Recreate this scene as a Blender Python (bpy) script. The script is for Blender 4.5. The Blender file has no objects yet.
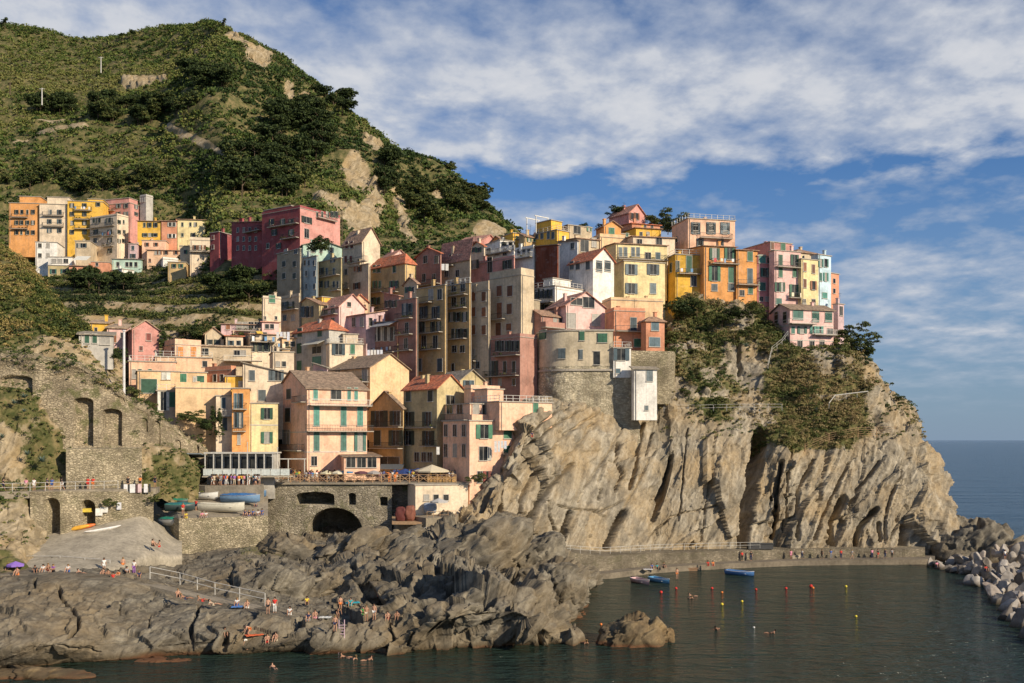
import bpy, math, random
import numpy as np
from mathutils import Vector, Matrix
random.seed(7); rng = np.random.default_rng(11)
F = 1000.0; CH = 22.0; HY = 440.0; CXP = 512.0
R = math.radians
scene = bpy.context.scene
col = scene.collection

def P(px, py, D): return Vector(((px-CXP)/F*D, D, CH+(HY-py)/F*D))
def DZ(py, z): return (CH-z)*F/(py-HY)            # distance of a point at height z seen at row py (below horizon)

# ------------------------------------------------------------ materials
MATS = {}
def nt(name):
    m = bpy.data.materials.new(name); m.use_nodes = True
    n = m.node_tree.nodes; l = m.node_tree.links
    return m, n, l, n['Principled BSDF']
def ramp(n, l, fac, stops):
    r = n.new('ShaderNodeValToRGB'); e = r.color_ramp.elements
    e[0].position, e[0].color = stops[0][0], (*stops[0][1], 1)
    e[1].position, e[1].color = stops[-1][0], (*stops[-1][1], 1)
    for p, c in stops[1:-1]:
        x = e.new(p); x.color = (*c, 1)
    l.new(fac, r.inputs[0]); return r.outputs[0]
def noise_tex(n, l, scale, detail=4, rough=.55, vec=None, dist=0):
    t = n.new('ShaderNodeTexNoise'); t.inputs['Scale'].default_value = scale
    t.inputs['Detail'].default_value = detail; t.inputs['Roughness'].default_value = rough
    t.inputs['Distortion'].default_value = dist
    if vec is not None: l.new(vec, t.inputs['Vector'])
    return t.outputs[0]
def wpos(n): return n.new('ShaderNodeNewGeometry').outputs['Position']
def mapped(n, l, vec, scale=(1,1,1), rot=(0,0,0), loc=(0,0,0)):
    m = n.new('ShaderNodeMapping'); m.inputs['Scale'].default_value = scale
    m.inputs['Rotation'].default_value = rot; m.inputs['Location'].default_value = loc
    l.new(vec, m.inputs['Vector']); return m.outputs[0]
def mix(n, l, fac, a, b, mode='MIX'):
    m = n.new('ShaderNodeMix'); m.data_type = 'RGBA'; m.blend_type = mode
    for s, v in ((m.inputs[0], fac), (m.inputs[6], a), (m.inputs[7], b)):
        if isinstance(v, bpy.types.NodeSocket): l.new(v, s)
        elif isinstance(v, (int, float)): s.default_value = v
        else: s.default_value = (*v, 1)
    return m.outputs[2]
def bump(n, l, h, strength, dist, bs):
    b = n.new('ShaderNodeBump'); b.inputs['Strength'].default_value = strength; b.inputs['Distance'].default_value = dist
    l.new(h, b.inputs['Height']); l.new(b.outputs[0], bs.inputs['Normal']); return b
def mathn(n, l, op, a, b=None, c=None):
    m = n.new('ShaderNodeMath'); m.operation = op
    for i, v in enumerate((a, b, c)):
        if v is None: continue
        if isinstance(v, bpy.types.NodeSocket): l.new(v, m.inputs[i])
        else: m.inputs[i].default_value = v
    return m.outputs[0]

def plaster(c):
    key = ('pl', c)
    if key in MATS: return MATS[key]
    m, n, l, bs = nt('plaster'); w = wpos(n)
    big = noise_tex(n, l, .35, 5, .6, w); fine = noise_tex(n, l, 2.5, 6, .65, w)
    streak = noise_tex(n, l, 1.0, 5, .6, mapped(n, l, w, (2.2, 2.2, .16)))
    d = tuple(x*.62 for x in c); li = tuple(min(1, x*1.12+.02) for x in c)
    gr = (c[0]*.6+.07, c[1]*.6+.065, c[2]*.6+.055)
    a = ramp(n, l, big, [(.3, d), (.5, c), (.72, li)])
    f2 = ramp(n, l, streak, [(.48, (0,0,0)), (.72, (1,1,1))])
    a = mix(n, l, mathn(n, l, 'MULTIPLY', f2, .72), a, gr)
    pt = noise_tex(n, l, .55, 4, .5, mapped(n, l, w, (1,1,1.6), (0,0,0), (31,7,3)))
    a = mix(n, l, ramp(n, l, pt, [(.60, (0,0,0)), (.63, (.38,.38,.38))]), a, tuple(x*.72+.13 for x in c))
    a = mix(n, l, ramp(n, l, pt, [(.35, (.35,.35,.35)), (.39, (0,0,0))]), a, tuple(x*.55+.03 for x in c))
    f3 = ramp(n, l, fine, [(.3, (.78,.78,.78)), (.6, (1,1,1))])
    a = mix(n, l, 1.0, a, f3, 'MULTIPLY')
    l.new(a, bs.inputs['Base Color']); bs.inputs['Roughness'].default_value = .9
    bs.inputs['Specular IOR Level'].default_value = .2
    bump(n, l, fine, .3, .05, bs); MATS[key] = m; return m
def simple(c, rough=.6, metal=0, spec=.4, var=.25, scale=3):
    key = ('s', c, rough, metal, var, scale)
    if key in MATS: return MATS[key]
    m, n, l, bs = nt('paint'); w = wpos(n)
    f = noise_tex(n, l, scale, 4, .6, w)
    a = ramp(n, l, f, [(.3, tuple(x*(1-var) for x in c)), (.7, tuple(min(1, x*(1+var*.5)) for x in c))])
    l.new(a, bs.inputs['Base Color']); bs.inputs['Roughness'].default_value = rough
    bs.inputs['Metallic'].default_value = metal; bs.inputs['Specular IOR Level'].default_value = spec
    MATS[key] = m; return m
def slatted(c):
    key = ('sl', c)
    if key in MATS: return MATS[key]
    m, n, l, bs = nt('shutter_paint'); w = wpos(n)
    wv = n.new('ShaderNodeTexWave'); wv.bands_direction = 'Z'; wv.inputs['Scale'].default_value = 3.2
    wv.inputs['Distortion'].default_value = 0; l.new(w, wv.inputs['Vector'])
    f = noise_tex(n, l, 1.5, 3, .6, w)
    a = ramp(n, l, f, [(.3, tuple(x*.7 for x in c)), (.7, tuple(x*1.25+.01 for x in c))])
    l.new(a, bs.inputs['Base Color']); bs.inputs['Roughness'].default_value = .55
    bump(n, l, wv.outputs[1], .5, .03, bs); MATS[key] = m; return m
def glass():
    if 'glass' in MATS: return MATS['glass']
    m, n, l, bs = nt('window_glass')
    l.new(ramp(n, l, noise_tex(n, l, .6, 2, .5, wpos(n)), [(.4, (.012,.013,.014)), (.62, (.05,.05,.045))]), bs.inputs['Base Color'])
    bs.inputs['Roughness'].default_value = .25; bs.inputs['Specular IOR Level'].default_value = .35
    MATS['glass'] = m; return m
def tiles(c, moss=(.2,.16,.11)):
    key = ('t', c)
    if key in MATS: return MATS[key]
    m, n, l, bs = nt('roof_tiles'); w = wpos(n)
    v = n.new('ShaderNodeTexVoronoi'); v.inputs['Scale'].default_value = 2.6; l.new(mapped(n, l, w, (1,1,1.6)), v.inputs['Vector'])
    f = noise_tex(n, l, .8, 5, .65, w)
    s = n.new('ShaderNodeSeparateColor'); l.new(v.outputs['Color'], s.inputs[0])
    a = ramp(n, l, s.outputs[0], [(.0, tuple(x*.6 for x in c)), (.5, c), (1, tuple(min(1, x*1.35) for x in c))])
    a = mix(n, l, ramp(n, l, f, [(.45, (0,0,0)), (.75, (.7,.7,.7))]), a, moss)
    l.new(a, bs.inputs['Base Color']); bs.inputs['Roughness'].default_value = .85
    bump(n, l, v.outputs['Distance'], .6, .08, bs); MATS[key] = m; return m
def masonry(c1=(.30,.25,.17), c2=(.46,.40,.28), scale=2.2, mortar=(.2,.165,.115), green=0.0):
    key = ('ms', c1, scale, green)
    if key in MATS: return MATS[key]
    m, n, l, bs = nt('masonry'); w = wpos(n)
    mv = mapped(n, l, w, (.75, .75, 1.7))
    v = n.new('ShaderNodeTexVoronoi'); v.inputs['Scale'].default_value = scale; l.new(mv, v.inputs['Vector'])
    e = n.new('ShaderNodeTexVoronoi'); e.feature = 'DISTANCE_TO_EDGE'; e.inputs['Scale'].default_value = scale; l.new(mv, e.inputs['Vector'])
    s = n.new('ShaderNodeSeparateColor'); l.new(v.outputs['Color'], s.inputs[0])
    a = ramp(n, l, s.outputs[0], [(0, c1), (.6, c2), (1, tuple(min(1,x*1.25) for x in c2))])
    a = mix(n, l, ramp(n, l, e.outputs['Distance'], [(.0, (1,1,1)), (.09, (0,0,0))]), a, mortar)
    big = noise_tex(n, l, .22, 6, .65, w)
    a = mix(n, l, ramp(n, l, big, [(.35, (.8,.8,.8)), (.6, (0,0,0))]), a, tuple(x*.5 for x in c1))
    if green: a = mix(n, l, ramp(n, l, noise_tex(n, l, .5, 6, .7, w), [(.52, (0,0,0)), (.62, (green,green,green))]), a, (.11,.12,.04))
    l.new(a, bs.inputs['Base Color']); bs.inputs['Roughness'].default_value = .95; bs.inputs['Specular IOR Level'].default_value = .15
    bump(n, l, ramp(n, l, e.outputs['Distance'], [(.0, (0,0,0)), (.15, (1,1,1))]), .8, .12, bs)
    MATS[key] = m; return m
def rockmat(name, dark, mid, light, strata=(0, R(55), 0), stain=True, veg=False, ochre=(.40,.27,.12)):
    m, n, l, bs = nt(name); w = wpos(n)
    warp = n.new('ShaderNodeVectorMath'); warp.operation = 'ADD'
    t = n.new('ShaderNodeTexNoise'); t.inputs['Scale'].default_value = .12; t.inputs['Detail'].default_value = 3; l.new(w, t.inputs['Vector'])
    sc = n.new('ShaderNodeVectorMath'); sc.operation = 'SCALE'; sc.inputs[3].default_value = 5; l.new(t.outputs['Color'], sc.inputs[0])
    l.new(w, warp.inputs[0]); l.new(sc.outputs[0], warp.inputs[1])
    st = noise_tex(n, l, .9, 8, .7, mapped(n, l, mapped(n, l, warp.outputs[0], (1,1,1), strata), (.13, .5, 1.25)))
    big = noise_tex(n, l, .13, 6, .6, w); fine = noise_tex(n, l, 1.6, 9, .72, w)
    a = ramp(n, l, st, [(.28, dark), (.46, mid), (.62, light), (.78, tuple(min(1,x*1.15) for x in light))])
    a = mix(n, l, ramp(n, l, big, [(.42, (0,0,0)), (.68, (.6,.6,.6))]), a, ochre)
    dk = noise_tex(n, l, .35, 7, .68, mapped(n, l, mapped(n, l, w, (1,1,1), strata), (.25, 1, .9)))
    a = mix(n, l, ramp(n, l, dk, [(.50, (0,0,0)), (.66, (.75,.75,.75))]), a, tuple(x*.62 for x in mid))
    a = mix(n, l, 1, a, ramp(n, l, fine, [(.25, (.5,.5,.5)), (.52, (1,1,1)), (.75, (1.0,1.0,1.0))]), 'MULTIPLY')
    if veg:
        at = n.new('ShaderNodeAttribute'); at.attribute_name = 'veg'
        fv = mathn(n, l, 'ADD', at.outputs['Fac'], mathn(n, l, 'MULTIPLY_ADD', fine, .9, -.45))
        fv = ramp(n, l, fv, [(.42, (0,0,0)), (.58, (1,1,1))])
        g = ramp(n, l, noise_tex(n, l, .5, 7, .7, w), [(.3, (.04,.055,.015)), (.5, (.11,.105,.04)), (.62, (.22,.17,.08)), (.75, (.10,.12,.035))])
        a = mix(n, l, fv, a, g)
    if stain:
        sp = n.new('ShaderNodeSeparateXYZ'); l.new(w, sp.inputs[0])
        z = mathn(n, l, 'ADD', sp.outputs[2], mathn(n, l, 'MULTIPLY_ADD', big, 2.2, -1.1))
        a = mix(n, l, ramp(n, l, mathn(n, l, 'MULTIPLY', z, .5), [(.12, (.9,.9,.9)), (.42, (0,0,0))]), a, (.10,.072,.04))
        a = mix(n, l, ramp(n, l, mathn(n, l, 'MULTIPLY', z, .5), [(.0, (.9,.9,.9)), (.16, (0,0,0))]), a, (.15,.07,.035))
    l.new(a, bs.inputs['Base Color']); bs.inputs['Roughness'].default_value = .92; bs.inputs['Specular IOR Level'].default_value = .2
    h = mix(n, l, .5, st, fine)
    b = bump(n, l, h, .8, .3, bs)
    return m
def leafmat(name, stops, rough=.7):
    m, n, l, bs = nt(name)
    at = n.new('ShaderNodeAttribute'); at.attribute_name = 'tint'
    a = ramp(n, l, at.outputs['Fac'], stops)
    a = mix(n, l, .35, a, ramp(n, l, noise_tex(n, l, .25, 4, .6, wpos(n)), [(.3, (.6,.6,.55)), (.7, (1,1,1))]), 'MULTIPLY')
    l.new(a, bs.inputs['Base Color']); bs.inputs['Roughness'].default_value = rough; bs.inputs['Specular IOR Level'].default_value = .25
    return m

# ------------------------------------------------------------ mesh helpers
def tag(o, label=None, cat=None, group=None, kind=None):
    if label: o['label'] = label
    if cat: o['category'] = cat
    if group: o['group'] = group
    if kind: o['kind'] = kind
    return o
def empty(name, loc, rz=0, label=None, cat=None, group=None):
    o = bpy.data.objects.new(name, None); o.empty_display_size = .3
    o.location = loc; o.rotation_euler = (0, 0, rz); col.objects.link(o)
    return tag(o, label, cat, group)
class MB:
    def __init__(s): s.v = []; s.f = []; s.mi = []; s.smooth = False
    def poly(s, pts, mi=0):
        b = len(s.v); s.v += [tuple(p) for p in pts]; s.f.append(tuple(range(b, b+len(pts)))); s.mi.append(mi)
    def box(s, x0, x1, y0, y1, z0, z1, mi=0, M=None):
        b = len(s.v)
        vs = [(x0,y0,z0),(x1,y0,z0),(x1,y1,z0),(x0,y1,z0),(x0,y0,z1),(x1,y0,z1),(x1,y1,z1),(x0,y1,z1)]
        if M is not None: vs = [tuple(M @ Vector(v)) for v in vs]
        s.v += vs
        for f in ((3,2,1,0),(4,5,6,7),(0,1,5,4),(1,2,6,5),(2,3,7,6),(3,0,4,7)):
            s.f.append(tuple(b+i for i in f)); s.mi.append(mi)
    def prism(s, poly, z0, z1, mi=0):                # poly: xy list counter-clockwise
        b = len(s.v); n = len(poly)
        s.v += [(p[0], p[1], z0) for p in poly] + [(p[0], p[1], (p[2] if len(p) > 2 else z1)) for p in poly]
        s.f.append(tuple(b+i for i in reversed(range(n)))); s.mi.append(mi)
        s.f.append(tuple(b+n+i for i in range(n))); s.mi.append(mi)
        for i in range(n):
            j = (i+1) % n; s.f.append((b+i, b+j, b+n+j, b+n+i)); s.mi.append(mi)
    def slab(s, quad, t, mi=0):                      # quad of 3D points, thickened downwards by t
        q = [Vector(p) for p in quad]; lo = [p-Vector((0,0,t)) for p in q]; n = len(q)
        s.poly(q, mi); s.poly(list(reversed(lo)), mi)
        for i in range(n):
            j = (i+1) % n; s.poly([lo[i], lo[j], q[j], q[i]], mi)
    def tube(s, pts, rad, n=6, mi=0, cap=True):
        pts = [Vector(p) for p in pts]; rings = []
        rads = rad if isinstance(rad, (list, tuple)) else [rad]*len(pts)
        for i, p in enumerate(pts):
            d = (pts[min(i+1, len(pts)-1)]-pts[max(i-1, 0)]).normalized()
            a = d.cross(Vector((0,0,1)));
            if a.length < 1e-3: a = d.cross(Vector((1,0,0)))
            a.normalize(); c = a.cross(d)
            b = len(s.v)
            for k in range(n):
                t = 2*math.pi*k/n; s.v.append(tuple(p+(a*math.cos(t)+c*math.sin(t))*rads[i]))
            rings.append(b)
        for i in range(len(rings)-1):
            for k in range(n):
                k2 = (k+1) % n; s.f.append((rings[i]+k, rings[i+1]+k, rings[i+1]+k2, rings[i]+k2)); s.mi.append(mi)
        if cap:
            s.f.append(tuple(rings[0]+k for k in range(n))); s.mi.append(mi)
            s.f.append(tuple(rings[-1]+k for k in reversed(range(n)))); s.mi.append(mi)
    def build(s, name, mats, parent=None, smooth=False):
        me = bpy.data.meshes.new(name); me.from_pydata(s.v, [], s.f); me.update()
        if not isinstance(mats, (list, tuple)): mats = [mats]
        for m in mats: me.materials.append(m)
        if len(mats) > 1:
            me.polygons.foreach_set('material_index', s.mi)
        if smooth: me.polygons.foreach_set('use_smooth', [True]*len(s.f))
        o = bpy.data.objects.new(name, me); col.objects.link(o)
        if parent: o.parent = parent
        return o
def npmesh(name, V, Fq, mat, parent=None, attrs=None, smooth=False, link=True):
    me = bpy.data.meshes.new(name); V = np.asarray(V, np.float32); Fq = np.asarray(Fq, np.int32)
    nf, k = Fq.shape
    me.vertices.add(len(V)); me.vertices.foreach_set('co', V.ravel())
    me.loops.add(nf*k); me.loops.foreach_set('vertex_index', Fq.ravel())
    me.polygons.add(nf); me.polygons.foreach_set('loop_start', np.arange(0, nf*k, k, dtype=np.int32))
    me.polygons.foreach_set('loop_total', np.full(nf, k, np.int32))
    if smooth: me.polygons.foreach_set('use_smooth', np.ones(nf, bool))
    me.update(calc_edges=True)
    for an, av in (attrs or {}).items():
        a = me.attributes.new(an, 'FLOAT', 'POINT'); a.data.foreach_set('value', np.asarray(av, np.float32))
    me.materials.append(mat)
    o = bpy.data.objects.new(name, me)
    if link: col.objects.link(o)
    if parent: o.parent = parent
    return o
def copy_tree(o, parent=None):
    c = o.copy(); col.objects.link(c)
    if parent: c.parent = parent
    for ch in list(o.children): copy_tree(ch, c)
    return c

# ------------------------------------------------------------ numpy noise
_perm = rng.random((64,64,64)).astype(np.float32)
def vnoise(p):
    p = np.asarray(p); i = np.floor(p).astype(int); f = p-i; f = f*f*f*(f*(f*6-15)+10)
    i0 = i & 63; i1 = (i+1) & 63
    x0,y0,z0 = i0[...,0],i0[...,1],i0[...,2]; x1,y1,z1 = i1[...,0],i1[...,1],i1[...,2]
    fx,fy,fz = f[...,0],f[...,1],f[...,2]
    a = _perm[x0,y0,z0]*(1-fx)+_perm[x1,y0,z0]*fx; b = _perm[x0,y1,z0]*(1-fx)+_perm[x1,y1,z0]*fx
    c = _perm[x0,y0,z1]*(1-fx)+_perm[x1,y0,z1]*fx; d = _perm[x0,y1,z1]*(1-fx)+_perm[x1,y1,z1]*fx
    return (a*(1-fy)+b*fy)*(1-fz)+(c*(1-fy)+d*fy)*fz
def fbm(p, o=5, g=.5):
    s = 0; a = 1; t = 0; p = np.asarray(p, float)
    for k in range(o):
        s = s+a*(vnoise(p+17.3*k)*2-1); t += a; a *= g; p = p*2.03
    return s/t
def ridged(p, o=5):
    s = 0; a = 1; t = 0
    for k in range(o):
        s = s+a*(1-np.abs(vnoise(p+9.1*k)*2-1)*2); t += a; a *= .5; p = p*2.07
    return s/t
def crom(P4, t):
    p0,p1,p2,p3 = P4; return .5*((2*p1)+(-p0+p2)*t+(2*p0-5*p1+4*p2-p3)*t*t+(-p0+3*p1-3*p2+p3)*t**3)
def resample(A, n):                                   # along axis 0
    m = len(A); out = []
    for u in np.linspace(0, m-1-1e-6, n):
        i = int(u); t = u-i
        out.append(crom((A[max(i-1,0)], A[i], A[i+1], A[min(i+2,m-1)]), t) if m > 2 else A[i]*(1-t)+A[i+1]*t)
    return np.array(out)
def project(V): return CXP+V[...,0]/V[...,1]*F, HY-(V[...,2]-CH)/V[...,1]*F
def strata(V, ang, w, warp=.6, power=1.0):            # plates of rock leaning in the picture plane by ang
    c, s = math.cos(ang), math.sin(ang)
    u = V[...,0]*s-V[...,2]*c+V[...,1]*.35
    u = u/w+fbm(V*.06, 3)*2*warp+fbm(V*.25, 3)*.35
    k = np.floor(u); f = u-k
    h = np.sin(k*12.9898)*43758.5453; h = h-np.floor(h)
    return (f**power)*(.4+.6*h)
def facets(V, ang, sc, slope=.5, off=.5, seed=0):
    """fractured rock: every cell of a stretched, jittered lattice gets its own plane"""
    c, s_ = math.cos(ang), math.sin(ang); sh = V.shape[:-1]; P_ = V.reshape(-1, 3)
    P_ = P_+np.stack([fbm(P_*(1.6/sc[0])+seed+k*7, 3) for k in range(3)], 1)*sc[2]*.5
    q = np.stack([(P_[:,0]*c+P_[:,2]*s_)/sc[0], P_[:,1]/sc[1], (-P_[:,0]*s_+P_[:,2]*c)/sc[2]], 1)+seed*3.1+100
    i = np.floor(q).astype(int); best = np.full(len(q), 1e9); out = np.zeros(len(q)); G = _perm
    for dx in (-1,0,1):
        for dy in (-1,0,1):
            for dz in (-1,0,1):
                j = i+[dx,dy,dz]; a, b, e = j[:,0]&63, j[:,1]&63, j[:,2]&63
                r1, r2, r3 = G[a,b,e], G[b,e,a], G[e,a,b]
                d = q-(j+np.stack([r1,r2,r3],1)*.9+.05); L_ = (d*d).sum(1); m = L_ < best
                g1, g2, g3 = G[(a+7)&63,b,e]-.5, G[a,(b+7)&63,e]-.5, G[a,b,(e+7)&63]-.5
                val = (d[:,0]*g1*sc[0]+d[:,1]*g2*sc[1]+d[:,2]*(g3*1.2+.35)*sc[2])*slope*2+(r1-.5)*off*sc[2]
                out = np.where(m, val, out); best = np.where(m, L_, best)
    return out.reshape(sh)
def polydist(x, y, pts):
    d = np.full(x.shape, 1e9)
    for (x0,y0), (x1,y1) in zip(pts[:-1], pts[1:]):
        dx, dy = x1-x0, y1-y0; L = dx*dx+dy*dy+1e-9
        t = np.clip(((x-x0)*dx+(y-y0)*dy)/L, 0, 1)
        d = np.minimum(d, np.hypot(x-x0-t*dx, y-y0-t*dy))
    return d
def archmask(x, y, a):
    x0, x1, yt, yb = a[:4]; r = (x1-x0)/2; cx = (x0+x1)/2
    rise = a[5] if len(a) > 5 else r
    top = yt+rise-rise*np.sqrt(np.clip(1-((x-cx)/r)**2, 0, 1))
    return (x > x0) & (x < x1) & (y > top) & (y < yb)
def sheet(name, cols, nu, nv, mat, disp=None, vegf=None, cracks=(), arches=(), smooth=True, wobble=0, **t):
    A = np.array([[tuple(P(*c)) for c in cc] for cc in cols])
    A = resample(A, nu); A = np.swapaxes(resample(np.swapaxes(A, 0, 1), nv), 0, 1)
    du = np.gradient(A, axis=0); dv = np.gradient(A, axis=1); N = np.cross(du, dv)
    N /= np.linalg.norm(N, axis=-1, keepdims=True)+1e-9
    if N[nu//2, nv//2, 1] > 0: N = -N; flip = True
    else: flip = False
    x, y = project(A); V = A.copy()
    if disp is not None: V = V+N*disp(A, x, y)[..., None]
    x0, y0 = x, y
    if wobble: x = x+fbm(A*.3, 4)*wobble; y = y+fbm(A*.3+40, 4)*wobble
    for pts, wd, dep in cracks:
        d = polydist(x, y, pts); V = V-N*(dep*np.clip(1-d/(wd*1.25), 0, 1)**.7)[..., None]
    for a in arches:
        m = archmask(x0, y0, a); V[m] += np.array([0, a[4], 0])
    veg = vegf(A, x, y, N) if vegf is not None else np.zeros((nu, nv))
    idx = np.arange(nu*nv).reshape(nu, nv)
    q = [idx[:-1,:-1], idx[1:,:-1], idx[1:,1:], idx[:-1,1:]]
    if flip: q = q[::-1]
    Fq = np.stack(q, -1).reshape(-1, 4)
    o = npmesh(name, V.reshape(-1,3), Fq, mat, attrs={'veg': veg.ravel()}, smooth=smooth)
    tag(o, **t)
    px, py = project(V)
    return dict(o=o, V=V, px=px, py=py, veg=veg, N=N)
def pick(sh, px, py):
    d = np.hypot(sh['px']-px, sh['py']-py); near = d < max(1.2, d.min()+.3)
    i = np.where(near, sh['V'][...,1], 1e9).argmin()
    return Vector(sh['V'].reshape(-1,3)[i])

# ------------------------------------------------------------ foliage
def quads(C, size, tint, up=.0):
    n = len(C); a = rng.normal(size=(n,3)); a /= np.linalg.norm(a, axis=1, keepdims=True)
    b = rng.normal(size=(n,3)); b -= a*(a*b).sum(1, keepdims=True); b /= np.linalg.norm(b, axis=1, keepdims=True)
    s = (size*(.6+.8*rng.random(n)))[:, None] if not np.isscalar(size) else size*(.6+.8*rng.random((n,1)))
    V = np.stack([C-a*s, C-b*s*.6, C+a*s, C+b*s*.6], 1).reshape(-1,3)
    return V, np.arange(4*n).reshape(n,4), np.repeat(tint, 4)
def clumps(pts, rad, nleaf, leaf, tint, flat=.7):
    n = len(pts); rad = np.broadcast_to(rad, (n,)); d = rng.normal(size=(n,nleaf,3)); d /= np.linalg.norm(d, axis=2, keepdims=True)
    r = (.55+.5*rng.random((n,nleaf,1)))*rad[:,None,None]; d[...,2] = np.abs(d[...,2])*1.1-.25
    C = pts[:,None,:]+d*r*np.array([1,1,flat])
    tt = np.clip(np.repeat(tint[:,None], nleaf, 1)+.16*rng.normal(size=(n,nleaf)), 0, 1)
    return quads(C.reshape(-1,3), np.repeat(leaf*rad/rad.mean(), nleaf) if not np.isscalar(leaf) else leaf, tt.ravel())
GREEN = leafmat('foliage', [(0, (.018,.028,.010)), (.35, (.045,.068,.018)), (.65, (.095,.115,.028)), (1, (.17,.16,.05))])
DARKG = leafmat('dark_foliage', [(0, (.014,.026,.009)), (.5, (.038,.06,.016)), (1, (.085,.11,.03))])
DRY = leafmat('dry_foliage', [(0, (.05,.075,.02)), (.35, (.11,.14,.035)), (.65, (.21,.20,.07)), (1, (.34,.25,.12))])
BARK = simple((.12,.085,.055), .9, scale=8)
def crown_mesh(name, rx, rz, n, nleaf, leaf, mat, cz, lobes=5, shape='round'):
    cs = []
    lob = rng.normal(size=(lobes,3))*np.array([rx*.45, rx*.45, rz*.35])
    for k in range(n):
        q = lob[rng.integers(lobes)]; d = rng.normal(size=3); d /= np.linalg.norm(d)
        cs.append(q+d*np.array([rx, rx, rz])*.62*(.55+.45*rng.random()))
    cs = np.array(cs)
    if shape == 'cone': k = np.clip(1-(cs[:,2]+rz)/(2*rz), .12, 1)[:,None]; cs[:,:2] *= k*1.3
    cs[:,2] += cz
    V, Q, T = clumps(cs, rx*.28*np.ones(n), nleaf, leaf, np.clip(rng.random(n)*.7+.15, 0, 1))
    return npmesh(name, V, Q, mat, attrs={'tint': T})
def make_tree(name, h, rx, rz, mat, label, cat, group, n=60, nleaf=22, leaf=.28, trunk=.2, shape='round', pine=False):
    root = empty(name, (0,0,0), 0, label, cat, group)
    c = crown_mesh('crown', rx, rz, n, nleaf, leaf, mat, h-rz*.8, shape=shape); c.parent = root
    m = MB(); m.tube([(0,0,-1),(.05*h*.3,0,h*.4),(0,.02*h,h*.8)], [trunk, trunk*.7, trunk*.3], 7)
    for k in range(4):
        a = k*1.7; m.tube([(0,0,h*.35+.08*k*h),(math.cos(a)*rx*.6, math.sin(a)*rx*.6, h*.6+.06*k*h)], [trunk*.5, trunk*.15], 5)
    m.build('trunk', BARK, root, True)
    return root
_protos = {}
def plant(key, builder, loc, s=1, label=None, group=None, sz=None):
    if key not in _protos: _protos[key] = builder(); o = _protos[key]
    else: o = copy_tree(_protos[key])
    o.location = loc; o.rotation_euler = (0, 0, random.random()*6.28); o.scale = (s, s, sz or s*(.85+.3*random.random()))
    if label: o['label'] = label
    if group: o['group'] = group
    elif 'group' in o: del o['group']
    return o
# ============================================================ SETTING
ROCK = rockmat('cliff_rock', (.122,.103,.078), (.262,.226,.168), (.43,.378,.288), (0, R(60), 0), veg=True)
SHORE = rockmat('shore_rock', (.072,.062,.047), (.148,.130,.100), (.265,.235,.178), (0, R(40), 0), ochre=(.24,.175,.095), veg=True)
SEAROCK = rockmat('sea_rock', (.09,.07,.045), (.17,.13,.08), (.27,.21,.12), (0, R(40), 0), ochre=(.22,.13,.05))
BOULDER = rockmat('breakwater_rock', (.22,.2,.18), (.42,.4,.37), (.6,.57,.53), (0, R(20), 0), stain=False, ochre=(.42,.34,.25))
HILL = rockmat('hill_ground', (.16,.13,.08), (.30,.24,.15), (.46,.38,.26), (0, R(60), 0), stain=False, veg=True)
WALLM = masonry((.29,.235,.155), (.46,.38,.255), 2.8, green=.7)
WALLM2 = masonry((.31,.26,.17), (.52,.44,.30), 3.2, mortar=(.25,.21,.14), green=.25)
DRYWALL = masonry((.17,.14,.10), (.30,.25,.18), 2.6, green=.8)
def concrete(c=(.30,.26,.20)):
    m, n, l, bs = nt('concrete'); w = wpos(n)
    a = ramp(n, l, noise_tex(n, l, .35, 7, .65, w), [(.3, tuple(x*.6 for x in c)), (.55, c), (.75, tuple(x*1.25 for x in c))])
    a = mix(n, l, 1, a, ramp(n, l, noise_tex(n, l, 2.2, 8, .7, w), [(.3, (.6,.6,.6)), (.6, (1,1,1))]), 'MULTIPLY')
    l.new(a, bs.inputs['Base Color']); bs.inputs['Roughness'].default_value = .9
    bump(n, l, noise_tex(n, l, 2, 8, .7, w), .5, .15, bs); return m
PAVE = concrete((.33,.28,.205)); RAMPM = concrete((.44,.385,.29)); CONC = concrete((.36,.30,.21)); CONCL = concrete((.50,.44,.33))

# water: one sheet out to the horizon
def watermat():
    m, n, l, bs = nt('sea_water'); w = wpos(n)
    sp = n.new('ShaderNodeSeparateXYZ'); l.new(w, sp.inputs[0])
    # the shallow cove is green-brown, the open sea beyond the point deep blue
    far = mathn(n, l, 'MULTIPLY_ADD', sp.outputs[1], 1/90, -180/90); far = mathn(n, l, 'MAXIMUM', mathn(n, l, 'MINIMUM', far, 1), 0)
    l.new(mix(n, l, far, (.020,.036,.026), (.006,.040,.085)), bs.inputs['Base Color'])
    bs.inputs['Roughness'].default_value = .13; bs.inputs['IOR'].default_value = 1.33
    a = noise_tex(n, l, .9, 4, .6, mapped(n, l, w, (.55, 1.3, 1), (0,0,R(18)))); b = noise_tex(n, l, .16, 5, .6, mapped(n, l, w, (.6, 1.6, 1)))
    c_ = noise_tex(n, l, .03, 5, .6, mapped(n, l, w, (.6, 1.6, 1)))
    h = mathn(n, l, 'MULTIPLY_ADD', b, 3.0, mathn(n, l, 'MULTIPLY', a, 1.5)); h = mathn(n, l, 'MULTIPLY_ADD', mathn(n, l, 'MULTIPLY', c_, far), 14, h)
    bump(n, l, h, 1.0, .75, bs); return m
WATER = watermat()
me = bpy.data.meshes.new('water')
V = [(-3000,-200,0),(6000,-200,0),(6000,400,0),(-3000,400,0),(60000,60000,0),(-60000,60000,0)]
me.from_pydata([(-3000,-200,0),(9000,-200,0),(9000,600,0),(-3000,600,0),(90000,90000,0),(-90000,90000,0)], [], [(0,1,2,3),(3,2,4,5)])
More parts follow.
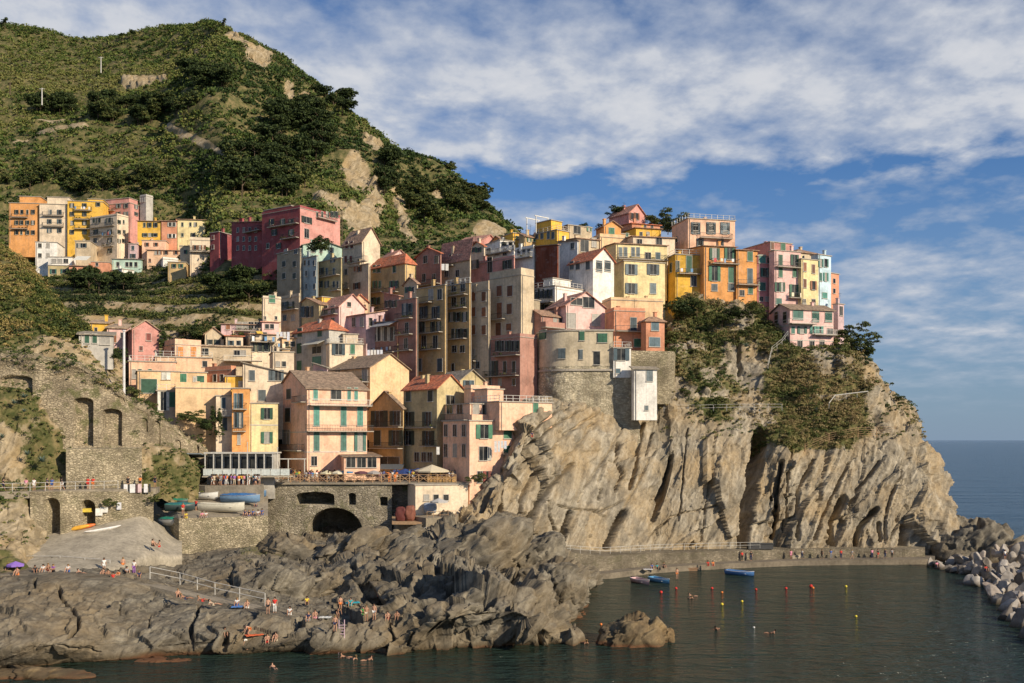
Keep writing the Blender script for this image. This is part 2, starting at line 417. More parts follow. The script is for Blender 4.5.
me.materials.append(WATER); o = bpy.data.objects.new('water', me); col.objects.link(o); tag(o, kind='structure')

# ---- mountain
ridge = [(-120,24,600),(-60,26,600),(0,30,595),(40,33,590),(75,40,585),(110,35,580),(145,28,575),(180,20,560),(215,14,530),(250,34,505),(275,56,490),(305,84,470),(340,101,455),(380,128,440),(420,154,425),(460,177,410),(500,204,398),(522,225,390),(548,252,380),(575,266,370)]
mc = []
for px, ry, rd in ridge:
    b = (285, 290) if px < 200 else ((262, 252) if px < 360 else (285, 255))
    c = [(px, b[0]+30, b[1]-14)]
    for t in (0, .17, .34, .5, .67, .84, 1):
        c.append((px, b[0]+(ry-b[0])*t, b[1]+(rd-b[1])*t**1.15))
    c.append((px, ry+26, rd+45)); c.append((px, ry+80, rd+90)); mc.append(c)
rock_spots = [([(350,168),(366,180),(374,200),(368,222)], 11), ([(340,205),(356,225)],8), ([(398,186),(400,205),(406,225),(412,240)], 6), ([(203,45),(206,58)],6), ([(232,30),(246,48),(262,60)], 8), ([(252,62),(262,72)],6), ([(322,200),(345,208)], 6), ([(366,140),(378,150)],6), ([(438,182),(462,190)],4), ([(455,128),(300,90)],1), ([(130,93),(172,90)],5), ([(290,88),(292,100)],5), ([(20,152),(95,152)],3),([(40,132),(120,130)],3),([(180,140),(225,146)],4), ([(476,230),(500,232)],6), ([(425,238),(470,243)],4)]
def mveg(A, x, y, N):
    m = np.ones(x.shape)
    n1 = fbm(A*.05, 4)*14; n2 = fbm(A*.05+50, 4)*10
    for pts, w in rock_spots: m = np.minimum(m, np.clip((polydist(x+n1*.5, y+n2*.5, pts)-w*.75)/(w*.5), 0, 1))
    # dry-stone terrace risers in the lower left half
    tz = (A[...,2]+fbm(A*.02, 3)*9)/6.5; fr = tz-np.floor(tz)
    ter = np.clip((335-x)/60, 0, 1)*np.clip((y-85)/25, 0, 1)*np.clip(fbm(A*.018+5, 3)*4+.3, 0, 1)
    m = np.where(fr < .3, m*(1-.38*ter), m)
    return m
def mdisp(A, x, y):
    d = fbm(A*.012, 4)*14+fbm(A*.07, 4)*3.2
    spot = np.zeros(x.shape)
    for pts, w in rock_spots[:11]: spot = np.maximum(spot, np.exp(-(polydist(x, y, pts)/w)**2))
    d += spot*(facets(A, R(62), (18,9,8), .3, .3, 21)*.9+facets(A, R(62), (7,5,3), .3, .4, 22)*.9+.3)
    tz = (A[...,2]+fbm(A*.02, 3)*9)/6.5; fr = tz-np.floor(tz)
    ter = np.clip((335-x)/60, 0, 1)*np.clip((y-85)/25, 0, 1)
    d += ter*(np.minimum(fr/.3, 1)-fr)*2.2
    fade = np.clip((A[...,1]-262)/60, 0.05, 1)*np.clip(1.3-(A[...,1]-330)/400, .45, 1)
    return d*fade
mountain = sheet('mountain', mc, 620, 420, HILL, mdisp, mveg, kind='structure')

# ---- terraced vineyards below the upper village
tc = []
for px, rows in ((-40, [(350,196),(330,206),(312,226),(298,250),(287,272),(278,298)]), (60, [(352,200),(335,208),(314,226),(298,250),(286,274),(276,298)]),
                 (140, [(365,206),(338,211),(316,224),(298,246),(284,270),(271,292)]), (220, [(365,209),(338,213),(317,220),(296,234),(277,256),(262,272)]),
                 (290, [(365,210),(338,214),(317,219),(290,226),(266,234),(252,254)]), (340, [(365,212),(338,216),(318,221),(290,228),(264,237),(248,256)])):
    tc.append([(px, *r) for r in rows])
def tdisp(A, x, y):
    tz = (A[...,2]+fbm(A*.03, 2)*3)/4.2; fr = tz-np.floor(tz)
    return fbm(A*.06, 4)*1.6+(np.minimum(fr/.35, 1)-fr)*1.9
def tveg(A, x, y, N):
    tz = (A[...,2]+fbm(A*.03, 2)*3)/4.2; fr = tz-np.floor(tz)
    return np.where(fr < .35, .5, 1.1)*np.where((y > 306) & (fbm(A*.05, 3) > -.1), .6, 1)
terraces = sheet('vineyard_terraces', tc, 380, 220, HILL, tdisp, tveg, kind='structure')

# ---- ground under the village
vc = []
for px, rows in ((90, [(470,150),(430,160),(402,172),(376,186),(354,200),(338,212)]), (230, [(478,168),(440,173),(412,184),(384,196),(356,208),(332,219)]),
                 (300, [(475,178),(440,184),(402,193),(372,201),(338,213),(302,226)]), (400, [(478,181),(440,187),(400,194),(370,201),(330,213),(285,235)]),
                 (480, [(480,178),(440,185),(395,194),(370,201),(320,216),(275,240)]), (540, [(460,172),(430,181),(390,192),(360,203),(300,221),(262,242)]),
                 (600, [(440,189),(410,191),(380,195),(350,206),(300,218),(252,241)]), (700, [(400,196),(370,198),(340,205),(300,215),(275,228),(255,246)]),
                 (800, [(400,197),(370,199),(345,203),(318,212),(305,221),(295,236)]), (850, [(400,200),(385,201),(368,203),(355,211),(348,222),(345,237)]),
                 (885, [(430,204),(420,205),(410,207),(404,214),(402,224),(410,240)])):
    vc.append([(px, *r) for r in rows])
slope = sheet('village_hillside', vc, 320, 120, HILL, lambda A, x, y: fbm(A*.1, 4)*1.2, lambda A, x, y, N: .55+.5*fbm(A*.05, 3), kind='structure')

# ---- the great cliff under the village
CC = [(455, [(572,150),(550,153),(524,157),(508,160),(497,163),(490,167),(482,172),(472,178),(462,190)]),
      (478, [(572,150),(550,153),(520,155),(505,158),(492,160),(482,165),(474,170),(466,177),(456,190)]),
      (497, [(572,152),(550,154),(520,156),(500,157),(474,159),(464,164),(456,169),(448,177),(440,190)]),
      (515, [(572,155),(552,157),(515,158),(482,158.5),(448,160),(436,164),(428,169),(420,177),(405,190)]),
      (545, [(572,160),(555,162),(515,162),(470,163),(424,165),(410,168),(402,173),(398,181),(392,192)]),
      (600, [(570,164),(557,166),(515,168),(470,172),(430,176),(410,179),(402,182),(396,187),(388,196)]),
      (655, [(566,171),(553,172),(515,174),(470,177),(435,181),(416,183),(406,184),(402,187),(380,196)]),
      (672, [(566,172),(552,174),(515,175),(470,178),(432,181),(405,184),(375,189),(345,194),(318,202)]),
      (700, [(565,174),(551,175),(515,176),(470,178),(430,182),(400,186),(370,191),(330,198),(294,208)]),
      (740, [(564,176),(550,177),(515,178),(475,180),(445,183),(408,188),(375,193),(335,200),(302,208)]),
      (765, [(563,178),(550,179),(515,181),(478,183),(448,185),(410,189),(378,193),(343,199),(318,206)]),
      (790, [(562,179),(550,180),(515,181),(480,182),(452,184),(415,189),(385,193),(352,196),(346,203)]),
      (840, [(562,181),(550,182),(515,183),(480,185),(452,187),(420,190),(386,194),(356,197),(350,204)]),
      (872, [(563,181),(551,182),(518,184),(488,186),(458,188),(430,191),(400,195),(378,199),(368,206)])]
cols_c = [[(px, py, D) for py, D in rows] for px, rows in CC]
cols_c.append([(915,563,182),(915,549,184),(914,522,185),(912,495,187),(908,465,189),(905,438,192),(898,415,197),(886,397,202),(873,386,210)])
cols_c.append([(952,563,188),(950,546,190),(946,520,191),(938,495,193),(931,465,195),(926,440,198),(918,420,202),(902,402,208),(880,390,218)])
cols_c.append([(958,558,215),(950,540,215),(942,520,216),(930,495,218),(920,465,220),(912,445,222),(902,425,225),(888,410,230),(868,400,236)])
cliff_cracks = [
 ([(647,420),(638,458),(632,487)],1.6,2.2), ([(672,455),(667,481),(656,519)],2.6,4), ([(621,440),(618,458),(624,472),(617,490)],1.3,2), ([(603,487),(600,499)],1.2,1.6),
 ([(624,513),(615,534),(609,546)],3,4.5), ([(574,511),(568,525),(563,545)],2.2,3.5), ([(550,502),(552,517),(559,531)],1.2,1.5),
 ([(760,436),(754,470),(750,505),(748,550)],6.5,11), ([(512,455),(503,481),(505,508)],4,5), ([(606,405),(560,440),(509,480)],1.4,1.3), ([(574,464),(550,490),(532,530)],2,2),
 ([(588,404),(545,432),(515,462)],1.2,1.6), ([(570,402),(540,424),(520,440)],1,1.4), ([(596,420),(575,450),(552,480)],1.1,1.1), ([(545,470),(528,500),(520,540)],1.6,2),
 ([(632,415),(610,450),(580,500)],1,1.1), ([(655,430),(645,470),(625,510)],.9,1), ([(690,425),(686,460),(680,520)],.8,1), ([(715,430),(712,480),(706,540)],.9,1.1),
 ([(500,470),(488,492),(480,510)],3,4), ([(560,505),(600,512),(624,500)],1,1), ([(650,540),(672,515),(720,505)],1,1),
 ([(781,465),(776,495),(776,535)],2.2,3), ([(844,500),(834,522),(833,546)],4,5), ([(878,509),(860,527),(857,546)],2.5,4), ([(881,522),(879,540)],2,3),
 ([(852,455),(830,500),(812,540)],1.5,2), ([(812,460),(800,500),(797,540)],1.6,2.2), ([(880,460),(860,490),(850,510)],1.3,1.6), ([(905,460),(890,500),(885,540)],1.2,1.5), ([(910,528),(908,550)],5,4), ([(830,420),(824,470),(818,500)],1.2,1.4),([(790,440),(788,480),(790,540)],1.2,1.5),
 ([(700,300),(710,340),(704,370)],1.5,1.5), ([(735,330),(742,370)],1.5,1.6), ([(680,330),(690,365)],1.2,1.3)]
def cdisp(A, x, y):
    low = np.clip((y-(405+(x-660)*.13))/25, 0, 1); low = np.where(x < 660, 1, low)
    right = np.clip((x-755)/20, 0, 1)
    s = facets(A, R(66), (30,12,9), .10, .14, 1)+facets(A, R(62), (13,5,3), .085, .18, 2)*(.6+1.1*right)+facets(A, R(66), (4.5,2.4,1.1), .10, .28, 3)*(.4+.6*right)
    s = s+strata(A, R(60), 1.3, .08)*.22*(.4+right)
    d = low*(s+fbm(A*.05, 3)*(.8+1.6*right)+facets(A, R(58), (1.6,1.2,.55), .16, .4, 4)*.6+fbm(A*.7, 4)*.12+strata(A+31, R(68), 12.0, .06, 1.5)*(1.1+.8*right)-.9)
    up = (1-low)*(fbm(A*.09, 4)*2.4+facets(A, R(20), (3.5,3,2.4), .3, .4, 5)*1.0+facets(A, R(20), (1.4,1.2,1), .3, .4, 6)*.4)
    left = np.clip((560-x)/30, 0, 1)*(facets(A, R(50), (9,3,.9), .2, .5, 7)*.8)
    edge = np.clip((y-392)/18, .25, 1) if False else 1
    return (d+up+left)*edge
def cvegf(A, x, y, N):
    b = np.interp(x, [455,520,600,650,670,700,740,760,800,850,900,930], [380,380,392,398,402,420,440,452,455,452,432,410])
    v = 1/(1+np.exp((y-b+fbm(A*.07, 4)*26)/6)); v = v*(.50+1.3*fbm(A*.11+9, 4)+.2)
    v = np.where((y < 400) & (fbm(A*.08+3, 3) > .12), v*.3, v)
    ed = np.interp(y, [380,400,440,500,560], [870,890,905,925,940])
    return np.clip(v, 0, 1)*np.clip((ed-x)/14, 0, 1)
cliff = sheet('cliff', cols_c, 720, 440, ROCK, cdisp, cvegf, cliff_cracks, smooth=False, wobble=2.5, kind='structure')

# ---- rocks of the foreshore: (px, [(py, z)...]) from under water upwards
SC = [(-80, [(678,-2),(668,.2),(640,3.2),(612,5),(582,6.4),(571,6.6),(560,6.3)]), (0, [(680,-2),(668,.2),(642,3.0),(608,5),(580,6.3),(571,6.5),(560,6.2)]),
      (60, [(676,-2),(663,.1),(640,2.8),(608,4.6),(580,6.3),(571,6.5),(560,6.2)]), (120, [(672,-2),(660,.1),(636,2.3),(610,3.9),(588,5.4),(575,6.2),(560,6.0)]),
      (180, [(668,-2),(655,.1),(634,2.2),(612,3.4),(596,4.1),(580,4.6),(556,5.4)]), (240, [(666,-2),(653,.1),(632,2.2),(612,3.6),(603,3.6),(585,4.8),(548,6.6)]),
      (285, [(664,-2),(653,.1),(632,2.2),(614,3.2),(598,3.3),(575,4.6),(540,7.0)]), (320, [(664,-2),(653,.1),(628,2.6),(608,2.7),(590,3.0),(565,5.2),(530,7.0)]),
      (352, [(664,-2),(652,.1),(625,2.4),(606,2.8),(588,4.0),(560,6.4),(532,6.4)]), (400, [(663,-2),(651,.1),(622,2.9),(598,4.8),(575,6.2),(552,7.2),(535,6.0)]),
      (450, [(662,-2),(649,.1),(618,3.9),(590,6.0),(556,7.6),(535,9.2),(522,8.2)]), (495, [(658,-2),(647,.1),(606,4.6),(580,6.4),(550,7.2),(530,9.0),(520,9.0)]),
      (530, [(656,-2),(646,.1),(608,4.4),(588,4.6),(566,4.8),(545,6.0),(530,7.5)]), (556, [(652,-2),(643,.1),(624,2.0),(600,2.8),(575,3.4),(556,4.6),(544,5.0)]),
      (574, [(648,-2.5),(641,-.1),(630,-1.2),(606,.3),(586,2.4),(572,2.6),(562,3.0)]), (600, [(645,-3),(636,-2.6),(620,-2.6),(604,-2.2),(590,-.6),(582,.4),(572,1.4)])]
sc = [[(px, py, DZ(py, z)) for py, z in rows] for px, rows in SC]
shore_cracks = [([(58,585),(62,597),(74,609),(79,616),(78,624),(70,633)],1.6,1.6), ([(201,604),(193,628),(190,652)],1.8,1.8), ([(39,579),(30,592),(0,604)],1.2,.9),
 ([(303,622),(284,628)],3,1.8), ([(233,565),(228,583)],1.3,.9), ([(228,636),(226,650)],3,1.6), ([(447,613),(426,637)],2.2,1.8), ([(490,603),(464,631)],2,1.8), ([(523,593),(482,616)],1.8,1.6),
 ([(551,629),(543,645)],1.5,1.4), ([(437,590),(413,609)],5,3.2), ([(526,562),(510,588)],3,2.6), ([(352,566),(360,582),(374,598)],5,3.2), ([(362,570),(358,596)],3,3), ([(288,573),(312,571),(334,577)],3,2.2),
 ([(395,640),(388,622)],1.3,1), ([(410,645),(418,620)],1.3,1), ([(330,640),(332,620)],1.2,.8), ([(150,612),(146,628)],1,.8), ([(118,612),(122,596)],1,.6), ([(380,560),(400,540)],4,2.5), ([(420,560),(440,535)],3,2.5),
 ([(330,560),(352,545),(372,540)],4,2.2), ([(470,575),(488,545)],2,1.6), ([(395,600),(410,575),(440,560)],2,1.6), ([(255,560),(262,585)],1.6,1), ([(300,560),(335,548)],1.5,1.2), ([(500,560),(505,540)],1.5,1.4),
 ([(100,640),(160,630),(188,636)],1.2,.6), ([(30,640),(100,655)],1.2,.6), ([(540,600),(556,575)],1.6,1.2), ([(552,612),(566,590)],1.6,1.2), ([(330,600),(345,588)],2,1.2)]
def sdisp(A, x, y):
    cen = np.clip((x-325)/50, 0, 1); path = np.exp(-((y-np.interp(x, [0,120,180,265,300], [573,578,594,608,620]))/7.0)**2)*(x < 300)
    cen2 = cen*np.clip((600-x)/60, .3, 1)
    d = facets(A, R(36), (11,6,4.0), .22, .3, 11)*(.35+1.0*cen2)+facets(A, R(42), (4.6,3,1.7), .2, .35, 12)*(.5+.6*cen)+facets(A, R(40), (1.7,1.3,.6), .2, .4, 13)*(.55+.2*cen)
    d = d+strata(A, R(40), 3.4, .25, 1.2)*(.12+.9*cen)-.2-.7*cen+fbm(A*.12, 3)*(.3+1.5*cen)+fbm(A*.9, 4)*.1
    return d*(1-.9*path)*np.clip((665-y)/14, .35, 1)
shore = sheet('shore_rocks', sc, 820, 380, SHORE, sdisp, lambda A, x, y, N: np.clip(.25+fbm(A*.3, 3)-(y-560)/30, 0, .5)*((x > 240)&(x < 300)&(y < 575)), shore_cracks, smooth=False, wobble=5, kind='structure')

# ---- left hillside above the arched wall
lc = []
for px, rows in ((-90, [(400,152),(350,148),(312,153),(270,163),(232,176),(244,210)]), (-20, [(400,153),(352,149),(318,155),(282,164),(244,178),(256,208)]), (20, [(402,154),(356,150.5),(326,156),(296,163),(268,172),(280,200)]),
                 (50, [(404,155),(360,152),(336,156),(318,161),(302,168),(314,194)]), (80, [(414,156),(372,153.5),(352,157),(338,161),(328,166),(337,190)]), (122, [(430,159),(404,156),(390,159),(376,163),(368,168),(377,184)])):
    lc.append([(px, *r) for r in rows])
leftslope = sheet('scrub_hillside', lc, 220, 200, HILL, lambda A, x, y: (fbm(A*.12, 5)*1.8+strata(A, R(8), 1.6, .4)*.5)*np.clip((352-y+x*.25)/25,.1,1), lambda A, x, y, N: np.clip(1.0+fbm(A*.1, 4)-(np.maximum(y-330,0))/30, 0, 1), kind='structure')
# bank of rock between the arched wall and the path
bc = []
for px, rows in ((-70, [(495,133.5),(465,135),(440,136),(415,137),(388,138.4),(372,141)]), (0, [(492,135.5),(465,136.5),(440,137.8),(415,138.8),(392,140.2),(380,143)]), (38, [(492,137.5),(462,138.5),(440,139.5),(420,140.5),(402,141.8),(392,145)]),
                 (66, [(492,139.5),(476,140.2),(462,141),(450,142),(440,143),(434,147)]), (110, [(492,142.5),(480,143.4),(468,144),(458,145),(450,146),(446,150)]), (150, [(495,146),(480,146.6),(466,147.4),(452,148.6),(446,150),(440,154)]),
                 (180, [(505,149.5),(486,150.2),(470,151),(460,152),(452,153),(450,158)]), (200, [(508,153),(496,153.5),(488,154),(480,155),(474,156),(470,160)])):
    bc.append([(px, *r) for r in rows])
bank = sheet('rocky_bank', bc, 300, 160, HILL, lambda A, x, y: fbm(A*.16, 4)*1.3+facets(A, R(60), (2.6,2,1.2), .25, .4, 31)*.9-.3, lambda A, x, y, N: np.clip(.42+.9*fbm(A*.2, 4), 0, 1), kind='structure')
lb = []
for px, rows in ((-80, [(580,114),(560,119),(530,125),(505,129),(494,131),(488,134)]), (10, [(578,117),(560,121),(530,127),(505,131),(494,132.3),(488,135)]), (30, [(574,121),(556,125),(530,130),(508,133),(496,134),(490,137)]), (48, [(562,128),(548,131),(530,134),(512,136),(500,137),(494,140)])):
    lb.append([(px, *r) for r in rows])
lowbank = sheet('path_bank', lb, 160, 120, HILL, lambda A, x, y: fbm(A*.2, 4)*.9+facets(A, R(60), (2.2,2,1.1), .25, .4, 32)*.7, lambda A, x, y, N: np.clip(.3+.9*fbm(A*.2, 4), 0, .8), kind='structure')

# ---- masonry walls, each a thing
aw = []
for px, rows in ((-70, [(500,139),(440,140),(400,141),(362,142),(350,142.5),(346,149)]), (40, [(500,141),(440,142),(400,143),(368,144),(356,144.5),(353,151)]), (90, [(500,143),(450,144),(412,145),(380,146),(370,146.5),(367,153)]),
                 (130, [(500,146),(460,147),(430,148),(408,149),(399,149.5),(396,156)]), (180, [(500,156),(470,157),(450,158),(438,159),(431,159.5),(428,165)]), (236, [(500,169),(490,169.4),(482,169.8),(476,170.4),(470,171),(467,177)])):
    aw.append([(px, *r) for r in rows])
awall = sheet('arched_wall', aw, 620, 240, WALLM, lambda A, x, y: fbm(A*.4, 4)*.22+np.clip((np.interp(x,[0,90,130,180,236],[372,388,412,440,476])-y)/8,0,1)*(facets(A, R(5), (2.4,2,1.1), .2, .5, 41)*.8+fbm(A*.3,4)*1.0-.2), None, arches=[(73,93,398,446,1.7,4),(102,122,409,446,1.7,4),(138,147,418,432,1.0,4),(152,160,421,446,1.0,4),(174,181,440,470,1.0,4),(189,198,438,458,1.0,5),(0,32,375,410,1.0,5)],
      label='long sloping stone retaining wall with tall blind arches above the boat ramp', cat='wall')
ac = []
for px, d in ((30, 132.3), (60, 134.6), (90, 137), (120, 139.3), (153.5, 141.9)):
    ac.append([(px, 545, d), (px, 520, d), (px, 505, d), (px, 491.5, d)])
arc = sheet('arcade_wall', ac, 300, 110, WALLM2, lambda A, x, y: fbm(A*.5, 4)*.18, None, arches=[(43,60,498,545,4,8),(79,95,500,545,4,7)], label='rough stone wall with two arched storerooms beside the ramp', cat='wall')
br = [[(px, py, 160) for py in (556,535,510,495,483.5)] for px in (258,290,320,350,392)]
BRM = masonry((.29,.25,.18), (.40,.35,.26), 2.4, mortar=(.27,.23,.17), green=.5)
sheet('stone_bridge', br, 300, 170, BRM, lambda A, x, y: fbm(A*.3, 4)*.15, None, arches=[(307,362,508,570,11,24),(296,334,492,505,7,4),(348,355.5,493,505,3,3),(380,387.5,497,505.5,3,1)],
      label='stone bridge with a broad low arch under the crowded terrace', cat='bridge')

def strip(name, near, far, zb, m, **t):              # near / far: (px, D, z) points left to right
    mb = MB(); W = lambda q: ((q[0]-CXP)/F*q[1], q[1], q[2])
    a = [W(q) for q in near]; b = [W(q) for q in far]
    lo = lambda p: (p[0], p[1], zb)
    for i in range(len(a)-1):
        mb.poly([a[i], a[i+1], b[i+1], b[i]]); mb.poly([lo(a[i]), lo(a[i+1]), a[i+1], a[i]]); mb.poly([lo(b[i+1]), lo(b[i]), b[i], b[i+1]])
    mb.poly([lo(b[0]), lo(a[0]), a[0], b[0]]); mb.poly([lo(a[-1]), lo(b[-1]), b[-1], a[-1]])
    mb.poly([lo(p) for p in reversed(a)]+[lo(p) for p in b])
    o = mb.build(name, m); tag(o, **t); return o
def Zat(py, D): return CH+(HY-py)/F*D
# upper path above the arcade
strip('upper_path', [(-80,127,15.2),(30,132.4,15.2),(90,137.1,15.2),(156,142.3,15.1)], [(-80,133.5,15.2),(30,137.5,15.2),(90,142,15.2),(160,148.5,15.1)], 14.3, PAVE, kind='structure')
# ramp
RN = [(22,571,120),(75,572,120),(118,568,123),(150,556,130),(168,557,133),(182,557,136)]
RF = [(45,536,134.5),(85,527,137.3),(122,519,139.8),(146,518.5,141),(168,531,146),(182,541,143)]
rc = [[(a[0]*(1-t)+b[0]*t, a[1]*(1-t)+b[1]*t, 1/((1-t)/a[2]+t/b[2])) for t in (0, .3, .65, 1.03)] for a, b in zip(RN, RF)]
for q_, a in zip(rc, RN): q_.insert(0, (a[0], a[1]+14, a[2]))
sheet('boat_ramp', rc, 120, 60, RAMPM, lambda A, x, y: fbm(A*.3, 4)*.08, kind='structure')
YN = [(167,148.6,10.76),(179,143.3,10.76),(222,146.1,10.76),(268,148.6,10.76)]
YF = [(153,154,12.8),(172,157,13.2),(222,160,13.7),(268,163.6,14.1)]
strip('boat_yard', YN, YF, 10.0, PAVE, kind='structure')
# shore path (continues down and right, with its railing)
SP = [(-80,576,6.5),(20,575,6.5),(75,577,6.3),(120,581,5.8),(150,586,5.2),(200,598,4.3),(262,611,3.4)]
strip('shore_path', [(p, DZ(y, z), z) for p, y, z in SP], [(p, DZ(y, z)+3.4, z) for p, y, z in SP], 2, PAVE, kind='structure')
strip('boat_yard_back', [(150,153.9,12.8),(172,156.9,13.2),(222,159.9,13.7),(268,163.5,14.1)], [(150,162,14.0),(180,164,14.1),(222,166,14.2),(270,168,14.4)], 9, PAVE, kind='structure')
strip('tavern_deck', [(176,158.5,14.7),(205,155.2,14.9),(264,155.2,15.0)], [(176,168,15),(205,168,15.2),(264,168,15.3)], 12, PAVE, kind='structure')
# boat platform
mb = MB(); W2 = lambda px, D: ((px-CXP)/F*D, D)
mb.prism([W2(179,143.2), W2(222,146), W2(268,148.5), W2(268,161), W2(154,152)], 3, 10.72)
tag(mb.build('boat_platform', WALLM2), 'rubble stone quay platform carrying the laid-up boats', 'quay')
# plaza deck over the bridge and its back walls
strip('terrace_deck', [(258,159.6,15.2),(392,159.6,15.2),(470,159.6,15.2)], [(200,174,16.2),(392,190,17.2),(475,190,17.2)], 14.9, PAVE, kind='structure')
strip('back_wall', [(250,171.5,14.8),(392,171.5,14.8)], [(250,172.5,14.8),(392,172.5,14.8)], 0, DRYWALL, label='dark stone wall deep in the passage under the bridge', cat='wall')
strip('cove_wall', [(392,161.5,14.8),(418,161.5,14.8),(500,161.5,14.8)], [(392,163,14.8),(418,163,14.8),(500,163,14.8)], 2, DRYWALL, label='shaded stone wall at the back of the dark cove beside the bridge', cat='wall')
strip('landing_wall', [(426,150.5,Zat(518,150.5)),(456,152,Zat(517,152))], [(392,161,Zat(513,161)),(460,161,Zat(512,161))], 2, CONC, label='pale concrete landing wall beside the dark cove', cat='wall')
# quay along the cliff foot: low shelf and upper walk
QW = [(545,155),(575,156.5),(610,158.5),(655,165),(700,169),(745,172),(800,175),(850,176),(905,176.5),(935,177)]
QWALL = masonry((.20,.17,.12), (.30,.255,.185), 3.0, mortar=(.22,.19,.14), green=.2)
QUAY = concrete((.23,.19,.135))
strip('quay_shelf', [(p, d, .9) for p, d in QW], [(p, d+9, .9) for p, d in QW], -2, QUAY, kind='structure')
QU = [(500,147,7.6),(525,150.5,6.2),(560,156,4.6),(600,161,3.3),(660,169,2.9),(720,173.5,2.7),(762,176,2.6),(800,178.5,2.5),(850,179.5,2.4),(905,180,2.3),(925,181,2.3)]
strip('quay_walk', QU, [(p, d+8, z) for p, d, z in QU], -1, QWALL, kind='structure')

strip('terrace_wall', [(66,139.0,Zat(449,139)),(104,141.2,Zat(449,141.2)),(142,144.0,Zat(448,144))], [(66,141.2,Zat(448,141)),(104,143.4,Zat(448,143)),(142,146.2,Zat(447,146))], 14, WALLM2, label='pale squared stone wall segment directly under the two tall blind arches', cat='wall')
# ---- boulders and sea rocks
def ico(sub):
    import bmesh
    bm = bmesh.new(); bmesh.ops.create_icosphere(bm, subdivisions=sub, radius=1)
    V = np.array([v.co[:] for v in bm.verts]); Q = np.array([[v.index for v in f.verts] for f in bm.faces]); bm.free(); return V, Q
ICO5, ICO3 = ico(6), ico(4)
def rock(name, px, py, D, r, m, seed, tilt=0, ang=42, plates=.35, base=ICO5, **t):
    V, Q = base; V = V.copy(); V = np.sign(V)*np.abs(V)**.8
    V = V*np.array(r); c, s = math.cos(R(tilt)), math.sin(R(tilt))
    V = np.stack([V[:,0]*c-V[:,2]*s, V[:,1], V[:,0]*s+V[:,2]*c], 1)
    q = V+seed*13.7; n = V/(np.linalg.norm(V, axis=1, keepdims=True)+1e-6); k = max(r)/4
    V = V+n*(facets(q, R(ang), (3.2*k,2.2*k,1.5*k), .3, .4, seed)+facets(q, R(ang), (1.1*k,.9*k,.5*k), .25, .4, seed+1)*.7+fbm(q*.3/k, 3)*.9*k)[:, None]
    o = npmesh(name, V, Q, m, attrs={'veg': np.zeros(len(V))}, smooth=False); o.location = P(px, py, D); tag(o, **t); return o
rock('sea_rock', 631, 645, 108.5, (3.6,2.4,2.9), SEAROCK, 1, 20, label='brown weedy sea rock rising from the cove, the larger of two', cat='rock')
rock('sea_rock', 664, 640, 109.5, (1.2,1.0,1.3), SEAROCK, 2, 0, label='small brown rock just right of the larger sea rock', cat='rock')
rock('sea_rock', 30, 676, 93, (6.5,1.6,.45), SEAROCK, 3, 0, label='low reddish rock ledge awash below the left shore', cat='rock')
rock('sea_rock', 168, 662, 100, (3.5,1.0,.35), SEAROCK, 4, 0, label='flat wet rock ledge by the shore left of the bathers', cat='rock')
rock('headland_rock', 978, 566, 184, (7.4,6,7.8), SHORE, 5, 15, 60, .2, label='tall grey rock standing at the foot of the headland by the breakwater', cat='rock')
rock('headland_rock', 955, 547, 190, (6,5,5.0), SHORE, 15, 0, 60, .2, label='dark cleft rock joining the cliff to the tall grey outcrop', cat='rock')
for i, (px, py, D, r, tl, lb) in enumerate([
    (500,622,111,(6.5,3,2.9),32,'tawny slanting rock slab at the tip of the bathing rocks'), (452,628,110,(5.5,2.8,2.4),38,'slanting brown slab left of the tawny tip slab'),
    (548,592,126,(5.0,4.2,3.4),18,'rounded grey rock at the edge of the inlet'), (535,560,137,(4.2,4,3),20,'grey rock below the start of the cliff walk'),
    (470,555,131,(8,5,3.2),20,'broad pale grey rock in the middle of the foreshore'), (410,570,130,(5.0,4,3.0),30,'grey split boulder right of the dark gully'),
    (430,600,121,(5,3,2.6),25,'low grey boulder above the ladder rocks'), (330,585,127,(3.4,3,2.2),10,'smooth grey boulder beside the rock pool'),
    (300,560,143,(6,4,3.2),-8,'smooth boulder below the bridge left abutment'), (378,585,125,(2.6,3,3.0),35,'upright dark slab in the gully'),
    (350,552,141,(6,4,2.2),24,'long leaning slab below the bridge arch'), (395,548,142,(5,4,2.4),20,'grey boulder outside the dark cove'),
    (275,590,124,(5.0,3,2.6),0,'broad ochre boulder behind the bathers path'), (508,533,150,(3.2,3,2.6),30,'pale rock where the cliff walk begins'), (572,580,143,(4.5,4,1.8),8,'low pale rock at the end of the quay')]):
    rock('shore_boulder', px, py, D, r, SHORE, 20+i, tl, 42, .35, ICO5, label=lb, cat='rock')
# breakwater of quarried blocks
bw = []
edge = [(925,566),(950,575),(975,590),(990,605),(1000,622),(1012,635),(1040,652)]
def blkmat():
    m, n, l, bs = nt('quarried_block'); w = wpos(n); oi = n.new('ShaderNodeObjectInfo')
    a = ramp(n, l, oi.outputs['Random'], [(0, (.17,.145,.12)), (.35, (.30,.265,.225)), (.75, (.46,.42,.37)), (1, (.28,.20,.145))])
    a = mix(n, l, 1, a, ramp(n, l, noise_tex(n, l, 1.4, 7, .65, w), [(.3, (.55,.53,.5)), (.6, (1,1,1))]), 'MULTIPLY')
    sp = n.new('ShaderNodeSeparateXYZ'); l.new(w, sp.inputs[0]); a = mix(n, l, ramp(n, l, sp.outputs[2], [(.1, (.95,.95,.95)), (.85, (0,0,0))]), a, (.07,.055,.035))
    l.new(a, bs.inputs['Base Color']); bs.inputs['Roughness'].default_value = .9; bump(n, l, noise_tex(n, l, 2.5, 7, .7, w), .5, .1, bs); return m
BLK = blkmat()
protos = []
